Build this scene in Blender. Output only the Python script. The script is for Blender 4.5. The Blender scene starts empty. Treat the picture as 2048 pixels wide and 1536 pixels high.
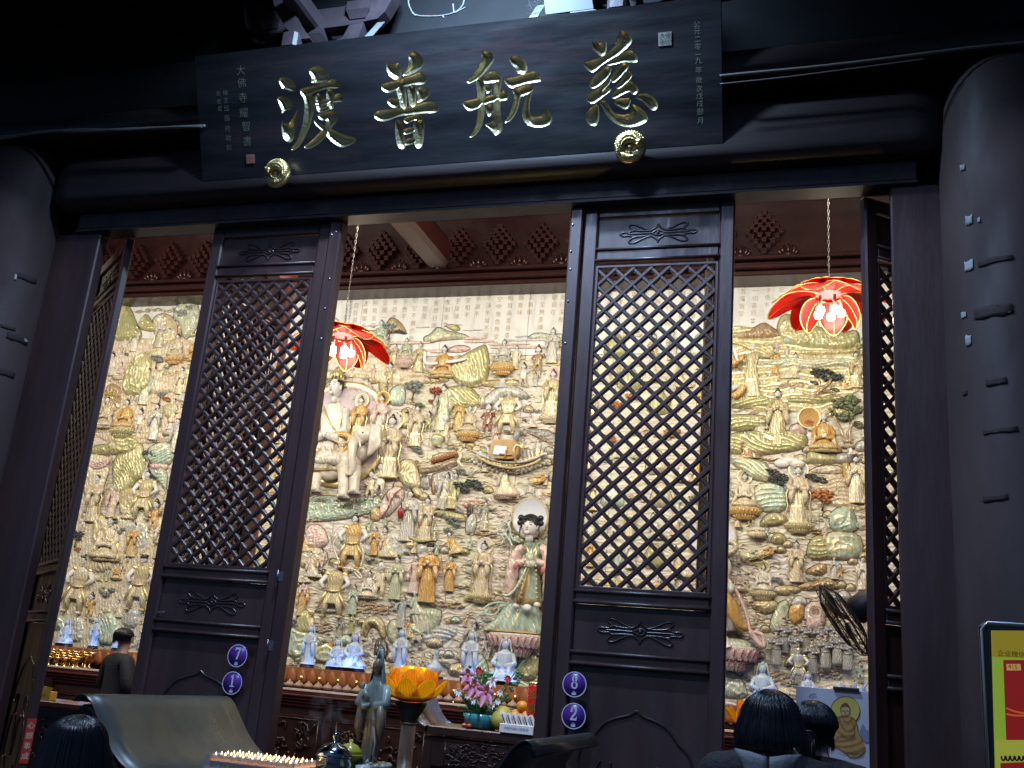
import bpy, math, random
import numpy as np
from mathutils import Vector, Matrix
PI = math.pi
rnd = random.Random(7)
SC = bpy.context.scene
COL = SC.collection
# ------------------------------------------------------------------ camera
YAW, PITCH, ROLL, FPX = math.radians(17.814), math.radians(16.36), math.radians(4.917), 2000.0
CAM = np.array([0.0, -5.5, 1.55])
def cam_axes():
    cy, sy, cp, sp = math.cos(YAW), math.sin(YAW), math.cos(PITCH), math.sin(PITCH)
    f = np.array([-sy*cp, cy*cp, sp]); r = np.array([cy, sy, 0.0]); u = np.cross(r, f)
    c, s = math.cos(ROLL), math.sin(ROLL)
    return c*r + s*u, -s*r + c*u, f
AX = cam_axes()
cd = bpy.data.cameras.new('camera'); cd.sensor_width = 36.0; cd.lens = FPX/2048*36.0
cd.clip_start = 0.05; cd.clip_end = 400
co = bpy.data.objects.new('camera', cd); COL.objects.link(co)
m = Matrix.Identity(4)
for i in range(3):
    m[i][0], m[i][1], m[i][2], m[i][3] = AX[0][i], AX[1][i], -AX[2][i], CAM[i]
co.matrix_world = m
SC.camera = co
# ------------------------------------------------------------------ night sky, faint moon, exposure
W = bpy.data.worlds.new('World'); SC.world = W; W.use_nodes = True
nt = W.node_tree; bg = nt.nodes['Background']
sky = nt.nodes.new('ShaderNodeTexSky'); sky.sky_type = 'NISHITA'; sky.sun_disc = False
sky.sun_elevation = math.radians(35); sky.sun_rotation = math.radians(190)
tint = nt.nodes.new('ShaderNodeMix'); tint.data_type = 'RGBA'; tint.blend_type = 'MULTIPLY'
tint.inputs[0].default_value = 1.0; tint.inputs[7].default_value = (0.30, 0.52, 1.0, 1)
nt.links.new(sky.outputs[0], tint.inputs[6]); nt.links.new(tint.outputs[2], bg.inputs[0])
bg.inputs[1].default_value = 0.03
ml = bpy.data.lights.new('moon', 'SUN'); ml.energy = 0.004; ml.angle = math.radians(3); ml.color = (0.7, 0.82, 1.0)
mo = bpy.data.objects.new('moon', ml); COL.objects.link(mo)
mo.rotation_euler = (math.radians(55), 0, math.radians(-20))
SC.view_settings.view_transform = 'Standard'; SC.view_settings.look = 'None'
SC.view_settings.exposure = 0.0; SC.view_settings.gamma = 1.0; SC.view_settings.use_curve_mapping = False
SC.cycles.use_denoising = True
SC.cycles.max_bounces = 8; SC.cycles.diffuse_bounces = 3; SC.cycles.glossy_bounces = 3
SC.cycles.transmission_bounces = 6; SC.cycles.transparent_max_bounces = 8
SC.cycles.caustics_reflective = False; SC.cycles.caustics_refractive = False
SC.cycles.sample_clamp_indirect = 4.0; SC.cycles.sample_clamp_direct = 0

# ------------------------------------------------------------------ maths helpers
def ray(px, py):
    return AX[0]*(px-1024)/FPX + AX[1]*(768-py)/FPX + AX[2]
def at(px, py, Y):
    """point of the vertical plane at depth Y that the photograph shows at this pixel"""
    d = ray(px, py); t = (Y-CAM[1])/d[1]
    return Vector(CAM + t*d)
def at_plane(px, py, P, N):
    d = ray(px, py); t = np.dot(np.array(P)-CAM, N)/np.dot(d, N)
    return CAM + t*d
def hash2(ix, iy, seed):
    h = (ix*374761393 + iy*668265263 + seed*1442695041) & 0xffffffff
    h = ((h ^ (h >> 13))*1274126177) & 0xffffffff
    return ((h ^ (h >> 16)) & 0xffff)/65535.0
def vnoise(x, y, seed=0):
    x = np.asarray(x, float); y = np.asarray(y, float)
    ix = np.floor(x).astype(np.int64); iy = np.floor(y).astype(np.int64)
    fx = x-ix; fy = y-iy; fx = fx*fx*(3-2*fx); fy = fy*fy*(3-2*fy)
    a = hash2(ix, iy, seed); b = hash2(ix+1, iy, seed); c = hash2(ix, iy+1, seed); d = hash2(ix+1, iy+1, seed)
    return (a*(1-fx)+b*fx)*(1-fy)+(c*(1-fx)+d*fx)*fy
def fbm(x, y, seed=0, o=3):
    s = 0; a = .5
    for k in range(o): s = s+a*vnoise(x*2**k, y*2**k, seed+k*17); a *= .5
    return s
def chaikin(P, n=2, closed=True):
    P = np.asarray(P, float)
    for _ in range(n):
        if closed:
            Q = np.roll(P, -1, 0); P = np.stack([.75*P+.25*Q, .25*P+.75*Q], 1).reshape(-1, P.shape[1])
        else:
            Q = np.stack([.75*P[:-1]+.25*P[1:], .25*P[:-1]+.75*P[1:]], 1).reshape(-1, P.shape[1])
            P = np.vstack([P[:1], Q, P[-1:]])
    return P
def poly_sd(X, Y, P):
    """signed distance (positive inside) of points to polygon P"""
    d = np.full(X.shape, 1e9); ins = np.zeros(X.shape, bool)
    n = len(P)
    for i in range(n):
        ax, ay = P[i]; bx, by = P[(i+1) % n]
        ex, ey = bx-ax, by-ay
        t = np.clip(((X-ax)*ex+(Y-ay)*ey)/(ex*ex+ey*ey+1e-12), 0, 1)
        d = np.minimum(d, (X-ax-t*ex)**2+(Y-ay-t*ey)**2)
        cross = ((ay > Y) != (by > Y)) & (X < ex*(Y-ay)/((ey if abs(ey) > 1e-12 else 1e-12))+ax)
        ins ^= cross
    d = np.sqrt(d)
    return np.where(ins, d, -d)

# ------------------------------------------------------------------ materials
MATS = {}
def mat(name, col=(.5, .5, .5), rough=.5, metal=0.0, bump=0.0, bscale=20.0, vary=0.0, vscale=4.0, stretch=(1, 1, 1),
        emit=None, estr=0.0, spec=.5, coat=0.0, trans=0.0, alpha=1.0, sub=0.0, dirt=None, dirtscale=3.0, rvary=0.0):
    if name in MATS: return MATS[name]
    M = bpy.data.materials.new(name); M.use_nodes = True; t = M.node_tree; b = t.nodes['Principled BSDF']
    b.inputs['Base Color'].default_value = (*col, 1); b.inputs['Roughness'].default_value = rough
    b.inputs['Metallic'].default_value = metal; b.inputs['Specular IOR Level'].default_value = spec
    b.inputs['Coat Weight'].default_value = coat; b.inputs['Transmission Weight'].default_value = trans
    b.inputs['Alpha'].default_value = alpha
    if sub: b.inputs['Subsurface Weight'].default_value = sub; b.inputs['Subsurface Scale'].default_value = .02
    if emit: b.inputs['Emission Color'].default_value = (*emit, 1); b.inputs['Emission Strength'].default_value = estr
    if vary or bump or dirt or rvary:
        tc = t.nodes.new('ShaderNodeTexCoord'); mp = t.nodes.new('ShaderNodeMapping')
        mp.inputs['Scale'].default_value = stretch
        t.links.new(tc.outputs['Object'], mp.inputs[0])
    base = None
    if vary:
        n = t.nodes.new('ShaderNodeTexNoise'); n.inputs['Scale'].default_value = vscale; n.inputs['Detail'].default_value = 6
        t.links.new(mp.outputs[0], n.inputs['Vector'])
        r = t.nodes.new('ShaderNodeMapRange'); r.inputs[1].default_value = .3; r.inputs[2].default_value = .7
        r.inputs[3].default_value = 1-vary; r.inputs[4].default_value = 1+vary
        t.links.new(n.outputs[0], r.inputs[0])
        mx = t.nodes.new('ShaderNodeMix'); mx.data_type = 'RGBA'; mx.blend_type = 'MULTIPLY'; mx.inputs[0].default_value = 1
        mx.inputs[6].default_value = (*col, 1); t.links.new(r.outputs[0], mx.inputs[7]); base = mx.outputs[2]
    if dirt:
        n = t.nodes.new('ShaderNodeTexNoise'); n.inputs['Scale'].default_value = dirtscale; n.inputs['Detail'].default_value = 8
        n.inputs['Roughness'].default_value = .7
        t.links.new(mp.outputs[0], n.inputs['Vector'])
        r = t.nodes.new('ShaderNodeMapRange'); r.inputs[1].default_value = .52; r.inputs[2].default_value = .68
        t.links.new(n.outputs[0], r.inputs[0])
        mx = t.nodes.new('ShaderNodeMix'); mx.data_type = 'RGBA'; t.links.new(r.outputs[0], mx.inputs[0])
        if base: t.links.new(base, mx.inputs[6])
        else: mx.inputs[6].default_value = (*col, 1)
        mx.inputs[7].default_value = (*dirt, 1); base = mx.outputs[2]
    if base: t.links.new(base, b.inputs['Base Color'])
    if rvary:
        n = t.nodes.new('ShaderNodeTexNoise'); n.inputs['Scale'].default_value = vscale*1.7; n.inputs['Detail'].default_value = 5
        t.links.new(mp.outputs[0], n.inputs['Vector'])
        r = t.nodes.new('ShaderNodeMapRange'); r.inputs[1].default_value = .3; r.inputs[2].default_value = .7
        r.inputs[3].default_value = max(.03, rough-rvary); r.inputs[4].default_value = min(1, rough+rvary)
        t.links.new(n.outputs[0], r.inputs[0]); t.links.new(r.outputs[0], b.inputs['Roughness'])
    if bump:
        n = t.nodes.new('ShaderNodeTexNoise'); n.inputs['Scale'].default_value = bscale; n.inputs['Detail'].default_value = 4
        t.links.new(mp.outputs[0], n.inputs['Vector'])
        bp = t.nodes.new('ShaderNodeBump'); bp.inputs['Strength'].default_value = bump; bp.inputs['Distance'].default_value = .01
        t.links.new(n.outputs[0], bp.inputs['Height']); t.links.new(bp.outputs[0], b.inputs['Normal'])
    MATS[name] = M
    return M

# ------------------------------------------------------------------ mesh builder
class MB:
    def __init__(s): s.v = []; s.f = []; s.m = []; s.s = []
    def add(s, vs, fs, mi=0, smooth=True, M=None):
        o = len(s.v)
        if M is not None: vs = [tuple(M @ Vector(v)) for v in vs]
        s.v.extend([tuple(map(float, v)) for v in vs])
        for k, f in enumerate(fs):
            s.f.append([i+o for i in f]); s.m.append(mi[k] if isinstance(mi, (list, tuple)) else mi); s.s.append(smooth)
        return s
    def box(s, c, d, mi=0, M=None, bev=0.0):
        x, y, z = [a/2 for a in d]; cx, cy, cz = c
        if bev <= 0:
            vs = [(cx+i*x, cy+j*y, cz+k*z) for i in (-1, 1) for j in (-1, 1) for k in (-1, 1)]
            fs = [(0, 1, 3, 2), (4, 6, 7, 5), (0, 4, 5, 1), (2, 3, 7, 6), (0, 2, 6, 4), (1, 5, 7, 3)]
            return s.add(vs, fs, mi, False, M)
        b = min(bev, x*.9, y*.9, z*.9)
        vs = []; idx = {}
        for i in (-1, 1):
            for j in (-1, 1):
                for k in (-1, 1):
                    for a in range(3):
                        p = [x-b, y-b, z-b]; p[a] += b
                        idx[(i, j, k, a)] = len(vs); vs.append((cx+i*p[0], cy+j*p[1], cz+k*p[2]))
        fs = []
        g = lambda i, j, k, a: idx[(i, j, k, a)]
        for q in (-1, 1):
            fs += [[g(q, -1, -1, 0), g(q, 1, -1, 0), g(q, 1, 1, 0), g(q, -1, 1, 0)][::q],
                   [g(-1, q, -1, 1), g(-1, q, 1, 1), g(1, q, 1, 1), g(1, q, -1, 1)][::q],
                   [g(-1, -1, q, 2), g(1, -1, q, 2), g(1, 1, q, 2), g(-1, 1, q, 2)][::q]]
            for r in (-1, 1):
                sg = q*r
                fs += [[g(q, r, -1, 0), g(q, r, -1, 1), g(q, r, 1, 1), g(q, r, 1, 0)][::sg],
                       [g(q, -1, r, 2), g(q, -1, r, 0), g(q, 1, r, 0), g(q, 1, r, 2)][::-sg][::-1],
                       [g(-1, q, r, 1), g(-1, q, r, 2), g(1, q, r, 2), g(1, q, r, 1)][::sg]]
                for t in (-1, 1):
                    fs.append([g(q, r, t, 0), g(q, r, t, 1), g(q, r, t, 2)][::q*r*t])
        return s.add(vs, fs, mi, False, M)
    def tube(s, P, R, seg=8, mi=0, cap=True, M=None, flat=1.0, up=(0, 0, 1), smooth=True):
        P = [Vector(p) for p in P]; n = len(P)
        if not isinstance(R, (list, tuple, np.ndarray)): R = [R]*n
        vs = []; fs = []; N = None
        for i in range(n):
            t = (P[min(i+1, n-1)]-P[max(i-1, 0)])
            t = t.normalized() if t.length > 1e-9 else Vector((0, 0, 1))
            if N is None:
                N = Vector(up).cross(t)
                if N.length < 1e-3: N = Vector((1, 0, 0)).cross(t)
                N.normalize()
            else:
                N = (N-t*N.dot(t))
                N = N.normalized() if N.length > 1e-6 else t.orthogonal().normalized()
            B = t.cross(N)
            for k in range(seg):
                a = 2*PI*k/seg
                vs.append(P[i]+(N*math.cos(a)+B*math.sin(a)*flat)*R[i])
        for i in range(n-1):
            for k in range(seg):
                a, b = i*seg+k, i*seg+(k+1) % seg
                fs.append((a, b, b+seg, a+seg))
        if cap:
            fs.append(tuple(range(seg))[::-1]); fs.append(tuple(range((n-1)*seg, n*seg)))
        return s.add(vs, fs, mi, smooth, M)
    def lathe(s, prof, seg=24, mi=0, M=None, sx=1.0, sy=1.0, smooth=True, wob=None):
        vs = []; fs = []
        n = len(prof)
        for i, (r, z) in enumerate(prof):
            for k in range(seg):
                a = 2*PI*k/seg
                w = wob(a, i/(n-1)) if wob else 1
                vs.append((r*w*math.cos(a)*sx, r*w*math.sin(a)*sy, z))
        ms = []
        for i in range(n-1):
            for k in range(seg):
                a, b = i*seg+k, i*seg+(k+1) % seg
                fs.append((a, b, b+seg, a+seg))
                ms.append(mi(i) if callable(mi) else mi)
        m0 = mi(0) if callable(mi) else mi; m1 = mi(n-2) if callable(mi) else mi
        if prof[0][0] > 1e-6: fs.append(tuple(range(seg))[::-1]); ms.append(m0)
        if prof[-1][0] > 1e-6: fs.append(tuple(range((n-1)*seg, n*seg))); ms.append(m1)
        return s.add(vs, fs, ms, smooth, M)
    def ball(s, c, r, seg=10, rings=6, mi=0, M=None):
        if not isinstance(r, (tuple, list)): r = (r, r, r)
        vs = [(c[0], c[1], c[2]-r[2])]; fs = []
        for i in range(1, rings):
            p = PI*i/rings
            for k in range(seg):
                a = 2*PI*k/seg
                vs.append((c[0]+r[0]*math.sin(p)*math.cos(a), c[1]+r[1]*math.sin(p)*math.sin(a), c[2]-r[2]*math.cos(p)))
        vs.append((c[0], c[1], c[2]+r[2])); L = len(vs)-1
        for k in range(seg):
            fs.append((0, 1+(k+1) % seg, 1+k)); fs.append((L, L-seg+k, L-seg+(k+1) % seg))
        for i in range(rings-2):
            for k in range(seg):
                a = 1+i*seg+k; b = 1+i*seg+(k+1) % seg
                fs.append((a, b, b+seg, a+seg))
        return s.add(vs, fs, mi, True, M)
    def prism(s, poly, y0, y1, mi=0, M=None, smooth=False):
        """polygon in x,z extruded from y0 (front) to y1"""
        n = len(poly)
        vs = [(p[0], y0, p[1]) for p in poly]+[(p[0], y1, p[1]) for p in poly]
        fs = [tuple(range(n)), tuple(range(n, 2*n))[::-1]]
        for i in range(n): fs.append((i, i+n, (i+1) % n+n, (i+1) % n))
        return s.add(vs, fs, mi, smooth, M)
    def sheet(s, G, mi=0, thick=0.0, M=None, smooth=True):
        """grid G[i][j] of points; thick adds a back side"""
        a, b = len(G), len(G[0])
        vs = [p for r in G for p in r]; fs = []
        for i in range(a-1):
            for j in range(b-1): fs.append((i*b+j, i*b+j+1, (i+1)*b+j+1, (i+1)*b+j))
        if thick:
            V = [Vector(v) for v in vs]; N = [Vector((0, 0, 0)) for _ in vs]
            for f in fs:
                nn = (V[f[1]]-V[f[0]]).cross(V[f[3]]-V[f[0]])+(V[f[3]]-V[f[2]]).cross(V[f[1]]-V[f[2]])
                for i in f: N[i] += nn
            o = len(vs)
            vs = [tuple(v) for v in V]+[tuple(V[i]-(N[i].normalized() if N[i].length > 0 else N[i])*thick) for i in range(o)]
            fs = fs+[tuple(i+o for i in f[::-1]) for f in fs]
            rim = [j for j in range(b)]+[i*b+b-1 for i in range(1, a)]+[(a-1)*b+j for j in range(b-2, -1, -1)]+[i*b for i in range(a-2, 0, -1)]
            for i in range(len(rim)):
                p, q = rim[i], rim[(i+1) % len(rim)]
                fs.append((p, p+o, q+o, q))
        return s.add(vs, fs, mi, smooth, M)
    def mesh(s, name, mats=()):
        me = bpy.data.meshes.new(name); me.from_pydata(s.v, [], s.f)
        me.polygons.foreach_set('material_index', s.m); me.polygons.foreach_set('use_smooth', s.s)
        for mm in (mats if isinstance(mats, (list, tuple)) else [mats]): me.materials.append(mm)
        me.update(); return me
    def build(s, name, mats, parent=None, loc=None, rot=None):
        o = bpy.data.objects.new(name, s.mesh(name, mats)); COL.objects.link(o)
        if parent: o.parent = parent
        if loc is not None: o.location = loc
        if rot is not None: o.rotation_euler = rot
        return o
def inst(name, me, parent=None, loc=(0, 0, 0), rot=(0, 0, 0), scale=1.0, mats=None):
    o = bpy.data.objects.new(name, me); COL.objects.link(o)
    if parent: o.parent = parent
    o.location = loc; o.rotation_euler = rot
    o.scale = (scale,)*3 if isinstance(scale, (int, float)) else scale
    if mats:
        for i, mm in enumerate(mats):
            if i < len(o.material_slots): o.material_slots[i].link = 'OBJECT'; o.material_slots[i].material = mm
    return o
def tag(o, label=None, cat=None, group=None, kind=None):
    if label: o['label'] = label
    if cat: o['category'] = cat
    if group: o['group'] = group
    if kind: o['kind'] = kind
    return o
def empty(name, loc=(0, 0, 0), rz=0.0, **k):
    o = bpy.data.objects.new(name, None); COL.objects.link(o); o.location = loc; o.rotation_euler = (0, 0, rz)
    o.empty_display_size = .05
    return tag(o, **k)
def copy_tree(o, parent=None):
    c = o.copy(); COL.objects.link(c); c.parent = parent
    for ch in o.children: copy_tree(ch, c)
    return c
GL = {}
def glyphs(text, size=.1, thin=0.0):
    """mesh data (verts, faces) of lettering in the x,z plane facing -y, centred"""
    key = (text, size, thin)
    if key in GL: return GL[key]
    c = bpy.data.curves.new('lettering', 'FONT'); c.body = text; c.size = size; c.align_x = 'CENTER'; c.align_y = 'CENTER'
    c.resolution_u = 2; c.offset = -thin*size
    o = bpy.data.objects.new('lettering', c); COL.objects.link(o)
    bpy.context.view_layer.update()
    me = o.evaluated_get(bpy.context.evaluated_depsgraph_get()).to_mesh()
    V = [(v.co.x, 0.0, v.co.y) for v in me.vertices]; F = [tuple(p.vertices) for p in me.polygons]
    o.evaluated_get(bpy.context.evaluated_depsgraph_get()).to_mesh_clear()
    bpy.data.objects.remove(o); bpy.data.curves.remove(c)
    GL[key] = (V, F); return V, F
def area(name, loc, target, size, energy, col, spread=PI, parent=None):
    l = bpy.data.lights.new(name, 'AREA'); l.shape = 'RECTANGLE'; l.size, l.size_y = size; l.energy = energy; l.color = col
    l.spread = spread
    o = bpy.data.objects.new(name, l); COL.objects.link(o); o.location = loc
    d = Vector(target)-Vector(loc); o.rotation_euler = d.to_track_quat('-Z', 'Y').to_euler()
    return o
def point(name, loc, energy, col, r=.03):
    l = bpy.data.lights.new(name, 'POINT'); l.energy = energy; l.color = col; l.shadow_soft_size = r
    o = bpy.data.objects.new(name, l); COL.objects.link(o); o.location = loc
    return o
# ------------------------------------------------------------------ hall lighting and the cold flood lamp under the eaves
MY = 5.5                                     # plane of the relief wall
for k, x in enumerate((-10.2, -8.0, -5.8, -3.6, -1.4, 0.8)):
    area('wall_washer_light', (x, .95, 5.62), (x, 5.5, 3.3), (1.6, .3), 84, (1.0, .94, .80))
    area('wall_washer_light', (x, 2.9, 6.05), (x, 5.5, 2.3), (1.4, .2), 17, (1.0, .93, .80))
area('hall_ceiling_light', (-6.5, 2.2, 6.6), (-6.5, 4.2, 0), (2.5, 1.0), 30, (1.0, .95, .87))
area('hall_ceiling_light', (-1.5, 2.2, 6.6), (-1.5, 4.2, 0), (2.5, 1.0), 30, (1.0, .95, .87))
area('eave_flood_light', (-2.05, -1.45, 6.48), (-2.1, -.25, 4.5), (.55, .12), 150, (.46, .70, 1.0), spread=math.radians(125))
area('courtyard_flood_light', (-2.2, -4.5, 7.0), (-2.3, 0, 2.4), (.9, .2), 190, (.52, .66, 1.0))

# ------------------------------------------------------------------ materials of the building
WOOD = mat('dark_lacquered_timber', (.046, .0215, .0205), .42, vary=.35, vscale=5, stretch=(1, 1, .18), bump=.25, bscale=22, rvary=.12, dirt=(.055, .040, .040), dirtscale=1.6)
WOODH = mat('dark_beam_timber', (.030, .017, .017), .5, vary=.35, vscale=4, stretch=(.15, 1, 1), bump=.25, bscale=20, rvary=.1)
COLM = mat('worn_column_lacquer', (.046, .026, .025), .68, vary=.45, vscale=2.2, stretch=(1, 1, .35), bump=.35, bscale=9, rvary=.16, dirt=(.046, .034, .034), dirtscale=1.1)
EDGE = mat('worn_timber_edge', (.040, .032, .032), .45, vary=.4, vscale=7)
REDW = mat('dark_red_timber', (.052, .013, .011), .32, vary=.3, vscale=5, stretch=(.2, 1, 1), bump=.15, bscale=18)
REDC = mat('dark_red_column_lacquer', (.12, .026, .02), .35, vary=.25, vscale=2, bump=.1, bscale=10)
PLASTER = mat('hall_plaster', (.30, .24, .18), .8, vary=.15, vscale=2)
PAVE = mat('stone_paving', (.10, .10, .105), .75, vary=.3, vscale=3, bump=.4, bscale=30)
FLOORM = mat('polished_hall_floor', (.12, .075, .06), .25, vary=.2, vscale=3)
GOLD = mat('gold_leaf', (.72, .63, .38), .36, metal=1.0, bump=.35, bscale=60, vary=.12, vscale=12)
GOLDC = mat('gilded_carving', (.83, .62, .27), .34, metal=1.0, bump=.5, bscale=110, vary=.25, vscale=25)
BRASS = mat('polished_brass', (.85, .55, .18), .22, metal=1.0)
SCREW = mat('steel_screw', (.45, .47, .5), .35, metal=1.0)
BLACKM = mat('matt_black', (.012, .012, .013), .5)
CABLE = mat('grey_cable', (.16, .15, .14), .6)
TAPE = mat('pale_metal_strap', (.20, .23, .22), .5, metal=.4)
# ------------------------------------------------------------------ ground and hall shell
def slab(name, c, d, M_, kind='structure'):
    return tag(MB().box(c, d).build(name, M_), kind=kind)
g = MB(); g.add([(-60, -60, 0), (60, -60, 0), (60, 60, 0), (-60, 60, 0)], [(0, 1, 2, 3)], 0, False)
tag(g.build('ground', PAVE), kind='structure')
slab('hall_floor', (-4.5, 3.0, .06), (17, 5.7, .12), FLOORM)
slab('hall_wall_left', (-13.1, 3.0, 3.7), (.2, 5.8, 7.4), PLASTER)
slab('hall_wall_right', (4.1, 3.0, 3.7), (.2, 5.8, 7.4), PLASTER)
slab('hall_ceiling', (-4.5, 3.0, 7.5), (17.4, 6.4, .2), REDW)
# ------------------------------------------------------------------ columns
CX = -2.33
def column(x, y, r, z1, M_, label, taper=True, cat='column'):
    pr = [(r*1.25, 0.0), (r*1.32, .10), (r*1.25, .22), (r*1.02, .27), (r, .30)]
    pr += [(r, z1*.3), (r, z1*.55), (r*.995, z1*.75), (r*.99, z1-.48)]
    if taper:
        for k in range(1, 9):
            a = k/8*PI/2
            pr.append((r*.99-.30*r*(1-math.cos(a)), z1-.48+.48*math.sin(a)))
    else: pr.append((r*.98, z1))
    e = empty('column', (x, y, 0), label=label, cat=cat)
    b = MB(); b.lathe(pr[4:], 40); b.build('shaft', M_, e)
    b = MB(); b.lathe(pr[:5], 40); b.build('stone_base', PAVE, e)
    return e
cR = column(1.003, -.05, .36, 5.02, COLM, 'scuffed dark round column beside the lit advertising screen')
cL = column(-5.73, -.05, .36, 5.02, COLM, 'scuffed dark round column next to the propped door leaf and red notice')
column(-9.6, -.05, .36, 5.02, COLM, 'far dark column beyond the hall corner')
# torn paper and old tape scraps stuck on the columns
PAPER = mat('torn_paper_scrap', (.30, .34, .36), .7, vary=.3, vscale=30)
DTAPE = mat('old_dark_tape', (.030, .019, .018), .8)
def col_patch(cx, px, py, w, h, M_, parent, name):
    """a scrap bent round the column where it sticks"""
    p = at(px, py, -.38)
    # nearest point of the column surface towards the viewer along the ray
    d = ray(px, py); o = CAM; A = d[0]**2+d[1]**2; B = 2*((o[0]-cx)*d[0]+(o[1]+.05)*d[1]); C_ = (o[0]-cx)**2+(o[1]+.05)**2-.361**2
    disc = B*B-4*A*C_
    if disc < 0: return
    t = (-B-math.sqrt(disc))/(2*A); P = o+t*d
    a0 = math.atan2(P[1]+.05, P[0]-cx); G = []
    for i in range(4):
        row = []
        for j in range(5):
            a = a0+(j/4-.5)*w/.36; jit = rnd.uniform(-.15, .15)*h if i in (0, 3) else 0
            rr = .3635+rnd.uniform(0, .003)
            row.append((cx+rr*math.cos(a)-parent.location[0], -.05+rr*math.sin(a)-parent.location[1], P[2]+(i/3-.5)*h+jit))
        G.append(row)
    MB().sheet(G, thick=.001).build(name, M_, parent)
for (px, py, w, h) in ((1925, 335, .03, .03), (1938, 440, .04, .05), (1958, 440, .015, .03), (1938, 532, .05, .05), (1937, 680, .035, .05), (1928, 630, .03, .03)):
    col_patch(1.003, px, py, w, h, PAPER, cR, 'paper_scrap')
for (px, py, w, h) in ((1990, 520, .17, .03), (1985, 622, .19, .06), (1992, 762, .10, .035), (1930, 785, .03, .03), (2000, 860, .16, .025), (1990, 995, .12, .03)):
    col_patch(1.003, px, py, w, h, DTAPE, cR, 'tape_scrap')
for (px, py, w, h) in ((55, 556, .14, .035), (36, 676, .16, .05), (12, 745, .13, .04), (16, 655, .1, .02)):
    col_patch(-5.73, px, py, w, h, DTAPE, cL, 'tape_scrap')
col_patch(-5.73, 52, 680, .03, .03, PAPER, cL, 'paper_scrap')
col_patch(-5.73, 31, 555, .015, .04, PAPER, cL, 'paper_scrap')

# ------------------------------------------------------------------ beams over the door
def beam(name, x0, x1, y0, y1, z0, z1, M_, label, r=.12, ends=True, n=14):
    """horizontal beam with a rounded section whose ends are rounded in"""
    cy, cz, hy, hz = (y0+y1)/2, (z0+z1)/2, (y1-y0)/2, (z1-z0)/2
    st = [0, .02, .06, .12, .2] if ends else [0]
    L = x1-x0; xs = [(x0+s*1.0, 1-(.55*(1-s/.2)**2 if ends else 0)) for s in st]
    xs = xs+[(x1-s*1.0, f) for (s, (_, f)) in zip(st[::-1], xs[::-1])]
    G = []; seg = 24
    vs = []; fs = []
    for (x, f) in xs:
        for k in range(seg):
            a = 2*PI*k/seg; c, s_ = math.cos(a), math.sin(a); e = .45
            vs.append((x, cy+hy*f*math.copysign(abs(c)**e, c), cz+hz*(f*.35+.65)*math.copysign(abs(s_)**e, s_)))
    for i in range(len(xs)-1):
        for k in range(seg):
            a, b = i*seg+k, i*seg+(k+1) % seg
            fs.append((a, b, b+seg, a+seg))
    fs.append(tuple(range(seg))[::-1]); fs.append(tuple(range((len(xs)-1)*seg, len(xs)*seg)))
    o = MB().add(vs, fs).build(name, M_)
    return tag(o, label, 'beam')
beam('main_beam', -5.40, .70, -.20, .14, 4.553, 4.955, WOODH, 'heavy rounded beam between the two columns, behind the name board')
beam('tie_beam', -9.5, 4.0, -.34, .20, 5.03, 5.22, WOODH, 'long flat tie beam lying across the column tops', ends=False)
UPW = mat('shaded_upper_timber', (.010, .010, .013), .8, vary=.3, vscale=5)  # shade above the board put into the colour, darker than the other beams
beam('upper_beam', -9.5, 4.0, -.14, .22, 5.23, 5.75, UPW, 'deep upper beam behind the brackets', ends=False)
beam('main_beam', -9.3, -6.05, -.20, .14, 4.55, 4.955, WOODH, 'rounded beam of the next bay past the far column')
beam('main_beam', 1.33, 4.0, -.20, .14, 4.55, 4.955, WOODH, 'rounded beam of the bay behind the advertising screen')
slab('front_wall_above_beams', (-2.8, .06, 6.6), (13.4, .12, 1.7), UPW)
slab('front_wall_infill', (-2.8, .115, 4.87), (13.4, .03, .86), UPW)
# eaves: soffit boards on rafters
sf = tag(MB().box((0, 0, 0), (15, 3.4, .06)).build('eaves_soffit', WOODH, loc=(-2.8, -1.35, 6.86), rot=(math.radians(30.5), 0, 0)), kind='structure')
rm = MB().box((0, 0, 0), (.1, 3.3, .12), bev=.015).mesh('rafter', [WOODH])
for k in range(22): inst('rafter', rm, sf, (-6.6+k*.62, 0, -.09))
# door head board
lt = empty('door_lintel', (0, 0, 0), label='flat door head board under the main beam', cat='door frame')
MB().box((CX+.005, .03, 4.488), (5.72, .16, .125), bev=.008).build('head_board', WOOD, lt)
b = MB().box((CX+.005, .02, 4.418), (5.72, .14, .018)).build('head_strip', EDGE, lt)
# cables on the tie beam
def cable(name, pts, r, M_, label, Y=None, cat='cable', parent=None):
    P = [at(x, y, Y) if Y is not None else Vector((x, y, z)) for (x, y, *z) in pts]
    P = [Vector(q) for q in chaikin([tuple(p) for p in P], 2, False)]
    o = MB().tube(P, r, 6).build(name, M_, parent)
    return tag(o, label, cat) if not parent else o
cable('cable', [(-120, 298), (-40, 285), (30, 272), (90, 262), (180, 263), (260, 258), (330, 256), (410, 252)], .012, CABLE, 'loose grey cable sagging along the beam on the side of the propped leaf', Y=-.36)
cable('cable', [(-120, 290), (0, 273), (60, 268), (150, 258), (250, 261), (330, 254), (405, 254)], .009, CABLE, 'second thinner cable twisted along the same beam', Y=-.365)
cable('cable', [(1440, 152), (1500, 146), (1600, 137), (1720, 124), (1850, 107), (1950, 94), (2080, 82), (2150, 76)], .009, CABLE, 'straight grey cable along the beam on the screen side', Y=-.36)
cable('cable', [(1440, 168), (1560, 156), (1700, 138), (1850, 118)], .004, CABLE, 'hair-thin wire under the straight cable', Y=-.36)

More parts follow.
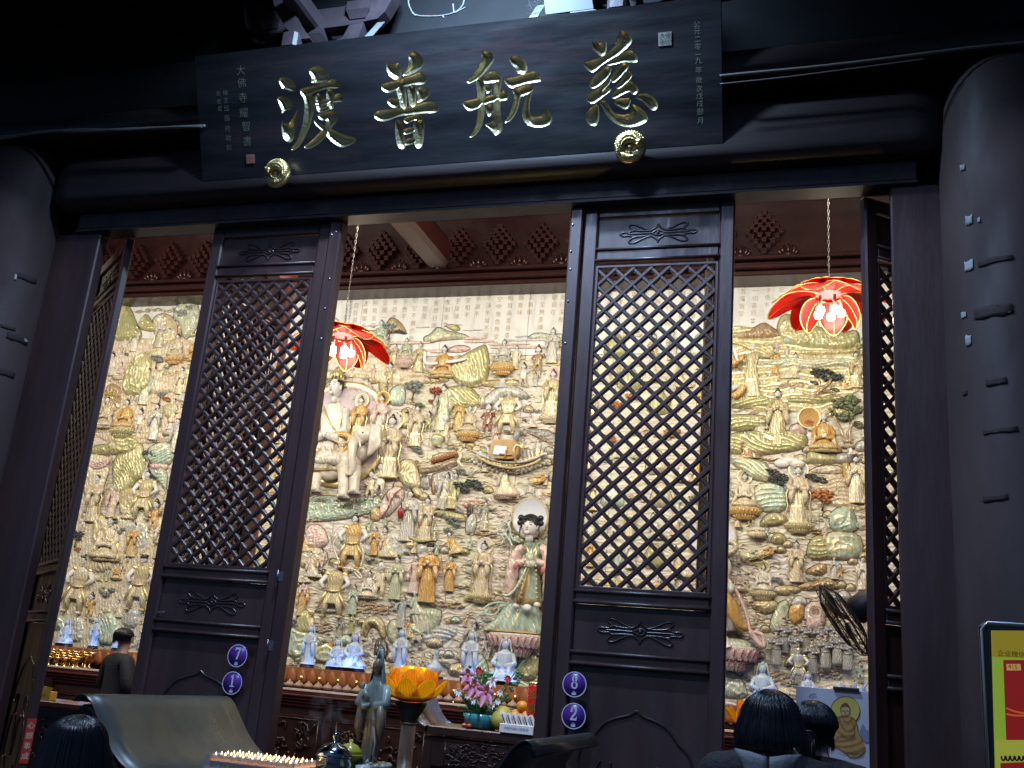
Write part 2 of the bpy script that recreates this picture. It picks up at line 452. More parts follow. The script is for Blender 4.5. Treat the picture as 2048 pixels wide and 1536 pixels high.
# ------------------------------------------------------------------ door leaves
LZ0, LZ1 = 2.06, 4.015                          # lattice opening
def scroll_pts(which):
    if which == 'rail':
        A = [[(0.0, .98), (.04, .62), (.10, .5), (.16, .30), (.28, .38), (.45, .68), (.60, .98), (.72, 1.0), (.77, .82), (.72, .62)],
             [(.16, .30), (.3, .26), (.5, .30), (.66, .40), (.72, .62)],
             [(.60, .36), (.72, .30), (.70, .20), (.82, .16), (.90, .22), (.96, .14), (1.0, 0)]]
        out = []
        for c in A:
            for sx in (-1, 1):
                for sz in (-1, 1): out.append([(sx*x, sz*z) for x, z in c])
        out.append([(-.16, 0), (0, .34), (.16, 0), (0, -.34), (-.16, 0)])
        out.append([(.16, 0), (.5, .02), (.8, 0)]); out.append([(-.16, 0), (-.5, .02), (-.8, 0)])
        return out
    A = [[(0, 1.0), (.10, .95), (.25, .925), (.42, .89), (.55, .845), (.66, .76), (.72, .70), (.86, .64), (.95, .54), (.96, .44), (.88, .36), (.76, .34), (.66, .38), (.58, .47)],
         [(.40, .46), (.40, .36), (.44, .27), (.50, .20), (.38, .18), (.26, .22), (.18, .16), (.14, .08), (.15, .0)],
         [(.44, .27), (.56, .22), (.70, .18), (.78, .06), (.82, -.02), (.80, -.14), (.86, -.24), (.80, -.36), (.66, -.40), (.58, -.34)],
         [(.0, .05), (.03, -.02), (.0, -.08)], [(.15, 0), (.10, -.18), (.0, -.30)], [(.58, -.34), (.40, -.5), (.2, -.56), (0, -.62)]]
    return [[(sx*x, z) for x, z in c] for c in A for sx in (-1, 1)]
ORN = mat('carved_timber_line', (.030, .017, .017), .3, vary=.2, vscale=8)
def door_leaf(w=.88, z0=.16, z1=4.415):
    e = empty('door_leaf')
    SW = .085; D = .055
    def part(name, c, d, M_=WOOD, par=e, bev=.006): return MB().box(c, d, bev=bev).build(name, M_, par)
    part('stile', (SW/2, D/2, (z0+z1)/2), (SW, D, z1-z0), bev=.01); part('stile', (w-SW/2, D/2, (z0+z1)/2), (SW, D, z1-z0), bev=.01)
    iw = w-2*SW
    for (a, c) in ((4.335, z1), (4.05, 4.115), (1.985, 2.045), (1.655, 1.715), (z0, z0+.10)):
        part('rail', (w/2, D/2+.002, (a+c)/2), (iw-.002, D-.004, c-a))
    # moulded strips along the rails
    for z in (4.045, 1.99, 1.66, 4.118, 2.05, 1.72):
        b = MB(); b.tube([(SW-.006, .002, z), (w-SW+.006, .002, z)], .011, 8); b.build('rail_moulding', WOOD, e)
    for (a, c, kind) in ((4.12, 4.33, 'rail'), (1.72, 1.98, 'rail'), (z0+.1, 1.65, 'skirt')):
        p = part('panel', (w/2, .034, (a+c)/2), (iw+.01, .018, c-a), WOOD, bev=.003)
        b = MB()
        for crv in scroll_pts(kind):
            if kind == 'rail': Q = [(w/2+x*.225, .0245, (a+c)/2-.002+z*.062) for x, z in crv]
            else: Q = [(w/2+x*.30, .0245, 1.02+(z-.3)*.50+.07) for x, z in crv]
            Q = chaikin(Q, 2, False); b.tube(Q, .0062 if kind == 'rail' else .0085, 6)
        if kind == 'rail': b.ball((w/2, .021, (a+c)/2-.002), (.010, .008, .012))
        b.build('carved_scroll', ORN, p)
    # lattice frame and bars
    for x in (SW+.009, w-SW-.009): part('lattice_frame', (x, D/2, (LZ0+LZ1)/2), (.018, D*.8, LZ1-LZ0), WOOD, bev=.003)
    for z in (LZ0+.009, LZ1-.009): part('lattice_frame', (w/2, D/2, z), (iw, D*.78, .018), WOOD, bev=.003)
    x0, x1, za, zb = SW+.012, w-SW-.012, LZ0+.012, LZ1-.012
    step = .1045; sl = 1.02
    for sgn in (1, -1):
        for k in range(-40, 60):
            # line z = za + sl*sgn*(x-x0) + k*step*sl
            c0 = za+k*step*sl-(0 if sgn > 0 else 0)
            pts = []
            for x in (x0, x1):
                z = c0+sl*sgn*(x-x0)
                if za <= z <= zb: pts.append((x, z))
            for z in (za, zb):
                x = x0+(z-c0)/(sl*sgn)
                if x0 < x < x1: pts.append((x, z))
            if len(pts) < 2: continue
            (xa, z_a), (xb, z_b) = pts[0], pts[1]
            L = math.hypot(xb-xa, z_b-z_a)
            if L < .03: continue
            ang = math.atan2(z_b-z_a, xb-xa)
            yy = .026 if sgn > 0 else .029
            M_ = Matrix.Translation(((xa+xb)/2, yy, (z_a+z_b)/2)) @ Matrix.Rotation(-ang, 4, 'Y')
            MB().box((0, 0, 0), (L, .034, .0235), bev=.005, M=M_).build('lattice_bar', WOOD, e)
    return e
leaf = door_leaf()
leaf.location = (-4.075, .03, 0)
tag(leaf, 'closed dark timber door leaf with diagonal lattice, bearing purple discs seven and one', 'door', 'lattice door leaves of the hall')
def add_leaf(loc, rz, label):
    c = copy_tree(leaf); c.location = loc; c.rotation_euler = (0, 0, rz); c['label'] = label; return c
leaf.scale = (1.045, 1, 1)
lr = add_leaf((-1.395, .03, 0), 0, 'closed dark timber door leaf with diagonal lattice, bearing purple discs eight and two')
add_leaf((.261, .09, 0), math.radians(38), 'lattice door leaf swung inwards behind the jamb, next to the wall fan')
ll = add_leaf((-4.84, .09, 0), math.radians(-38), 'lattice door leaf swung inwards beside the red notice, seen almost edge-on')
ll.scale = (-1, 1, 1)
add_leaf((-4.03, .13, 0), math.radians(90), 'lattice door leaf folded back behind the leaf with discs seven and one')
add_leaf((-.545, .13, 0), math.radians(100), 'lattice door leaf folded back behind the leaf with discs eight and two')
# fixed posts and jambs
def post(x0, x1, y0, y1, label, name='door_post', screws=()):
    e = empty(name, ((x0+x1)/2, 0, 0), label=label, cat='door post')
    hw = (x1-x0)/2
    MB().box((0, (y0+y1)/2, 2.27), (2*hw, y1-y0, 4.28), bev=.009).build('post_body', WOOD, e)
    for (dx, z) in screws: MB().ball((dx, y0-.001, z), (.008, .006, .008), 8, 5).build('screw', SCREW, e)
    return e
post(-3.148, -3.062, .0, .10, 'timber door post with screw heads under the red lamp, by discs seven and one', screws=((.012, 3.98), (.010, 3.77), (.012, 3.56), (-.02, 4.3), (.01, 4.32)))
post(-1.480, -1.400, .0, .10, 'timber door post with screw heads between the big opening and discs eight and two', screws=((-.02, 4.28), (-.015, 3.98), (-.015, 3.77), (-.02, 4.10), (-.015, 3.50)))
post(.392, .68, -.02, .07, 'broad timber jamb board beside the column with paper scraps', 'door_jamb')
post(-5.41, -4.988, -.02, .07, 'broad timber jamb board beside the propped leaf', 'door_jamb')
# hinges on the leaf seams
HG = mat('dark_hinge_steel', (.25, .25, .27), .4, metal=1.0)
for (x, z, who) in ((-3.153, 2.03, '7 and 1, upper'), (-3.153, 1.62, '7 and 1, lower'), ):
    h = empty('hinge', (x, -.004, z), label='small steel hinge on the seam of the leaf with discs '+who, cat='hinge')
    MB().tube([(0, 0, -.035), (0, 0, .035)], .007, 8).build('knuckle', HG, h)
    MB().box((.02, .003, 0), (.035, .003, .06)).build('hinge_plate', HG, h)
# numbered discs
PURP = mat('purple_disc_enamel', (.085, .022, .22), .35); PURPL = mat('pale_disc_print', (.62, .58, .70), .4)
def disc(x, z, digit, where):
    e = empty('number_disc', (x, .012, z), label='purple disc numbered %s, %s' % (digit, where), cat='number plate')
    b = MB(); b.lathe([(0, 0), (.064, 0), (.067, .004), (.067, .014), (0, .014)], 40, M=Matrix.Rotation(PI/2, 4, 'X')); b.build('plate', PURP, e)
    b = MB()
    R1, R2 = .0665, .0615; n = 40; vs = []; fs = []
    for k in range(n):
        a = 2*PI*k/n; vs += [(R1*math.cos(a), -.0155, R1*math.sin(a)), (R2*math.cos(a), -.0155, R2*math.sin(a))]
    for k in range(n): fs.append((2*k, 2*k+1, (2*k+3) % (2*n), (2*k+2) % (2*n)))
    b.add(vs, fs, 0, False); b.build('printed_ring', PURPL, e)
    # serif digit from strokes
    S = {'7': [[(-.5, .72), (-.46, 1), (.5, 1), (.5, .88), (.08, 0), (-.2, 0), (.22, .82), (-.3, .82), (-.4, .72)]],
         '1': [[(-.4, .82), (.02, 1), (.14, 1), (.14, .1), (.42, .08), (.42, 0), (-.42, 0), (-.42, .08), (-.14, .1), (-.14, .78), (-.4, .74)]],
         '2': [[(-.5, .62), (-.46, .84), (-.22, .98), (.1, 1.0), (.38, .9), (.46, .70), (.36, .50), (.0, .24), (-.16, .14), (.30, .14), (.40, .28), (.50, .28), (.46, 0), (-.5, 0), (-.5, .1), (-.1, .42), (.14, .58), (.20, .74), (.10, .88), (-.08, .9), (-.2, .82), (-.2, .66), (-.34, .56)]]}
    b = MB()
    def P(x, z): return (x*.036, -.0158, -.022+z*.070)
    if digit == '8':
        for (cz, ro, rz_, ri) in ((.73, .40, .27, .17), (.26, .50, .28, .24)):
            vs = []; fs = []; n = 24
            for k in range(n):
                a = 2*PI*k/n; vs += [P(ro*math.cos(a), cz+rz_*math.sin(a)), P(ri*math.cos(a), cz+(rz_-.10)*math.sin(a))]
            for k in range(n): fs.append((2*k, 2*k+1, (2*k+3) % (2*n), (2*k+2) % (2*n)))
            b.add(vs, fs, 0, False)
    else:
        for poly in S[digit]: b.add([P(*q) for q in poly], [tuple(range(len(poly)))], 0, False)
    b.build('digit', PURPL, e)
    b = MB()
    for a in (-66, -33, 0, 33, 66):
        r = math.radians(a); L = .025-.008*abs(a)/66
        t = (math.sin(r)*L, math.cos(r)*L); q = (math.cos(r)*.0030, -math.sin(r)*.0030)
        b.add([(0, -.0158, -.055), (t[0]*.55+q[0], -.0158, -.055+t[1]*.55+q[1]), (t[0], -.0158, -.055+t[1]), (t[0]*.55-q[0], -.0158, -.055+t[1]*.55-q[1])], [(0, 1, 2, 3)], 0, False)
    b.build('lotus_mark', PURPL, e)
disc(-3.345, 1.546, '7', 'seven, above disc one'); disc(-3.352, 1.388, '1', 'one, below disc seven')
disc(-1.268, 1.548, '8', 'eight, above disc two'); disc(-1.262, 1.386, '2', 'two, below disc eight')
# brass handle strip on the lower left of the first leaf
tag(MB().box((-3.955, .028, 1.765), (.055, .008, .016), bev=.003).build('door_bolt', HG), 'small steel bolt plate on the narrow panel of the leaf with disc 7', 'bolt')
# ------------------------------------------------------------------ name board with four engraved characters
PB0 = np.array([0, -.20, 4.66]); PT0 = np.array([0, -.53, 5.432])
PV = (PT0-PB0); PH = np.linalg.norm(PV); PV = PV/PH; PU = np.array([1.0, 0, 0]); PN = np.cross(PU, PV)   # PN points away from the viewer
if PN[1] < 0: PN = -PN
PXL, PXR = -4.065, -.535
def board_uv(px, py):
    P = at_plane(px, py, PB0, PN); return P[0], np.dot(P-PB0, PV)
def board_pt(u, v, d=0.0):
    P = PB0+PU*u+PV*v+PN*d; return (P[0], P[1], P[2])
LACQ = mat('black_lacquer_board', (.019, .018, .022), .36, vary=.5, vscale=3, stretch=(.35, 1, 2.2), bump=.12, bscale=14, rvary=.14, dirt=(.048, .030, .032), dirtscale=2.2)
STR = {
'du': ((540, 120), [
 [(115,280),(230,258),(320,290),(385,380),(400,450),(350,488),(215,440),(185,450)],
 [(95,580),(170,552),(260,580),(330,640),(345,710),(330,750),(230,775),(180,835),(175,740)],
 [(190,925),(230,975),(300,975),(370,860),(435,735),(440,830),(420,960),(385,1100),(360,1220),(310,1275),(210,1230),(170,1040)],
 [(580,150),(680,95),(780,95),(880,170),(912,270),(860,330),(760,350),(620,360),(650,280)],
 [(445,460),(520,430),(700,390),(850,340),(965,285),(1030,310),(1075,400),(1060,430),(980,435),(860,440),(700,490),(620,530),(500,560)],
 [(445,470),(540,520),(620,530),(690,560),(690,700),(660,860),(590,1080),(500,1260),(400,1390),(300,1380),(400,1280),(480,1070),(520,880),(540,620)],
 [(690,640),(830,610),(960,560),(1060,500),(1110,540),(1125,620),(1090,645),(960,650),(820,690),(700,700)],
 [(700,520),(780,500),(800,620),(800,720),(780,790),(720,770),(700,640)],
 [(860,450),(950,430),(990,480),(970,700),(975,750),(890,770),(870,650)],
 [(720,780),(760,815),(970,750),(960,690),(800,735)],
 [(715,855),(770,820),(900,790),(980,770),(1050,840),(1030,930),(930,1060),(860,1180),(740,1300),(600,1370),(500,1340),(620,1260),(760,1110),(850,1020),(870,910),(800,940)],
 [(665,910),(710,930),(790,980),(860,1030),(1000,1090),(1150,1160),(1340,1200),(1310,1260),(1180,1330),(1090,1345),(980,1280),(880,1180),(800,1080),(700,1000)]]),
'pu': ((730, 100), [
 [(330,190),(380,200),(450,215),(540,180),(515,240),(560,330),(550,430),(490,465),(400,420),(330,320)],
 [(660,90),(700,40),(760,15),(850,70),(905,180),(880,260),(800,330),(700,380),(600,400),(570,385),(640,280),(690,170)],
 [(240,540),(330,500),(480,460),(600,430),(740,375),(840,330),(920,370),(955,470),(900,530),(780,530),(600,560),(470,620),(350,665),(270,620)],
 [(490,480),(590,520),(640,680),(640,920),(560,930),(520,760),(480,620)],
 [(650,540),(770,520),(780,700),(790,880),(700,900),(670,760)],
 [(335,760),(400,730),(520,740),(530,820),(500,885),(420,885),(350,820)],
 [(780,590),(860,560),(950,580),(998,660),(960,740),(860,800),(790,815),(820,720)],
 [(130,985),(200,930),(350,910),(560,890),(780,850),(900,800),(1050,785),(1120,860),(1135,920),(1080,970),(900,965),(700,995),(520,1010),(380,1080),(250,1100),(160,1060)],
 [(460,1100),(520,1070),(590,1120),(600,1350),(630,1480),(590,1530),(510,1500),(470,1350)],
 [(740,1080),(880,1010),(912,1080),(900,1420),(850,1525),(760,1480),(745,1300)],
 [(570,1060),(700,1010),(830,985),(900,1040),(880,1110),(740,1070),(640,1145)],
 [(580,1220),(750,1170),(770,1260),(590,1310)], [(590,1380),(770,1340),(790,1420),(610,1480)]]),
'hang': ((915, 90), [
 [(365,120),(430,85),(520,110),(568,200),(530,290),(420,430),(330,520),(250,560),(180,590),(125,560),(210,500),(290,380),(380,200)],
 [(280,500),(350,480),(410,540),(420,700),(415,1000),(400,1180),(320,1340),(240,1410),(165,1420),(240,1340),(290,1180),(320,1000),(310,760)],
 [(380,490),(480,410),(590,395),(680,480),(660,570),(550,570),(400,590)],
 [(560,540),(660,500),(685,540),(650,700),(650,1000),(690,1230),(690,1330),(580,1398),(540,1330),(480,1270),(405,1210),(500,1200),(560,1140),(560,800)],
 [(420,620),(490,610),(540,680),(470,750),(430,700)],
 [(65,880),(180,850),(310,815),(450,790),(640,740),(710,690),(770,730),(785,820),(740,850),(560,860),(400,920),(300,980),(180,1020),(110,960)],
 [(430,920),(540,900),(560,1010),(490,1115),(440,1040)],
 [(795,190),(880,165),(980,180),(1050,260),(1075,350),(1050,430),(1010,455),(905,415),(900,350),(820,290)],
 [(700,520),(760,520),(900,490),(1050,440),(1170,390),(1240,430),(1300,540),(1240,565),(1080,580),(920,630),(800,670)],
 [(830,690),(950,640),(1100,600),(1170,650),(1150,720),(1040,770),(960,790),(950,900),(900,1050),(800,1180),(700,1200),(800,1060),(850,900),(880,770)],
 [(1050,760),(1160,670),(1110,850),(1100,1020),(1140,1100),(1220,1110),(1310,1080),(1350,1000),(1370,920),(1420,1040),(1455,1110),(1440,1200),(1340,1255),(1200,1265),(1080,1230),(1000,1140),(990,1000),(1030,870)]]),
'ci': ((1150, 50), [
 [(260,230),(330,260),(400,280),(470,220),(485,330),(470,450),(400,480),(330,430),(270,360)],
 [(680,110),(740,82),(820,130),(880,220),(850,300),(740,400),(640,470),(520,540),(400,620),(330,690),(260,735),(180,680),(120,580),(220,560),(400,500),(540,400),(640,240)],
 [(480,600),(600,530),(700,440),(800,400),(890,395),(940,450),(970,560),(900,575),(740,560),(620,600),(500,620)],
 [(220,870),(260,810),(400,700),(440,640),(560,640),(540,760),(460,860),(340,950),(270,985),(225,940)],
 [(170,1120),(220,1050),(330,990),(440,910),(530,820),(570,780),(560,860),(480,960),(400,1040),(520,960),(570,985),(460,1080),(270,1220),(200,1180)],
 [(550,870),(560,770),(640,660),(720,580),(800,590),(825,650),(760,730),(680,820),(590,890)],
 [(610,960),(690,860),(760,770),(840,700),(880,760),(850,830),(760,920),(670,985)],
 [(550,1100),(600,1010),(720,960),(820,860),(900,880),(965,960),(970,1040),(890,1075),(830,1010),(700,1080),(600,1135)],
 [(350,1190),(370,1330),(370,1450),(330,1550),(240,1545),(180,1490),(165,1380),(230,1270)],
 [(370,1180),(430,1160),(490,1170),(540,1270),(630,1370),(760,1385),(860,1350),(860,1210),(960,1240),(1080,1330),(1125,1440),(1080,1500),(980,1540),(840,1570),(700,1550),(560,1470),(470,1360),(420,1260)],
 [(590,1180),(640,1130),(760,1130),(850,1115),(845,1220),(800,1290),(740,1285),(640,1230)],
 [(910,1110),(980,1060),(1120,1055),(1220,1110),(1280,1220),(1260,1290),(1170,1315),(1100,1240),(1030,1160)]])}
plq = empty('name_board', (0, 0, 0), label='long black lacquered name board with four carved gilt characters, tilted above the doors', cat='sign')
boxes = []
for key in ('du', 'pu', 'hang', 'ci'):
    (ox, oy), polys = STR[key]
    UV = [np.array([board_uv(ox+x/7.68, oy+y/7.68) for x, y in chaikin(p, 2)]) for p in polys]
    allp = np.vstack(UV); u0, v0 = allp.min(0)-.012; u1, v1 = allp.max(0)+.012
    cell = .0024; nu = int((u1-u0)/cell)+1; nv = int((v1-v0)/cell)+1
    U, V_ = np.meshgrid(np.linspace(u0, u1, nu), np.linspace(v0, v1, nv))
    D = np.full(U.shape, -1.0)
    for P in UV: D = np.maximum(D, poly_sd(U, V_, P))
    dep = np.where(D > 0, np.minimum(D*1.15, .030), 0.0)
    dep = dep+np.where(D > .004, (fbm(U*95, V_*95, 5)-.45)*.0035, 0)
    W3 = PB0[None, None, :]+PU*U[..., None]+PV*V_[..., None]+PN*dep[..., None]
    vs = W3.reshape(-1, 3); dd = D.reshape(-1)
    I = np.arange(nu*nv).reshape(nv, nu)
    Q = np.stack([I[:-1, :-1], I[:-1, 1:], I[1:, 1:], I[1:, :-1]], -1).reshape(-1, 4)
    gold = (dd[Q] > -.0004).sum(1) >= 2
    for sel, nm, M_ in ((gold, 'engraved_character', GOLD), (~gold, 'board_field', LACQ)):
        q = Q[sel]; used, inv = np.unique(q, return_inverse=True)
        me = bpy.data.meshes.new(nm); me.from_pydata(vs[used].tolist(), [], inv.reshape(q.shape).tolist())
        me.polygons.foreach_set('use_smooth', [sel is gold]*len(q)); me.materials.append(M_); me.update()
        o = bpy.data.objects.new(nm, me); COL.objects.link(o); o.parent = plq
    boxes.append((u0, u1, v0, v1))
# the rest of the board face between the carved fields, then its edges and back
bd = MB()
def quad(u0, u1, v0, v1): bd.add([board_pt(u0, v0), board_pt(u1, v0), board_pt(u1, v1), board_pt(u0, v1)], [(0, 1, 2, 3)], 0, False)
us = PXL
for (a, b_, c, d) in boxes:
    quad(us, a, 0, PH); quad(a, b_, 0, c); quad(a, b_, d, PH); us = b_
quad(us, PXR, 0, PH)
T = .055
for (p, q) in (((PXL, 0), (PXR, 0)), ((PXR, 0), (PXR, PH)), ((PXR, PH), (PXL, PH)), ((PXL, PH), (PXL, 0))):
    bd.add([board_pt(*p), board_pt(*q), board_pt(*q, T), board_pt(*p, T)], [(0, 1, 2, 3)], 0, False)
bd.add([board_pt(PXL, 0, T), board_pt(PXR, 0, T), board_pt(PXR, PH, T), board_pt(PXL, PH, T)], [(3, 2, 1, 0)], 0, False)
bd.build('board', LACQ, plq)
INK = mat('gilt_small_lettering', (.34, .33, .25), .5, metal=.3); SEALR = mat('red_seal', (.42, .10, .07), .6); SEALW = mat('pale_seal', (.36, .33, .30), .6)
def board_text(ch, px, py, hpx, name='inscription_character', M_=INK):
    u, v = board_uv(px, py); u2, v2 = board_uv(px, py-hpx); sz = abs(v2-v)
    V, F = glyphs(ch, sz*.86, .012)
    MB().add([board_pt(u+x, v+z, -.0025) for x, y, z in V], F, 0, False).build(name, M_, plq)
for i, ch in enumerate('大佛寺耀智書'): board_text(ch, (482, 484, 486, 488, 493, 495)[i], (142, 167, 197, 227, 254, 284)[i], 25)
for i, ch in enumerate('公元二零一九年歲次戊戌臘月'):
    yy = (50, 63, 79, 94, 110, 122, 141, 161, 178, 193, 208, 224, 242)[i]; board_text(ch, 1394+(yy-50)*.037, yy, 17)
for i, ch in enumerate('佛主邱國府助刻'): board_text(ch, 451+i*1.2, (187, 201, 218, 237, 258, 277, 296)[i], 15)
for i, ch in enumerate('袁愛君'): board_text(ch, 437+i*1.5, (188, 204, 218)[i], 13)
def seal(px, py, s, M_, rows, ink):
    u, v = board_uv(px, py); h = s/2
    V = [board_pt(u+x*h, v+z*h, d) for d in (-.004, .001) for x, z in ((-1, -1), (1, -1), (1, 1), (-1, 1))]
    o = MB().add(V, [(0, 1, 2, 3), (0, 4, 5, 1), (1, 5, 6, 2), (2, 6, 7, 3), (3, 7, 4, 0)], 0, False).build('seal', M_, plq)
    for i, r in enumerate(rows):
        for j, ch in enumerate(r):
            V, F = glyphs(ch, s*.46)
            MB().add([board_pt(u+(j-.5)*s*.46+x, v+(.5-i)*s*.46+z, -.0062) for x, y, z in V], F, 0, False).build('seal_mark', ink, o)
seal(501, 318, .062, SEALR, ('印智', '之耀'), SEALW)
seal(1330, 78, .078, SEALW, ('大佛', '寺印'), mat('dark_seal_cut', (.08, .07, .06), .6))
# supports under the board: coiled carp bosses
def boss(px, py, mirror, label):
    c = at(px, py, -.25); e = empty('carp_boss', c, label=label, cat='boss'); e.scale = (1.22, 1.22, 1.22)
    s = -1 if mirror else 1
    b = MB(); b.lathe([(0, .0), (.070, .0), (.078, -.012), (.070, -.03), (0, -.03)], 32, M=Matrix.Rotation(-PI/2, 4, 'X')); b.build('boss_plate', GOLDC, e)
    P = []; R = []
    for k in range(30):
        t = k/29; a = math.radians(150-300*t)+.5; r = .052-.004*t
        P.append((s*r*math.cos(a), -.022-.01*math.sin(t*PI), r*math.sin(a))); R.append(.010+.026*math.sin(min(1, t*1.25+.12)*PI)**.8)
    b = MB(); b.tube(P, R, 12)
    body = b.build('carp_body', GOLDC, e)
    b = MB()
    for k in range(3, 27):
        for j in range(-2, 3):
            t = k/29; p = Vector(P[k]); a = j*.5; rr = R[k]
            o = p.normalized() if p.length else Vector((1, 0, 0)); rad = Vector((p.x, 0, p.z)).normalized()
            q = p+Vector((0, -1, 0))*rr*math.cos(a)*.95+rad*rr*math.sin(a)*.95
            b.ball(q, (.0062, .004, .0062), 6, 4)
    b.build('scales', GOLDC, e)
    hd = MB(); q = P[2]; hd.ball((q[0]+s*.004, -.045, q[2]), (.020, .016, .018), 10, 7); hd.ball((q[0]-s*.008, -.060, q[2]+.006), .006, 8, 5); hd.tube([(q[0], -.05, q[2]-.01), (q[0]+s*.014, -.052, q[2]-.018)], .006, 6)
    hd.build('carp_head', GOLDC, e)
    tl = MB()
    for j in range(4): tl.tube([P[-1], (P[-1][0]-s*.012*(j-1), -.03, P[-1][2]+.025+.004*j)], [.006, .003], 6)
    tl.ball((0, -.035, 0), (.016, .012, .016), 10, 6); tl.tube([(.03*math.cos(t), -.034, .03*math.sin(t)) for t in np.linspace(.4, 5, 14)], .005, 6)
    tl.build('carp_tail', GOLDC, e)
boss(558, 353, False, 'round gilt coiled-carp boss under the board end with the red seal')
boss(1262, 301, True, 'round gilt coiled-carp boss under the board end with the pale seal')
# ------------------------------------------------------------------ brackets, straps and clutter above the board
BRK = mat('faded_bracket_timber', (.060, .042, .050), .5, vary=.35, vscale=6, bump=.2, bscale=20)
def bracket(x, label, y=-.20, z=5.40):
    e = empty('bracket_set', (x, y, z), label=label, cat='bracket')
    def arm(poly, y0, y1): MB().prism(chaikin(poly, 1), y0, y1).build('bracket_arm', BRK, e)
    arm([(-.40, .42), (-.34, .16), (-.26, .02), (-.16, -.06), (.16, -.06), (.26, .02), (.34, .16), (.40, .42), (.30, .42), (.22, .22), (-.22, .22), (-.30, .42)], -.05, .05)
    arm([(-.62, .72), (-.56, .46), (-.46, .36), (.46, .36), (.56, .46), (.62, .72), (.50, .72), (.42, .52), (-.42, .52), (-.50, .72)], -.052, .048)
    for (px, pz) in ((0, .30), (-.34, .46), (.34, .46), (0, -.10)):
        b = MB(); b.lathe([(.085, 0), (.10, .03), (.12, .06), (.12, .13), (0, .13)], 4, M=Matrix.Translation((px, 0, pz-.06)) @ Matrix.Rotation(PI/4, 4, 'Z'), smooth=False); b.build('bearing_block', BRK, e)
    for (yy, zz, L) in ((-.16, .02, .34), (-.26, .34, .5)):
        P = [(-.06, zz), (-.06+0, zz+.14), (.06, zz+.14), (.06, zz)]
        MB().box((0, yy, zz+.07), (.12, L, .14), bev=.02).build('cross_arm', BRK, e)
    return e
bracket(-3.36, 'carved grey-brown bracket set above the board, beside the first pale strap')
bracket(-1.15, 'carved grey-brown bracket set above the board, behind the white card')
# big curved hanger seen over the board's end
hb = empty('curved_brace', (0, 0, 0), label='pale curved timber brace rising behind the board', cat='brace')
P = [at(x, y, -.42) for x, y in ((600, 88), (575, 60), (556, 25), (548, -15), (545, -60))]
P = chaikin([tuple(p) for p in P], 2, False); Q = [(p[0]+.10+.06*i/len(P), p[1], p[2]) for i, p in enumerate(P)]
MB().sheet([list(map(tuple, P)), list(map(tuple, Q))], thick=.05, smooth=False).build('brace_body', BRK, hb)
def strap(x0, y0, x1, y1, w, label):
    a, c = at(x0, y0, -.50), at(x1, y1, -.28); b = MB()
    b.sheet([[a+Vector((-w/2, 0, 0)), a+Vector((w/2, 0, 0))], [c+Vector((-w/2, 0, 0)), c+Vector((w/2, 0, 0))]], thick=.004, smooth=False)
    tag(b.build('metal_strap', TAPE), label, 'strap')
strap(737, 72, 762, 44, .055, 'pale metal strap holding the board beside the curved brace')
strap(1066, 35, 1082, 10, .055, 'pale metal strap holding the board beside the white card')
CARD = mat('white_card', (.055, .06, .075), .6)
c0 = [at(x, y, -.45) for x, y in ((1092, 30), (1187, 18), (1183, -12), (1088, -2))]
tag(MB().sheet([[c0[3], c0[2]], [c0[0], c0[1]]], thick=.006, smooth=False).build('card', CARD), 'white card tucked behind the top edge of the board', 'card')
TWIG = mat('dusty_wire', (.11, .11, .11), .7)
tw = empty('wire_loop', (0, 0, 0), label='dusty loop of bent wire dangling over the board', cat='wire')
for pts in ([(815, -30), (816, 5), (822, 22), (832, 32), (860, 33), (885, 32), (910, 26), (925, 14), (930, -5), (928, -30)], [(908, 27), (907, 16), (906, 8)], [(910, 26), (922, 20), (931, 15)], [(832, 32), (824, 26)], [(885, 32), (888, 36)]):
    Q = chaikin([tuple(at(x, y, -.47)) for x, y in pts], 2, False); MB().tube(Q, .0055, 6).build('wire', TWIG, tw)
COB = mat('cobweb', (.10, .10, .11), .9)
cw = empty('cobweb', (0, 0, 0), label='tatty cobweb strands beside the strap and card', cat='cobweb')
for k in range(16):
    a = at(rnd.uniform(1052, 1080), rnd.uniform(-5, 30), -.46); c = at(rnd.uniform(1062, 1112), rnd.uniform(-10, 34), -.44)
    mm = (a+c)/2+Vector((0, 0, -.012)); MB().tube(chaikin([tuple(a), tuple(mm), tuple(c)], 2, False), .0011, 4).build('strand', COB, cw)
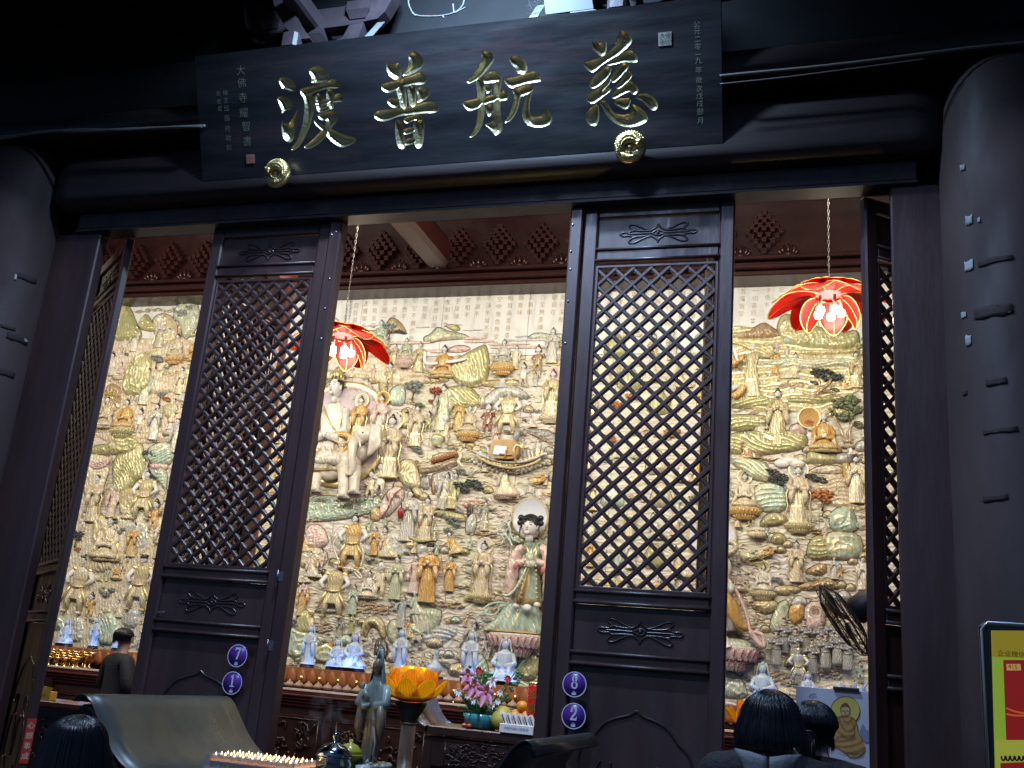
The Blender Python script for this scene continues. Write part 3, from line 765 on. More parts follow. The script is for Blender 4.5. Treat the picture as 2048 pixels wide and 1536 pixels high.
# ------------------------------------------------------------------ relief wall
RW = empty('relief_wall', (-4.5, MY, 0), label='tall marble relief wall crowded with carved and gilded figures, mountains, trees and clouds', cat='wall')
def mp(px, py, d=0.0):
    p = at(px, py, MY-d); return Vector((p.x+4.5, -d, p.z))
def crop(ox, oy, s): return lambda x, y: (ox+x/s, oy+y/s)
SKIN = mat('carved_white_marble', (.74, .70, .66), .30, vary=.08, vscale=30)
HAIR = mat('carved_black_stone', (.018, .018, .022), .35)
EYE = mat('painted_dark_line', (.02, .018, .02), .5); LIP = mat('painted_red', (.45, .05, .05), .5)
GLD = mat('gold_line', (.86, .68, .34), .30, metal=.62)
def stone(name, c, r=.24, v=.16, vs=14, lines=True):
    """polished coloured stone with carved drapery lines, gilded along their crests"""
    if name in MATS: return MATS[name]
    M_ = bpy.data.materials.new(name); M_.use_nodes = True; t = M_.node_tree; b = t.nodes['Principled BSDF']; b.inputs['Roughness'].default_value = r
    tc = t.nodes.new('ShaderNodeTexCoord'); n = t.nodes.new('ShaderNodeTexNoise'); n.inputs['Scale'].default_value = vs; n.inputs['Detail'].default_value = 5; t.links.new(tc.outputs['Object'], n.inputs['Vector'])
    mr = t.nodes.new('ShaderNodeMapRange'); mr.inputs[1].default_value = .3; mr.inputs[2].default_value = .7; mr.inputs[3].default_value = 1-v; mr.inputs[4].default_value = 1+v; t.links.new(n.outputs[0], mr.inputs[0])
    mx = t.nodes.new('ShaderNodeMix'); mx.data_type = 'RGBA'; mx.blend_type = 'MULTIPLY'; mx.inputs[0].default_value = 1; mx.inputs[6].default_value = (*c, 1); t.links.new(mr.outputs[0], mx.inputs[7]); col = mx.outputs[2]
    if lines:
        mpn = t.nodes.new('ShaderNodeMapping'); mpn.inputs['Rotation'].default_value = (0, .25, 0); t.links.new(tc.outputs['Object'], mpn.inputs[0])
        w = t.nodes.new('ShaderNodeTexWave'); w.wave_type = 'BANDS'; w.bands_direction = 'X'; w.inputs['Scale'].default_value = 6.5; w.inputs['Distortion'].default_value = 7.5; w.inputs['Detail'].default_value = 2.0; w.inputs['Detail Scale'].default_value = 1.3; t.links.new(mpn.outputs[0], w.inputs['Vector'])
        g = t.nodes.new('ShaderNodeMapRange'); g.inputs[1].default_value = .955; g.inputs[2].default_value = .995; t.links.new(w.outputs['Fac'], g.inputs[0])
        m2 = t.nodes.new('ShaderNodeMix'); m2.data_type = 'RGBA'; t.links.new(g.outputs[0], m2.inputs[0]); t.links.new(col, m2.inputs[6]); m2.inputs[7].default_value = (.78, .60, .28, 1); col = m2.outputs[2]
        k = t.nodes.new('ShaderNodeMath'); k.operation = 'MULTIPLY'; k.inputs[1].default_value = .55; t.links.new(g.outputs[0], k.inputs[0]); t.links.new(k.outputs[0], b.inputs['Metallic'])
        bp = t.nodes.new('ShaderNodeBump'); bp.inputs['Strength'].default_value = .5; bp.inputs['Distance'].default_value = .010; t.links.new(w.outputs['Fac'], bp.inputs['Height']); t.links.new(bp.outputs[0], b.inputs['Normal'])
    t.links.new(col, b.inputs['Base Color']); MATS[name] = M_
    return M_
PAL = {
 'white': ((.76, .72, .66), (.66, .60, .52)), 'silver': ((.56, .56, .54), (.45, .45, .42)), 'green': ((.46, .51, .38), (.57, .56, .42)),
 'jade': ((.43, .55, .46), (.57, .61, .50)), 'orange': ((.60, .33, .10), (.66, .47, .24)), 'tan': ((.58, .47, .34), (.64, .55, .42)),
 'gold': ((.52, .43, .24), (.62, .54, .36)), 'pink': ((.69, .49, .46), (.70, .58, .54)), 'maroon': ((.22, .06, .05), (.32, .13, .10)),
 'grey': ((.30, .30, .31), (.40, .39, .37)), 'brown': ((.34, .22, .13), (.46, .33, .19)), 'blue': ((.36, .41, .48), (.46, .47, .48)),
 'olive': ((.38, .37, .18), (.49, .45, .24)), 'cream': ((.70, .62, .48), (.66, .56, .40)), 'black': ((.06, .06, .065), (.10, .10, .10))}
def pal(n): return [stone('stone_'+n, PAL[n][0]), stone('stone_'+n+'_light', PAL[n][1]), GLD]

FL = .58                                  # how far the carving is flattened against the wall
def loft(b, rings, seg=26, nf=7, amp=.07, ph=0.0, tw=.6, gold=True, mi=0, mi2=1, split=None):
    n0 = len(rings); n = 3*(n0-1)+1; seg = int(seg*1.9); nf = int(nf*1.7)
    rr = np.array(rings); T0 = np.linspace(0, 1, n0); T1 = np.linspace(0, 1, n)
    rings = np.stack([np.interp(T1, T0, rr[:, c]) for c in range(5)], 1)
    if split is not None: split = split*3
    tw = tw/3; vs = []; fs = []; ms = []
    for i, (cx, cy, z, rx, ry) in enumerate(rings):
        t = i/(n-1)
        for k in range(seg):
            a = 2*PI*k/seg; w = 1+1.75*amp*(1-t)**.5*(.62*math.cos(nf*a+ph+tw*i+1.1*math.sin(3*a+i*.25))+.5*math.cos(nf*.37*a+ph*2-i*.22))
            vs.append((cx+rx*w*math.cos(a), (cy+ry*w*math.sin(a))*FL, z))
    for i in range(n-1):
        for k in range(seg):
            a, c = i*seg+k, i*seg+(k+1) % seg
            fs.append((a, c, c+seg, a+seg))
            an = 2*PI*(k+.5)/seg; crest = math.cos(nf*an+ph+tw*(i+.5)+1.1*math.sin(3*an+(i+.5)*.25))
            mm = mi if (split is None or i >= split) else mi2
            if gold and crest > .84 and i/(n-1) < .66 and math.sin(i*.55+an*5) > -.2: mm = 2
            if gold and (i == 0 or (split is not None and i == split)): mm = 2
            ms.append(mm)
    fs.append(tuple(range(seg))[::-1]); ms.append(2 if gold else mi); fs.append(tuple(range((n-1)*seg, n*seg))); ms.append(mi)
    b.add(vs, fs, ms)
def ft(b, P, R, mi=0, seg=8): b.tube([(x, y*FL, z) for x, y, z in P], R, seg, mi)
def head_mesh(r=1.0, beard=False, bald=False):
    b = MB(); b.ball((0, 0, 0), (.80*r, .72*r, r), 16, 12, 0)
    b.ball((0, -.72*r, -.12*r), (.10*r, .14*r, .20*r), 6, 5, 0)                       # nose
    b.ball((0, -.62*r, -.70*r), (.28*r, .2*r, .2*r), 8, 5, 0)                          # chin
    for s in (-1, 1):
        b.ball((s*.80*r, 0, -.1*r), (.11*r, .15*r, .28*r), 6, 5, 0)                    # ears
        b.ball((s*.30*r, -.655*r, .06*r), (.17*r, .06*r, .045*r), 8, 4, 1)             # eyes
        b.tube([(s*.14*r, -.70*r, .22*r), (s*.32*r, -.67*r, .28*r), (s*.50*r, -.56*r, .22*r)], .028*r, 5, 1)
    b.ball((0, -.70*r, -.46*r), (.15*r, .06*r, .05*r), 8, 4, 2)
    b.tube([(0, .05*r, -.75*r), (0, .05*r, -1.45*r)], [.34*r, .40*r], 10, 0)           # neck
    if beard:
        for k in range(5): b.tube([((k-2)*.12*r, -.62*r, -.75*r), ((k-2)*.10*r, -.66*r, -1.5*r)], [.08*r, .02*r], 5, 1)
    return b.mesh('relief_head', [SKIN, EYE, LIP])
def hair_mesh(kind, r=1.0):
    b = MB()
    if kind == 'bun':
        b.ball((0, .14*r, .22*r), (.90*r, .80*r, .92*r), 14, 9, 0); b.ball((0, .1*r, 1.25*r), (.36*r, .34*r, .42*r), 10, 7, 0); b.ball((0, .08*r, .98*r), (.44*r, .4*r, .12*r), 10, 4, 1)
        b.tube([(-.85*r, .1*r, .1*r), (-.9*r, .15*r, -.7*r)], [.16*r, .08*r], 6, 0); b.tube([(.85*r, .1*r, .1*r), (.9*r, .15*r, -.7*r)], [.16*r, .08*r], 6, 0)
    elif kind == 'crown':
        b.ball((0, .14*r, .22*r), (.90*r, .80*r, .90*r), 14, 9, 0)
        for k in range(7):
            a = PI*(k/6); x = -.8*r*math.cos(a); b.tube([(x, -.45*r*math.sin(a), .55*r), (x*1.05, -.5*r*math.sin(a), (1.0+.55*math.sin(a))*r)], [.17*r, .05*r], 6, 1)
        b.ball((0, .0, 1.1*r), (.5*r, .45*r, .5*r), 10, 6, 1)
    elif kind == 'twin':
        b.ball((0, .14*r, .22*r), (.90*r, .80*r, .90*r), 14, 9, 0)
        for s in (-1, 1): b.ball((s*.62*r, .1*r, 1.0*r), .30*r, 10, 6, 0)
    elif kind == 'cap':
        b.lathe([(.92*r, .18*r), (.95*r, .34*r), (.86*r, .7*r), (.8*r, 1.05*r), (0, 1.12*r)], 14, 1, sy=.9); b.ball((0, .2*r, .0), (.86*r, .72*r, .7*r), 12, 7, 0); b.ball((0, -.75*r, .55*r), (.12*r, .08*r, .12*r), 6, 4, 1)
    elif kind == 'hat':
        b.lathe([(.9*r, .25*r), (.92*r, .6*r), (.7*r, .95*r), (.6*r, 1.0*r)], 14, 0); b.box((0, 0, 1.1*r), (2.1*r, 1.2*r, .14*r), 0); b.ball((0, .2*r, .0), (.86*r, .72*r, .7*r), 12, 7, 0)
        for s in np.linspace(-1, 1, 7): b.tube([(s*.95*r, -.58*r, 1.05*r), (s*.95*r, -.6*r, .7*r)], .035*r, 4, 1)
    elif kind == 'helmet':
        b.ball((0, .06*r, .25*r), (.98*r, .88*r, .95*r), 14, 9, 1); b.tube([(0, 0, 1.1*r), (0, 0, 1.75*r)], [.14*r, .04*r], 6, 1)
        for s in (-1, 1): b.tube([(s*.9*r, -.1*r, .4*r), (s*1.3*r, 0, .9*r)], [.2*r, .05*r], 6, 1)
    return b.mesh('relief_hair', [HAIR, GLD])
HEADS = {False: head_mesh(), True: head_mesh(beard=True)}
HAIRS = {k: hair_mesh(k) for k in ('bun', 'crown', 'twin', 'cap', 'hat', 'helmet')}
BODY = {}
def body(kind):
    """returns (mesh, head position, head radius): unit height, feet at z=0, slots robe / second / gold / skin"""
    if kind in BODY: return BODY[kind]
    b = MB(); hp = (0, -.03, .912); hr = .071
    def arm(P, R, hand=True, hr_=.02):
        ft(b, P, R, 0, 9)
        if hand: b.ball((P[-1][0], P[-1][1]*FL, P[-1][2]), (hr_, hr_, hr_*1.15), 7, 5, 3)
    if kind in ('stand', 'stand2', 'stand3', 'stand4'):
        ph = {'stand': 0, 'stand2': 1.3, 'stand3': 2.1, 'stand4': .6}[kind]; lean = {'stand': 0, 'stand2': .03, 'stand3': -.03, 'stand4': 0}[kind]
        loft(b, [(lean*0, 0, 0, .165, .12), (0, 0, .05, .15, .115), (lean*.3, 0, .15, .135, .11), (lean*.6, 0, .28, .13, .11), (lean, 0, .40, .125, .105), (lean*1.1, 0, .50, .105, .09), (lean, 0, .57, .095, .085), (lean*.8, 0, .66, .115, .09), (lean*.5, 0, .74, .125, .085), (lean*.3, 0, .785, .10, .07), (0, 0, .815, .045, .045), (0, 0, .85, .035, .035)], nf=7 if kind != 'stand2' else 9, ph=ph, split=3 if kind != 'stand4' else None)
        if kind == 'stand':        # hands joined, wide sleeves
            for s in (-1, 1):
                ft(b, [(s*.115, -.02, .755), (s*.16, -.06, .64), (s*.12, -.12, .57), (s*.03, -.16, .60)], [.042, .055, .062, .045], 0, 9)
                ft(b, [(s*.10, -.13, .57), (s*.12, -.13, .45), (s*.11, -.12, .33)], [.05, .05, .012], 1, 8)
                ft(b, [(s*.14, -.1, .66), (s*.20, -.06, .5), (s*.17, -.06, .3), (s*.22, -.04, .14), (s*.19, -.03, .04)], [.010, .016, .013, .016, .006], 2, 6)
            b.ball((0, -.17*FL-.01, .615), (.028, .028, .035), 8, 6, 3)
        elif kind == 'stand2':     # one hand raised
            arm([(.115, -.02, .755), (.18, -.05, .64), (.17, -.10, .76)], [.042, .05, .03]); ft(b, [(.17, -.06, .66), (.19, -.06, .5), (.18, -.05, .40)], [.045, .05, .012], 1, 8)
            arm([(-.115, -.02, .755), (-.17, -.04, .60), (-.12, -.12, .48)], [.042, .05, .036]); ft(b, [(-.14, -.08, .52), (-.16, -.08, .38), (-.15, -.06, .28)], [.045, .045, .012], 1, 8)
        elif kind == 'stand3':     # arms stretched wide
            arm([(.115, -.02, .755), (.26, -.05, .73), (.40, -.05, .80)], [.042, .036, .022]); arm([(-.115, -.02, .755), (-.26, -.05, .72), (-.40, -.05, .80)], [.042, .036, .022])
            ft(b, [(-.22, -.05, .72), (-.26, -.05, .58), (-.2, -.05, .50)], [.05, .07, .012], 1, 8)
        else:                      # holding something before the chest
            for s in (-1, 1): arm([(s*.115, -.02, .755), (s*.175, -.06, .62), (s*.05, -.15, .62)], [.042, .048, .036]); ft(b, [(s*.12, -.1, .6), (s*.16, -.1, .46), (s*.17, -.08, .36)], [.045, .05, .012], 1, 8)
            b.ball((0, -.18*FL, .66), (.035, .03, .045), 8, 6, 2)
    elif kind == 'seat':
        hp = (0, -.04, .875); hr = .088
        loft(b, [(0, 0, 0, .37, .24), (0, 0, .05, .40, .26), (0, -.02, .12, .38, .26), (0, -.02, .19, .28, .22), (0, 0, .26, .19, .16), (0, 0, .36, .16, .13), (0, 0, .48, .165, .13), (0, 0, .60, .185, .125), (0, 0, .675, .15, .10), (0, 0, .72, .065, .06), (0, 0, .77, .05, .05)], seg=30, nf=9, amp=.07, tw=.35, split=3)
        for s in (-1, 1):
            ft(b, [(s*.165, 0, .64), (s*.24, -.05, .44), (s*.17, -.18, .33), (s*.03, -.22, .35)], [.055, .06, .055, .035], 0, 9)
            ft(b, [(s*.2, -.12, .36), (s*.27, -.12, .2), (s*.34, -.1, .06)], [.06, .055, .012], 1, 8)
            ft(b, [(s*.34, -.16, .10), (s*.16, -.24, .11), (-s*.06, -.26, .08)], [.06, .06, .03], 1, 8)
        b.ball((0, -.23*FL-.01, .36), (.045, .03, .04), 8, 6, 3)
        ft(b, [(-.12, -.12, .66), (0, -.15, .50), (.10, -.14, .42)], .012, 2, 6)
    elif kind == 'child':
        hp = (0, -.03, .83); hr = .115
        loft(b, [(0, 0, .30, .15, .11), (0, 0, .36, .14, .11), (0, 0, .46, .12, .10), (0, 0, .56, .13, .10), (0, 0, .64, .12, .085), (0, 0, .69, .06, .055), (0, 0, .74, .05, .05)], seg=20, nf=6, amp=.06)
        for s in (-1, 1):
            ft(b, [(s*.07, 0, .34), (s*.10, -.05, .18), (s*.09, 0, .05)], [.065, .052, .040], 1, 8); b.ball((s*.10, -.05*FL, .025), (.05, .05, .03), 7, 5, 3)
        arm([(.12, 0, .64), (.21, -.06, .56), (.20, -.10, .70)], [.042, .036, .026], True, .032); arm([(-.12, 0, .64), (-.20, -.06, .50), (-.10, -.14, .48)], [.042, .036, .026], True, .032)
    elif kind == 'warrior':
        hp = (0, -.03, .908); hr = .070
        for s in (-1, 1):
            ft(b, [(s*.07, 0, .40), (s*.13, -.05, .22), (s*.15, 0, .05)], [.075, .058, .045], 1, 9); b.ball((s*.16, -.08*FL, .025), (.05, .07, .03), 8, 5, 0)
        loft(b, [(0, 0, .24, .20, .13), (0, 0, .30, .19, .13), (0, 0, .40, .15, .12), (0, 0, .48, .125, .11), (0, 0, .56, .13, .11), (0, 0, .66, .155, .115), (0, 0, .74, .16, .10), (0, 0, .79, .10, .07), (0, 0, .82, .05, .05), (0, 0, .85, .04, .04)], seg=26, nf=8, amp=.08, split=4)
        for s in (-1, 1):
            b.ball((s*.165, 0, .75), (.065, .055, .06), 9, 6, 2)
            ft(b, [(s*.16, 0, .74), (s*.27, -.04, .60), (s*.18, -.12, .50)], [.05, .045, .034], 3, 9)
            ft(b, [(s*.12, -.12, .44), (s*.2, -.08, .30), (s*.26, -.05, .16)], [.02, .03, .012], 2, 6)
        ft(b, [(-.14, -.10, .47), (0, -.15, .45), (.14, -.10, .47)], .02, 2, 6)
    elif kind == 'soldier':
        hp = (0, -.03, .90); hr = .066
        loft(b, [(0, 0, 0, .13, .10), (0, 0, .2, .135, .105), (0, 0, .40, .13, .105), (0, 0, .50, .115, .10), (0, 0, .62, .135, .105), (0, 0, .74, .14, .09), (0, 0, .79, .09, .065), (0, 0, .82, .05, .05), (0, 0, .85, .04, .04)], seg=22, nf=5, amp=.05, gold=False, split=2)
        arm([(.13, 0, .74), (.19, -.06, .60), (.02, -.16, .58)], [.048, .048, .032], True, .026); arm([(-.13, 0, .74), (-.19, -.06, .60), (-.06, -.16, .64)], [.048, .048, .032], True, .026)
        ft(b, [(-.09, -.1, .79), (0, -.13, .765), (.09, -.1, .79)], .014, 2, 6); ft(b, [(-.11, -.1, .47), (0, -.135, .46), (.11, -.1, .47)], .012, 2, 6)
    elif kind == 'kneel':
        hp = (-.12, -.04, .83); hr = .095
        loft(b, [(.08, 0, 0, .34, .16), (.08, 0, .08, .33, .16), (.05, 0, .18, .26, .15), (-.02, 0, .30, .17, .13), (-.06, 0, .42, .14, .12), (-.09, 0, .55, .15, .11), (-.11, 0, .64, .12, .09), (-.12, 0, .69, .055, .05), (-.12, 0, .74, .05, .05)], seg=24, nf=7, amp=.07, split=3)
        arm([(-.06, -.05, .60), (-.20, -.12, .46), (-.34, -.14, .52)], [.05, .046, .03], True, .035)
        ft(b, [(-.2, -.12, .46), (-.22, -.12, .3), (-.2, -.1, .2)], [.05, .05, .012], 1, 8)
    BODY[kind] = (b.mesh('relief_figure', [SKIN, SKIN, GLD, SKIN]), hp, hr)
    return BODY[kind]
def halo_mesh():
    b = MB(); b.lathe([(0, 0), (1, 0), (1.04, .06), (1, .10), (.93, .10), (.90, .05), (0, .05)], 40, lambda i: 1 if i in (1, 2, 3) else 0, M=Matrix.Rotation(PI/2, 4, 'X'))
    return b.mesh('halo', [SKIN, GLD])
HALO = halo_mesh()
def lotus_mesh(n=13, rows=2):
    """lotus throne, width 2 (x -1..1), top at z=0"""
    b = MB(); b.lathe([(.55, -.62), (.62, -.58), (.60, -.5), (.80, -.28), (.95, -.05), (.92, 0), (0, 0)], 28, 1, sy=FL*.9)
    for row in range(rows):
        for k in range(n):
            a = PI+PI*(k+.5*(row % 2))/(n-1)
            c, s = math.cos(a), math.sin(a); R0 = .70+.28*(1-row); z0 = -.30*row-.02
            G = []
            for i in range(6):
                t = i/5; rr = []
                for j in range(5):
                    u = j/4-.5; w = .34*math.sin(PI*min(1, .25+.75*(1-t)))**.8*(1 if t < 1 else .0)
                    ang = a+u*w*1.35; rad = R0-.20*t*(1+row*.4)+.07*math.cos(u*PI)
                    rr.append((rad*math.cos(ang), rad*math.sin(ang)*FL*.9, z0-.05-.36*t if True else 0))
                G.append(rr)
            b.sheet(G, 0 if (k+row) % 1 == 0 else 0)
            ang = a; b.tube([((R0-.03)*c*1.05, (R0+.06)*s*FL*.9, z0-.08), ((R0-.14)*c*1.05, (R0-.0)*s*FL*.9, z0-.30)], [.028, .012], 5, 2)
    return b.mesh('lotus_throne', [SKIN, SKIN, GLD])
LOTUS = lotus_mesh()
nfig = 0
PLACED = []; FIGS = []
OUTL = mat('brown_outline_stone', (.16, .11, .07), .5)
def fig(kind, px, py, hpx, p='white', hair='bun', halo=None, lotus=None, beard=False, tilt=0.0, depth=.02, flip=False, hs=1.0, xs=1.0):
    """one carved figure: feet at pixel (px,py) of the wall, height hpx pixels"""
    base = mp(px, py, depth); top = mp(px, py-hpx, depth); h = top.z-base.z
    PLACED.append((px, py-hpx/2, max(10, hpx*.42))); FIGS.append(1)
    me, hp, hr = body(kind); hr = hr*hs
    o = inst('relief_figure', me, RW, base, (0, tilt, 0), (-h if flip else h*xs, h, h), pal(p)+[SKIN])
    hd = inst('head', HEADS[beard], o, hp, (0, 0, rnd.uniform(-.35, .35)), hr)
    if hair: inst('hair', HAIRS[hair], o, hp, (0, 0, 0), hr, [HAIR, stone('cap_red_stone', (.20, .05, .04))] if hair == 'cap' else None)
    if halo:
        inst('halo', HALO, o, (hp[0], .02, hp[2]+hr*.2), (0, 0, 0), (hr*2.3, .12, hr*2.3), [stone('halo_'+halo, PAL[halo][0] if halo in PAL else (.7, .7, .72), lines=False), GLD])
    if lotus:
        lw = .46 if kind == 'seat' else .24
        inst('lotus_throne', LOTUS, o, (0, 0, .015), (0, 0, 0), (lw, lw, lw), pal(lotus))
    return o
# ---- patches: hills, cliffs, rocks and ground with carved ridges
def patch(P, kind='mound', c='olive', H=.05, name='carved_hill', ang=0.0, freq=None, depth=0.0, gold=.86, cell=.0078, seed=None):
    if kind != 'plain' and name not in ('carved_ground', 'carved_water'): PLACED.append((float(np.mean([p[0] for p in P])), float(np.mean([p[1] for p in P])), .38*max(np.ptp([p[0] for p in P]), np.ptp([p[1] for p in P]))))
    Q = np.array([(mp(x, y).x, mp(x, y).z) for x, y in P]); Q = chaikin(Q, 1 if len(Q) < 9 else 2)
    x0, z0 = Q.min(0)-.01; x1, z1 = Q.max(0)+.01
    nx = max(4, int((x1-x0)/cell)); nz = max(4, int((z1-z0)/cell))
    if nx*nz > 40000: k = math.sqrt(nx*nz/40000); nx = int(nx/k); nz = int(nz/k)
    X, Z = np.meshgrid(np.linspace(x0, x1, nx), np.linspace(z0, z1, nz))
    D = poly_sd(X, Z, Q); sd = seed if seed is not None else rnd.randint(0, 9999)
    ca, sa = math.cos(ang), math.sin(ang); u = X*ca+Z*sa; v = -X*sa+Z*ca
    dome = np.clip(D/.07, 0, 1); dome = dome*(2-dome)
    if kind == 'cliff':      # strands running down, gilded crests
        f = (freq or 62)*2.6; s = np.sin(f*(u+.26*fbm(u*4, v*3, sd)+.03*np.sin(v*9)+.03*fbm(u*26, v*12, sd+5))+6*fbm(u*4, v*3, sd+3)); hgt = .5+.5*s; line = hgt > gold
    elif kind == 'mound':    # nested contour bands
        f = (freq or 42)*2.4; s = np.sin(f*(D*.8+.20*fbm(X*5, Z*5, sd)+.02*fbm(X*26, Z*26, sd+4))+1.5); hgt = .5+.5*s; line = hgt > gold
    elif kind == 'wave':     # long horizontal crests
        f = (freq or 70)*2.0; s = np.sin(f*(v+.12*fbm(u*3.2, v*6, sd)+.016*np.sin(u*13)+.012*fbm(u*22, v*30, sd+2))); hgt = .5+.5*s; line = hgt > gold
    elif kind == 'scale':    # curly water or cloud scales
        f = (freq or 13)*1.2; n = fbm(X*f*.5, Z*f*.8, sd, 3); s = np.sin(n*52); hgt = .5+.5*s; line = hgt > gold
    else:                    # rough rock or foliage
        f = freq or 22; n = np.abs(fbm(X*f, Z*f, sd, 3)-.45)*3.2; hgt = 1-np.clip(n, 0, 1); line = hgt > gold+.06
    hh = (H*dome*(.72+.5*fbm(X*6, Z*6, sd+31))+np.minimum(.011, H*.5)*hgt*np.clip(D/.02, 0, 1)+.010*np.clip(D/.03, 0, 1)*fbm(X*28, Z*28, sd+13))*np.where(D > 0, 1, 0)-.004
    I = np.arange(nx*nz).reshape(nz, nx)
    F = np.stack([I[:-1, :-1], I[:-1, 1:], I[1:, 1:], I[1:, :-1]], -1).reshape(-1, 4)
    dd = D.reshape(-1); ok = (dd[F] > 0).any(1); F = F[ok]
    li = line.reshape(-1); gm = (li[F].sum(1) >= 3); sec = (fbm(X*3.1, Z*3.1, sd+9).reshape(-1)[F[:, 0]] > .5)
    used, inv = np.unique(F, return_inverse=True)
    V = np.stack([X.reshape(-1), -hh.reshape(-1)-depth, Z.reshape(-1)], 1)[used]
    me = bpy.data.meshes.new(name); me.from_pydata(V.tolist(), [], inv.reshape(F.shape).tolist())
    me.polygons.foreach_set('material_index', np.where(gm & (kind != 'plain'), 2, np.where(sec, 1, 0)).tolist())
    me.polygons.foreach_set('use_smooth', [True]*len(F))
    for mm in pal(c): me.materials.append(mm)
    me.update(); o = bpy.data.objects.new(name, me); COL.objects.link(o); o.parent = RW
    if name not in ('carved_ground', 'carved_water', 'carved_terrace'):
        b = MB(); b.tube([(q[0], -.006-depth, q[1]) for q in np.vstack([Q, Q[:1]])], .0045, 5); b.build('brown_outline', OUTL, o)  # thin brown tube along the edge of the patch
    return o
# ---- trees
def crown_mesh(seed, flat=.8, n=70, pine=False):
    r = random.Random(seed); b = MB()
    cl = [(r.uniform(-.6, .6), r.uniform(-.45, .5), r.uniform(.28, .5)) for _ in range(7)]
    for i in range(n):
        cx, cz, cr = cl[i % 7]; a = r.uniform(0, 2*PI); q = cr*math.sqrt(r.random())
        s = r.uniform(.07, .13)
        b.ball((cx+q*math.cos(a), -.10-.22*(1-(q/cr)**2)-r.uniform(0, .05), (cz+q*math.sin(a)*.8)*flat), (s*1.15, s*.9, s*.75 if pine else s), 7, 4, 1 if r.random() < .22 else 0)
    return b.mesh('tree_crown', [SKIN, SKIN])
CROWNS = [crown_mesh(k, .75 if k % 2 else .95, 78, k == 1) for k in range(4)]
CR = {'dark': ((.055, .065, .058), (.09, .10, .085)), 'grey': ((.20, .22, .19), (.28, .29, .25)), 'green': ((.13, .16, .09), (.24, .24, .12)), 'red': ((.30, .055, .03), (.36, .10, .05)), 'rust': ((.42, .15, .05), (.46, .20, .08)), 'gold': ((.40, .30, .08), (.55, .42, .14)), 'pink': ((.55, .34, .31), (.62, .45, .42)), 'pale': ((.50, .52, .40), (.60, .58, .44))}
def tree(px, py, wpx, c='dark', trunk=True, v=None, th=1.0, lean=0.0):
    PLACED.append((px, py, wpx*.5)); p = mp(px, py, .01); w = (mp(px+wpx/2, py).x-mp(px-wpx/2, py).x)/2
    e = empty('relief_tree', p); e.parent = RW
    inst('tree_crown', CROWNS[(v if v is not None else rnd.randint(0, 3))], e, (0, 0, 0), (0, 0, 0), (w, min(w, .35), w*.9), [stone('crown_'+c, CR[c][0], lines=False), stone('crown_'+c+'_light', CR[c][1], lines=False)])
    if trunk:
        b = MB(); T_ = w*1.15*th
        b.tube([(lean*w, -.02, -T_), (lean*.4*w+.06*w, -.035, -T_*.55), (0, -.03, -.1*w)], [.10*w, .07*w, .03*w], 7); b.tube([(lean*.4*w+.06*w, -.035, -T_*.5), (.35*w, -.03, -.15*w)], [.06*w, .02*w], 6); b.tube([(.03*w, -.035, -T_*.4), (-.35*w, -.03, 0)], [.05*w, .02*w], 6)
        b.build('tree_trunk', stone('trunk_stone', (.14, .07, .045)), e)
# ---- clouds of curls
def cloud_mesh(seed, n=12):
    r = random.Random(seed); b = MB()
    for k in range(n):
        cx, cz, R = r.uniform(-.85, .85), r.uniform(-.42, .42), r.uniform(.16, .28); s = r.choice((-1, 1)); a0 = r.uniform(0, 6.28)
        b.ball((cx, 0, cz), (R, .10, R*.8), 12, 6, 0 if r.random() < .7 else 1)
        P = [(cx+s*R*.86*(1-t)*math.cos(a0+t*9), -.10-.02*t, cz+R*.70*(1-t)*math.sin(a0+t*9)) for t in np.linspace(0, .86, 20)]
        b.tube(P, [.022]*19+[.012], 5, 2)
    return b.mesh('carved_cloud', [SKIN, SKIN, GLD])
CLOUDS = [cloud_mesh(k) for k in range(3)]
def cloud(px, py, wpx, c='pink', hs=.6):
    PLACED.append((px, py, wpx*.45)); p = mp(px, py, .012); w = (mp(px+wpx/2, py).x-mp(px-wpx/2, py).x)/2
    inst('carved_cloud', CLOUDS[rnd.randint(0, 2)], RW, p, (0, 0, 0), (w, min(.45, w), w*hs), pal(c))
def ribbon(pts, rpx, c='jade', d=.05, name='carved_ribbon', mi=None):
    P = chaikin([tuple(mp(x, y, d)) for x, y in pts], 3, False); r = rpx*.0053
    n = len(P); R = [r*(.5+.5*math.sin(PI*min(1, max(0, (i+.5)/n)))**.5) for i in range(n)]
    b = MB(); b.tube(P, R, 8, 0, flat=.45, up=(0, 1, 0)); b.build(name, mi or pal(c)[0], RW)
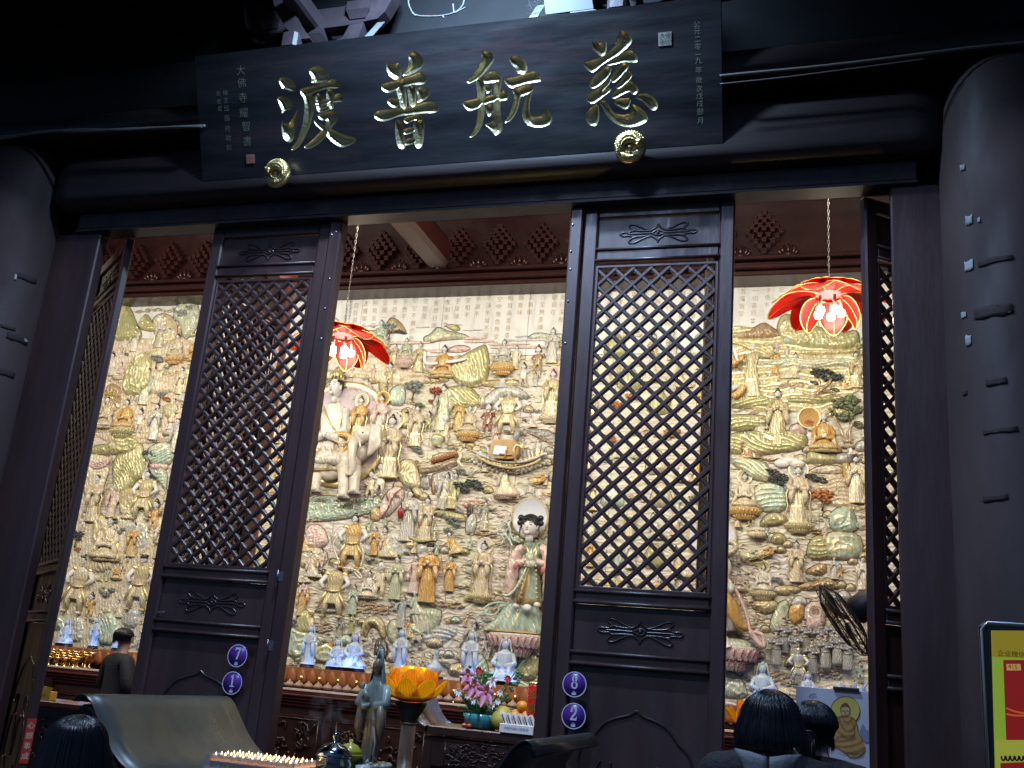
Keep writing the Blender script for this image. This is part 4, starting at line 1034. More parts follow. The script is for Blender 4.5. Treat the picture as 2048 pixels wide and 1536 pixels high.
# ---- marble slabs behind everything
def slab_material(name, c1, c2, veins):
    M_ = bpy.data.materials.new(name); M_.use_nodes = True; t = M_.node_tree; b = t.nodes['Principled BSDF']
    tc = t.nodes.new('ShaderNodeTexCoord'); n = t.nodes.new('ShaderNodeTexNoise'); n.inputs['Scale'].default_value = 1.3 if not veins else 2.0; n.inputs['Detail'].default_value = 7
    t.links.new(tc.outputs['Object'], n.inputs['Vector'])
    r = t.nodes.new('ShaderNodeValToRGB'); r.color_ramp.elements[0].position = .35; r.color_ramp.elements[1].position = .65
    r.color_ramp.elements[0].color = (*c1, 1); r.color_ramp.elements[1].color = (*c2, 1)
    if not veins:
        for pos_, cc in ((.43, (.62, .58, .44)), (.50, (.66, .60, .45)), (.57, (.66, .56, .50))): el_ = r.color_ramp.elements.new(pos_); el_.color = (*cc, 1)
    t.links.new(n.outputs[0], r.inputs[0]); col = r.outputs[0]
    if veins:
        mpn = t.nodes.new('ShaderNodeMapping'); mpn.inputs['Rotation'].default_value = (0, .7, 0); mpn.inputs['Scale'].default_value = (1, 1, .35)
        t.links.new(tc.outputs['Object'], mpn.inputs[0])
        n2 = t.nodes.new('ShaderNodeTexNoise'); n2.inputs['Scale'].default_value = 2.5; n2.inputs['Detail'].default_value = 8; t.links.new(mpn.outputs[0], n2.inputs['Vector'])
        s = t.nodes.new('ShaderNodeMath'); s.operation = 'SUBTRACT'; s.inputs[1].default_value = .5; t.links.new(n2.outputs[0], s.inputs[0])
        a = t.nodes.new('ShaderNodeMath'); a.operation = 'ABSOLUTE'; t.links.new(s.outputs[0], a.inputs[0])
        mr = t.nodes.new('ShaderNodeMapRange'); mr.inputs[1].default_value = 0; mr.inputs[2].default_value = .05; mr.inputs[3].default_value = .35; mr.inputs[4].default_value = 0; t.links.new(a.outputs[0], mr.inputs[0])
        mx = t.nodes.new('ShaderNodeMix'); mx.data_type = 'RGBA'; t.links.new(mr.outputs[0], mx.inputs[0]); t.links.new(col, mx.inputs[6]); mx.inputs[7].default_value = (.42, .41, .38, 1); col = mx.outputs[2]
    else:
        w = t.nodes.new('ShaderNodeTexNoise'); w.inputs['Scale'].default_value = 2.6; w.inputs['Detail'].default_value = 2.2
        mpn = t.nodes.new('ShaderNodeMapping'); mpn.inputs['Scale'].default_value = (1, 1, 2.6); t.links.new(tc.outputs['Object'], mpn.inputs[0]); t.links.new(mpn.outputs[0], w.inputs['Vector'])
        m1 = t.nodes.new('ShaderNodeMath'); m1.operation = 'MULTIPLY'; m1.inputs[1].default_value = 46; t.links.new(w.outputs[0], m1.inputs[0])
        m2 = t.nodes.new('ShaderNodeMath'); m2.operation = 'SINE'; t.links.new(m1.outputs[0], m2.inputs[0])
        bp = t.nodes.new('ShaderNodeBump'); bp.inputs['Strength'].default_value = .55; bp.inputs['Distance'].default_value = .008
        t.links.new(m2.outputs[0], bp.inputs['Height']); t.links.new(bp.outputs[0], b.inputs['Normal'])
        gt = t.nodes.new('ShaderNodeMapRange'); gt.inputs[1].default_value = .90; gt.inputs[2].default_value = .98; gt.inputs[4].default_value = .5; t.links.new(m2.outputs[0], gt.inputs[0])
        mx = t.nodes.new('ShaderNodeMix'); mx.data_type = 'RGBA'; t.links.new(gt.outputs[0], mx.inputs[0]); t.links.new(col, mx.inputs[6]); mx.inputs[7].default_value = (.40, .30, .20, 1); col = mx.outputs[2]
    t.links.new(col, b.inputs['Base Color']); b.inputs['Roughness'].default_value = .32
    return M_
MARB = slab_material('veined_white_marble', (.66, .65, .62), (.74, .72, .67), True)
WAVE = slab_material('carved_wave_stone', (.60, .53, .44), (.66, .62, .55), False)
tops = mp(980, 572).z
for k in range(15):
    x = -13.0+k*1.13+4.5
    MB().box((x, .075, tops-.46), (1.126, .15, .92), bev=.003).build('marble_slab', MARB, RW)
    MB().box((x, .077, (1.0+tops-.924)/2), (1.126, .15, tops-.924-1.0), bev=.003).build('wave_slab', WAVE, RW)
# sutra lettering on the marble band
GINK = mat('gilt_sutra_lettering', (.36, .23, .09), .45, metal=.2)
SUT = ['般若波羅蜜多心經', '觀自在菩薩', '行深般若波', '羅蜜多時', '照見五蘊', '皆空度一切', '苦厄舍利子', '色不異空', '空不異色', '色即是空', '空即是色', '受想行識亦復', '如是舍利子是', '諸法空相', '不生不滅', '不垢不淨', '不增不減', '是故空中']
def column_text(s, px, py, step, size, M_=GINK, name='sutra_column'):
    b = MB()
    for i, ch in enumerate(s):
        p = mp(px-i*step*.10, py+i*step, .0045); q = mp(px, py+size, 0); sz = mp(px, py, 0).z-q.z
        V, F = glyphs(ch, sz, .013); b.add([(p.x+x, p.y, p.z+z) for x, y, z in V], F, 0, False)
    b.build(name, M_, RW)
txt = '觀自在菩薩行深般若波羅蜜多時照見五蘊皆空度一切苦厄舍利子色不異空空不異色色即是空空即是色受想行識亦復如是舍利子是諸法空相不生不滅不垢不淨不增不減是故空中無色無受想行識無眼耳鼻舌身意無色聲香味觸法無眼界乃至無意識界'
pos = 0
for x, y, n in ((714, 596, 8), (733, 593, 5), (752, 592, 5), (772, 591, 4), (792, 590, 4), (812, 589, 4), (832, 587, 9), (853, 588, 4), (874, 592, 5), (897, 590, 5), (917, 588, 4), (938, 586, 4), (958, 584, 4), (980, 582, 8), (1001, 584, 10), (1023, 582, 8), (1044, 581, 4), (1064, 580, 4), (1088, 580, 6), (1111, 580, 4), (1128, 580, 5),
                (1463, 570, 7), (1488, 568, 5), (1513, 567, 6), (1538, 566, 4), (1565, 565, 4), (1590, 564, 3), (1617, 563, 3), (1643, 562, 3), (1670, 563, 3), (1696, 562, 3),
                (1200, 576, 5), (1222, 576, 6), (1246, 575, 4), (1270, 575, 5), (1294, 574, 5), (1318, 574, 4), (1342, 573, 6), (1368, 573, 5), (1392, 572, 5), (1416, 572, 5)):
    s = ''.join(txt[(pos+i) % len(txt)] for i in range(n)); pos += n
    column_text(s, x, y, 15.0, 11.2)
for j, (x, y) in enumerate(((702, 604), (694, 612))): column_text('般若波羅蜜多心經全文敬刻'[:9+j], x, y, 6.8, 6.2, mat('dark_small_lettering', (.05, .045, .04), .5))
# ------------------------------------------------------------------ what is carved where
def many(cf, s, L):
    for a in L:
        k, x, y, h, *r = a; px, py = cf(x, y)
        opt = r[-1] if r and isinstance(r[-1], dict) else {}; pl = r[0] if r and isinstance(r[0], str) else 'white'
        fig(k, px, py, h/s, pl, **opt)
def PT(cf, P, *a, **k): return patch([cf(x, y) for x, y in P], *a, **k)
H = lambda **k: k
# ---------- opening on the side of the propped leaf
c1 = crop(90, 580, 4.042)
PT(c1, [(480,380),(560,400),(1220,360),(1180,560),(1090,1120),(1000,1240),(380,1260),(420,900)], 'wave', 'tan', .012, 'carved_ground', freq=34, gold=1.5)
PT(c1, [(545,430),(570,300),(600,150),(650,105),(700,150),(740,260),(790,350),(770,410)], 'cliff', 'olive', .07, ang=.5)
PT(c1, [(735,310),(780,230),(820,188),(860,240),(900,300),(880,345)], 'mound', 'olive', .05)
PT(c1, [(1030,240),(1060,130),(1130,80),(1230,95),(1260,200),(1220,340),(1120,420),(1090,260)], 'rock', 'green', .05, 'carved_rock', gold=2)
PT(c1, [(865,250),(900,205),(955,185),(1040,215),(1080,300),(1060,440),(900,430),(880,330)], 'mound', 'tan', .04)
PT(c1, [(1060,420),(1080,270),(1110,260),(1100,420)], 'cliff', 'brown', .03, 'carved_rock')
PT(c1, [(620,850),(640,700),(700,570),(800,490),(870,510),(880,640),(860,800),(760,880)], 'mound', 'olive', .07)
PT(c1, [(830,850),(870,700),(960,720),(1060,760),(1040,850)], 'rock', 'tan', .05, 'carved_rock')
PT(c1, [(470,960),(490,770),(560,740),(640,800),(620,960),(560,1010)], 'cliff', 'brown', .04, ang=1.0)
PT(c1, [(480,1290),(560,1190),(680,1165),(780,1215),(770,1320),(600,1340)], 'mound', 'olive', .06)
PT(c1, [(350,1340),(370,1270),(480,1240),(640,1260),(730,1290),(720,1340),(560,1330)], 'rock', 'olive', .05, 'carved_bush', gold=.8)
PT(c1, [(540,1536),(560,1340),(680,1300),(780,1200),(820,1400),(780,1560)], 'cliff', 'olive', .04, ang=.3)
PT(c1, [(780,1340),(880,1240),(1010,1220),(1060,1330),(1000,1430),(860,1420)], 'wave', 'jade', .05, ang=.5)
PT(c1, [(940,960),(1000,900),(1080,950),(1060,1040),(980,1060)], 'rock', 'gold', .04, 'carved_bush')
PT(c1, [(500,1190),(520,1150),(690,1140),(760,1160),(740,1200)], 'mound', 'tan', .03, 'carved_ground')
many(c1, 4.042, [('stand4',710,497,208,'white'),('child',630,517,150,'white'),('stand',915,468,246,'silver'),('child',985,462,158,'white'),
 ('seat',1050,545,190,'cream',H(lotus='orange')),('kneel',540,695,200,'white'),('seat',597,725,140,'pink'),('stand2',790,928,300,'jade',H(flip=True)),('child',690,908,158,'white'),
 ('child',737,905,120,'white'),('stand',1078,842,218,'cream'),('seat',468,1120,262,'tan'),('seat',630,1125,245,'orange',H(lotus='olive')),('child',748,1150,195,'white'),
 ('stand4',865,1212,292,'silver',H(beard=True)),('seat',1000,1170,130,'white',H(hair='twin')),('child',940,1000,60,'orange')])
for x, y in ((800, 100), (975, 95)):
    p = c1(x, y); b = MB(); q = mp(*p, .03)
    b.ball((0, 0, 0), (.06, .02, .025), 8, 5); b.tube([(0, 0, 0), (.05, 0, .07), (.13, 0, .10)], [.02, .022, .004], 6); b.tube([(0, 0, 0), (-.06, 0, .05), (-.13, 0, .03)], [.02, .02, .004], 6); b.tube([(.05, 0, 0), (.10, 0, .01)], [.014, .006], 6)
    b.build('carved_bird', stone('bird_stone', (.30, .24, .18)), RW, loc=q)
tree(*c1(918, 560), 32, 'grey'); tree(*c1(945, 855), 22, 'grey'); tree(*c1(1120, 190), 44, 'grey', trunk=False); tree(*c1(990, 885), 22, 'rust', trunk=False); tree(*c1(860, 1340), 36, 'dark')
tree(*c1(560, 860), 34, 'gold', trunk=False); cloud(*c1(780, 175), 36, 'jade', .3); cloud(*c1(880, 160), 40, 'jade', .3); tree(*c1(1040, 990), 26, 'pale', trunk=False)
c2 = crop(70, 900, 3.491)
PT(c2, [(250,500),(330,420),(560,470),(960,450),(960,1300),(700,1400),(100,1420),(150,1100)], 'scale', 'cream', .012, 'carved_ground', gold=1.5)
PT(c2, [(350,20),(520,40),(540,80),(440,400),(330,330)], 'plain', 'cream', .03, 'carved_curtain', depth=.0)
for k in range(4): ribbon([c2(350+k*6, 52+k*14), c2(420, 96+k*12), c2(500, 70+k*12), c2(535, 44)], 2.0, 'pink', .05, 'curtain_fold')
ribbon([c2(535, 50), c2(525, 120), c2(510, 200), c2(490, 300), c2(470, 380)], 2.2, 'brown', .05, 'curtain_border')
PT(c2, [(540,180),(560,60),(700,30),(760,120),(660,300),(560,330)], 'cliff', 'olive', .05, ang=.6)
PT(c2, [(340,870),(350,740),(420,690),(560,700),(580,780),(540,860)], 'cliff', 'tan', .05, ang=.1)
PT(c2, [(400,700),(400,480),(470,440),(540,520),(600,620),(590,740)], 'mound', 'gold', .05)
PT(c2, [(580,330),(600,270),(700,260),(760,300),(700,480),(600,470)], 'rock', 'gold', .05, 'carved_rock')
PT(c2, [(880,240),(830,190),(860,120),(930,140),(920,300)], 'wave', 'jade', .05)
PT(c2, [(790,130),(800,90),(930,80),(930,140),(860,150)], 'scale', 'pink', .04, 'carved_cloud')
PT(c2, [(620,560),(640,500),(780,490),(800,560),(800,700),(640,690)], 'cliff', 'silver', .03, 'carved_rock')
PT(c2, [(430,1360),(440,1200),(500,1130),(570,1130),(600,1240),(590,1380)], 'cliff', 'jade', .06, ang=.25)
PT(c2, [(590,1180),(620,1110),(740,1100),(730,1250),(640,1260)], 'rock', 'silver', .04, 'carved_rock', gold=2)
PT(c2, [(230,1340),(240,1180),(310,1140),(360,1200),(340,1360)], 'rock', 'silver', .05, 'carved_rock', gold=2)
PT(c2, [(120,1270),(150,1150),(210,1140),(230,1270)], 'mound', 'jade', .05)
many(c2, 3.491, [('stand',385,502,335,'tan',H(hair='crown',halo='gold')),('stand2',520,472,235,'pink'),('warrior',735,490,350,'gold',H(halo='silver')),('kneel',630,478,150,'tan'),
 ('child',815,575,235,'orange'),('seat',485,775,320,'cream',H(hair='crown')),('stand',662,745,240,'orange'),('warrior',255,1140,410,'cream',H(tilt=.08)),('warrior',700,1125,400,'gold',H(hair='hat')),
 ('child',370,1180,190,'orange'),('seat',565,905,120,'orange',H(hair='bun')),('child',610,860,150,'tan'),('stand4',860,760,300,'cream'),('seat',690,1000,130,'gold',H(beard=True)),('child',760,1140,120,'olive')])
tree(*c2(300, 605), 30, 'dark'); tree(*c2(590, 570), 24, 'grey', trunk=False); tree(*c2(560, 490), 22, 'olive' if 'olive' in CR else 'green', trunk=False); tree(*c2(500, 1000), 32, 'grey', trunk=False)
tree(*c2(820, 190), 22, 'dark', trunk=False)
# ---------- middle opening
c3 = crop(600, 560, 5.12); c4 = crop(860, 560, 5.12); c5 = crop(580, 840, 5.12); c6 = crop(840, 840, 5.12); c7 = crop(560, 1080, 5.12); c8 = crop(820, 1080, 5.12)
PT(c3, [(850,560),(880,450),(940,368),(1040,440),(1080,510),(1105,565),(1000,540)], 'rock', 'brown', .035, 'carved_mountain', gold=2)
PT(c3, [(615,620),(650,560),(700,515),(790,520),(870,620),(900,700),(700,700)], 'mound', 'jade', .05)
PT(c3, [(340,420),(360,380),(410,430),(418,490),(340,500)], 'wave', 'silver', .03)
for (x0, y0, x1, t, cc) in ((620, 470, 800, 3, 'silver'), (1185, 487, 1330, 3, 'jade'), (950, 645, 1330, 8, 'pink'), (1270, 720, 1480, 5, 'pink'), (560, 650, 960, 12, 'tan')):
    a, c = c3(x0, y0), c3(x1, y0-6); ribbon([a, ((a[0]+c[0])/2, (a[1]+c[1])/2), c], t/2.2, cc, .012, 'carved_cloud_bank')
PT(c4, [(-70,585),(0,560),(50,500),(92,478),(190,525),(290,540),(370,560),(420,600),(200,615),(0,640),(-60,640)], 'mound', 'green', .03, gold=.92)
PT(c4, [(-60,640),(-40,600),(40,580),(80,610),(40,650)], 'scale', 'gold', .03, 'carved_cloud')
PT(c4, [(150,470),(200,455),(280,460),(320,510),(260,530),(200,500)], 'scale', 'olive', .03, 'carved_cloud')
for (x0, y0, x1, t, cc) in ((330, 516, 545, 3, 'silver'), (340, 600, 575, 6, 'pink'), (350, 632, 650, 7, 'pink'), (870, 580, 1000, 4, 'silver'), (760, 616, 1360, 6, 'silver'), (600, 660, 1020, 5, 'pink'), (0, 735, 170, 8, 'pink'), (620, 690, 1360, 7, 'pink'), (160, 465, 330, 2, 'olive')):
    a, c = c4(x0, y0), c4(x1, y0-8); ribbon([a, ((a[0]+c[0])/2, (a[1]+c[1])/2), c], t/2.2, cc, .012, 'carved_cloud_bank')
PT(c4, [(980,600),(1060,545),(1150,540),(1240,560),(1370,545),(1370,620),(1150,610)], 'wave', 'jade', .03)
PT(c4, [(160,735),(230,680),(330,665),(420,690),(400,730),(250,750)], 'scale', 'pink', .03, 'carved_hill')
PT(c3, [(450,1000),(560,850),(700,760),(1000,800),(1280,930),(1320,1060),(1100,1100),(820,1060),(640,1010)], 'wave', 'tan', .014, 'carved_ground', freq=30, gold=1.5)
PT(c3, [(1060,950),(1150,930),(1260,950),(1270,1010),(1100,1020)], 'scale', 'tan', .03, 'carved_rock')
PT(c4, [(160,930),(250,820),(430,720),(520,675),(575,660),(605,760),(612,920),(580,1040),(520,1080),(420,1110),(300,1080),(220,1000)], 'cliff', 'olive', .06, 'carved_cliff', ang=.35, freq=58, gold=.75)
PT(c4, [(110,1130),(250,1080),(420,1090),(500,1180),(540,1260),(480,1310),(380,1330),(200,1320),(140,1240)], 'cliff', 'olive', .05, 'carved_cliff', ang=.85, freq=58, gold=.75)
PT(c4, [(480,1320),(600,1160),(760,1060),(900,1090),(1040,1200),(900,1230),(780,1180),(640,1310)], 'rock', 'silver', .06, 'carved_rock', gold=1.2)
PT(c4, [(490,1060),(560,1035),(700,1020),(900,1020),(920,1080),(740,1100),(560,1095)], 'scale', 'gold', .04, 'carved_cloud', gold=.7)
PT(c3, [(900,1250),(930,1100),(1060,1060),(1090,1180),(1060,1290),(960,1290)], 'cliff', 'jade', .04, ang=.1)
PT(c3, [(800,1100),(830,1000),(900,1060),(900,1240),(850,1200)], 'rock', 'gold', .04, 'carved_rock')
many(c3, 5.12, [('seat',812,660,248,'jade',H(lotus='pink')),('seat',1078,795,200,'green',H(lotus='pink')),('stand',960,835,182,'tan'),('stand',1205,942,300,'gold'),('child',905,1090,250,'gold'),
 ('stand4',1150,1420+100,240,'tan')])
inst('lotus_throne', LOTUS, RW, mp(*c3(835, 720), .05), (0, 0, 0), (.125, .125, .12), pal('pink')); inst('lotus_throne', LOTUS, RW, mp(*c3(1065, 830), .05), (0, 0, 0), (.13, .13, .13), pal('pink'))
tree(*c3(930, 505), 36, 'grey'); tree(*c3(1040, 540), 24, 'dark', trunk=False)
many(c4, 5.12, [('seat',125,1000,330,'orange',H(hair='bun')),('child',335,1112,285,'silver',H(hair=None)),('seat',745,860,250,'silver',H(lotus='orange')),('stand2',872,912,240,'cream',H(flip=True)),
 ('child',948,1085,240,'white'),('child',1095,955,290,'brown'),('stand4',1240,852,355,'silver'),('stand',1235,1395,470,'gold',H(halo='pink',lotus='cream'))])
ribbon([c4(80, 850), c4(-20, 860), c4(-60, 830), c4(-50, 750), c4(-60, 735)], 4.5, 'silver', .10, 'stretched_arm', SKIN); ribbon([c4(160, 840), c4(260, 830), c4(370, 805)], 4.2, 'silver', .10, 'stretched_arm', SKIN)
inst('lotus_throne', LOTUS, RW, mp(*c4(740, 880), .06), (0, 0, 0), (.155, .15, .17), pal('orange')); b = MB(); b.lathe([(.30, -.16), (.26, -.1), (.12, -.04), (.12, .06), (.2, .1)], 20, sy=FL); b.build('lotus_stand', pal('silver')[0], RW, loc=mp(*c4(740, 1050), .05)).scale = (.30, .3, .42)
fig('warrior', 1012, 870, 94, 'gold', 'helmet'); fig('seat', 936, 866, 56, 'tan', 'bun', halo='silver', lotus='orange'); fig('child', 973, 868, 64, 'maroon', 'twin')
fig('stand', 828, 893, 82, 'tan', 'bun'); fig('stand2', 880, 862, 92, 'green', 'bun'); fig('stand4', 915, 862, 62, 'orange', 'bun'); fig('child', 886, 895, 70, 'tan', None); fig('child', 855, 862, 40, 'olive')
b = MB(); b.lathe([(.10, 0), (.22, .04), (.20, .10), (.30, .2), (.33, .3), (.24, .40), (.12, .44), (.16, .5), (.10, .58), (0, .62)], 24, lambda i: 2 if i in (1, 4) else 0, sy=FL); b.build('carved_censer', pal('green'), RW, loc=mp(873, 893, .03)).scale = (.26, .26, .36)
tree(*c3(1170, 1110), 44, 'grey'); tree(872, 785, 32, 'red', v=0); tree(868, 805, 24, 'red', trunk=False); tree(842, 812, 26, 'green', trunk=False); tree(*c5(1310, 310), 30, 'grey', trunk=False)
tree(*c3(1050, 1390), 26, 'dark', trunk=False); PT(c3, [(1000,1500),(1030,1350),(1080,1300),(1150,1400),(1120,1536)], 'rock', 'olive', .04, 'carved_bush')
# moon disc with the great seated figure and its elephant
mc = mp(684, 868, .0); moon = inst('moon_disc', HALO, RW, mc, (0, 0, 0), (.66, .3, .66), [stone('moon_stone', (.62, .52, .54), v=.10, lines=False), GLD])
big = fig('seat', 652, 945, 192, 'white', 'crown', depth=.03, hs=1.30, xs=.74)
for (x, y, h, p, hl) in ((713, 882, 88, 'orange', 'cream'), (755, 880, 90, 'pink', 'orange'), (773, 956, 124, 'tan', 'white'), (757, 992, 70, 'white', None), (738, 1000, 62, 'cream', None)):
    fig('stand' if h > 75 else 'child', x, y, h, p, 'bun', halo=hl if hl else None, depth=.05)
ELE = stone('elephant_stone', (.64, .57, .47), lines=False); ELD = stone('elephant_toe', (.46, .42, .38), lines=False)
def epos(x, y, d=.0): return mp(*c5(x, y), d+.05)
el = empty('relief_elephant', epos(600, 700)); el.parent = RW; o0 = el.location
def E_(x, y, d): return tuple(epos(x, y, d)-o0)
b = MB(); b.ball(E_(600, 430, .07), (.165, .11, .20), 20, 14); b.ball(E_(400, 500, .03), (.20, .09, .15), 18, 12); b.ball(E_(730, 330, .07), (.10, .08, .11), 14, 10); b.build('elephant_body', ELE, el)
b = MB(); b.ball(E_(755, 150, .16), (.125, .09, .105), 16, 10); b.ball(E_(705, 200, .17), (.085, .07, .07), 14, 8); b.ball(E_(800, 95, .16), (.07, .06, .06), 12, 8)
b.tube([E_(680, 190, .18), E_(640, 270, .21), E_(632, 380, .22), E_(645, 480, .22), E_(625, 555, .21), E_(588, 555, .20), E_(576, 525, .20)], [.075, .062, .052, .046, .038, .03, .02], 14)
hd = b.build('elephant_head', ELE, el)
b = MB(); b.ball(E_(745, 128, .245), (.013, .008, .010), 8, 6); b.build('eye', EYE, hd)
G = []
for i in range(9):
    t = i/8; row = []
    for j in range(7):
        u = j/6; x = 835+95*u-40*t*(1-u)+10*math.sin(u*PI); y = 50+(330*t)*(1-.35*u)+(-25)*math.sin(t*PI)*u; row.append(E_(x, y, .17+.012*math.sin(u*11)+.03*math.sin(PI*t)*(1-u)))
    G.append(row)
MB().sheet(G, thick=.02).build('elephant_ear', ELE, el)
for (x0, y0, x1, y1, r) in ((556, 500, 546, 790, .070), (668, 480, 658, 745, .066), (270, 560, 262, 725, .060)):
    b = MB(); b.tube([E_(x0, y0, .14), E_((x0+x1)/2, (y0+y1)/2, .16), E_(x1, y1-30, .16), E_(x1, y1, .16)], [r*1.2, r, r*.92, r*1.05], 14); lg = b.build('elephant_leg', ELE, el)
    b = MB(); b.lathe([(r*1.2, 0), (r*1.3, .012), (r*1.1, .03)], 16, sy=.6, M=Matrix.Translation(E_(x1, y1+14, .16))); b.build('foot_ring', ELD, lg)
    b = MB()
    for k in range(4): b.ball(Vector(E_(x1, y1-6, .16))+Vector(((k-1.5)*r*.5, -r*.85+abs(k-1.5)*.012, 0)), (.017, .012, .017), 7, 5)
    b.build('toes', ELE, lg); inst('lotus_throne', LOTUS, el, Vector(E_(x1, y1+22, .1)), (0, 0, 0), (r*1.9, r*1.6, r*.8), pal('pink'))
ribbon([c5(650, 190), c5(740, 190), c5(835, 160)], 1.2, 'orange', .255, 'elephant_harness'); b = MB()
b = MB(); b.tube([E_(712, 215, .24), E_(718, 262, .25), E_(722, 300, .24)], [.014, .012, .006], 8); b.build('tusk', SKIN, el)
ribbon([c5(430, 150), c5(520, 140), c5(620, 160), c5(600, 250), c5(540, 330)], 7, 'orange', .20, 'saddle_cloth'); ribbon([c5(440, 200), c5(500, 230), c5(590, 230)], 3, 'gold', .26, 'saddle_cloth'); ribbon([c5(250, 520), c5(400, 520), c5(480, 490)], 5, 'tan', .14, 'saddle_cloth')
ribbon([c5(330, 250), c5(350, 360), c5(380, 470)], 6, 'pink', .2, 'robe_fall'); ribbon([c5(280, 290), c5(260, 400), c5(250, 480)], 6, 'orange', .18, 'robe_fall'); ribbon([c5(400, 260), c5(420, 380), c5(470, 440)], 4, 'pink', .2, 'robe_fall')
PT(c5, [(150,1040),(180,820),(330,760),(640,800),(900,740),(960,860),(850,960),(600,1010),(380,1040)], 'scale', 'jade', .04, 'carved_cloud', freq=16, gold=.88)
for (x, y, w) in ((260, 860, 60), (400, 900, 70), (560, 900, 60), (300, 960, 60), (460, 970, 50), (720, 900, 60), (820, 850, 50), (240, 1000, 50), (700, 960, 44)): cloud(*c5(x, y), w, 'jade', .5)
PT(c5, [(130,1290),(170,1080),(300,1060),(380,1150),(400,1280),(240,1330)], 'scale', 'pink', .04, 'carved_rock', gold=.9)
PT(c5, [(1090,560),(1120,430),(1180,395),(1280,410),(1330,560),(1350,680),(1300,720),(1180,690),(1130,620)], 'cliff', 'gold', .05, 'carved_cliff', ang=-.2, freq=64, gold=.7)
PT(c5, [(1240,720),(1290,660),(1350,720),(1370,800),(1280,800)], 'mound', 'gold', .05)
PT(c5, [(1330,700),(1340,560),(1434,560),(1434,720)], 'plain', 'grey', .02, 'carved_wall')
PT(c5, [(900,1010),(930,820),(1040,680),(1160,690),(1180,800),(1100,900),(1000,1000)], 'rock', 'pink', .05, 'carved_rock', gold=2)
for pts in ([c5(930, 1000), c5(1010, 900), c5(1060, 760), c5(1150, 700)], [c5(1030, 860), c5(980, 760), c5(1000, 730)], [c5(1060, 760), c5(1120, 780)]): ribbon(pts, 2.2, 'maroon', .08, 'carved_branch')
PT(c5, [(820,1040),(830,880),(920,880),(940,1030)], 'rock', 'orange', .04, 'carved_rock')
PT(c5, [(400,1130),(720,1120),(1434,1180),(1434,1390),(760,1400),(420,1300)], 'plain', 'silver', .014, 'carved_terrace')
many(c5, 5.12, [('warrior',610,1530,570,'orange',H(hair='bun')),('stand4',850,1385,290,'orange',H(flip=True)),('kneel',985,1405,330,'tan'),('stand4',1185,1245,530,'silver'),('stand',1372,1235,445,'tan'),
 ('child',300,1536,230,'pink'),('kneel',150,1350,200,'orange')])
b = MB(); b.ball((0, 0, 0), (.10, .05, .14), 12, 8); b.tube([(0, 0, .12), (-.02, 0, .34)], [.02, .012], 6); b.build('carved_lute', stone('lute_stone', (.26, .02, .02), lines=False), RW, loc=mp(*c5(1135, 950), .13)).scale = (.42, .42, .5)
b = MB(); b.lathe([(.06, 0), (.16, .05), (.2, .12), (.22, .16), (.15, .18), (.14, .22)], 18, lambda i: 2 if i == 2 else 0, sy=FL); b.build('carved_bowl', pal('tan'), RW, loc=mp(*c5(1225, 1320), .03)).scale = (.28, .28, .34)
ribbon([c5(1180, 1175), c5(1300, 1240), c5(1430, 1230)], 4, 'olive', .05, 'carved_rug'); ribbon([c5(480, 1190), c5(430, 1290), c5(480, 1400), c5(510, 1470)], 2.4, 'cream', .1); ribbon([c5(720, 1260), c5(760, 1380), c5(720, 1500)], 2.2, 'cream', .1)
# boat, cave roof and other pieces by the water
bt = empty('relief_boat', mp(*c6(920, 460))); bt.parent = RW; bo = bt.location
def B_(x, y, d): return tuple(mp(*c6(x, y), d)-bo)
hull = [(560,320),(600,350),(770,420),(1000,440),(1160,400),(1270,345),(1300,350),(1240,400),(1160,450),(1000,492),(900,490),(760,462),(640,410),(575,360)]
P = [B_(x, y, 0) for x, y in hull]; MB().prism([(p[0], p[2]) for p in P], -.12, .01).build('boat_hull', stone('hull_stone', (.42, .27, .10)), bt)
for pts, c_ in ((hull[:7], 'silver'), (hull[7:], 'gold')):
    Q = chaikin([B_(x, y, .13) for x, y in pts], 2, False); MB().tube(Q, .018, 6).build('boat_gunwale', pal(c_)[0], bt)
P = [B_(x, y, 0) for x, y in ((590, 350), (700, 300), (1200, 320), (1270, 350), (1160, 400), (1000, 440), (770, 420))]; MB().prism([(p[0], p[2]) for p in P], -.07, .01).build('boat_deck', pal('grey')[0], bt)
cab = [(758,425),(775,290),(800,250),(840,240),(990,240),(1035,255),(1055,300),(1050,400),(985,440)]
P = chaikin([(B_(x, y, 0)[0], B_(x, y, 0)[2]) for x, y in cab], 1); cb = MB().prism(P, -.20, 0).build('boat_cabin', stone('cabin_stone', (.40, .22, .06), lines=False), bt)
w4 = [(822,305),(942,315),(932,405),(800,392)]; P = [(B_(x, y, 0)[0], B_(x, y, 0)[2]) for x, y in w4]
wn = MB().prism(P, -.215, -.19).build('cabin_window', stone('window_stone', (.75, .76, .80), lines=False), cb)
for a_, c_ in (((882, 308), (866, 400)), ((812, 348), (938, 358))): MB().tube([B_(*a_, .22), B_(*c_, .22)], .010, 5).build('window_bar', pal('brown')[0], cb)
MB().tube([B_(980, 440, .215), B_(960, 300, .215), B_(985, 255, .21), B_(1030, 262, .20), B_(1055, 320, .19)], .014, 6).build('cabin_edge', GLD, cb)
MB().tube([B_(968, 235, .08), B_(1010, 95, .08)], [.03, .04], 8).build('boat_mast', pal('grey')[0], bt)
fig('stand2', *c6(1195, 390), 38, 'silver', depth=.10); PT(c6, [(1040,95),(1120,85),(1390,110),(1395,300),(1330,240),(1180,170)], 'wave', 'grey', .04, 'carved_sail', gold=2)
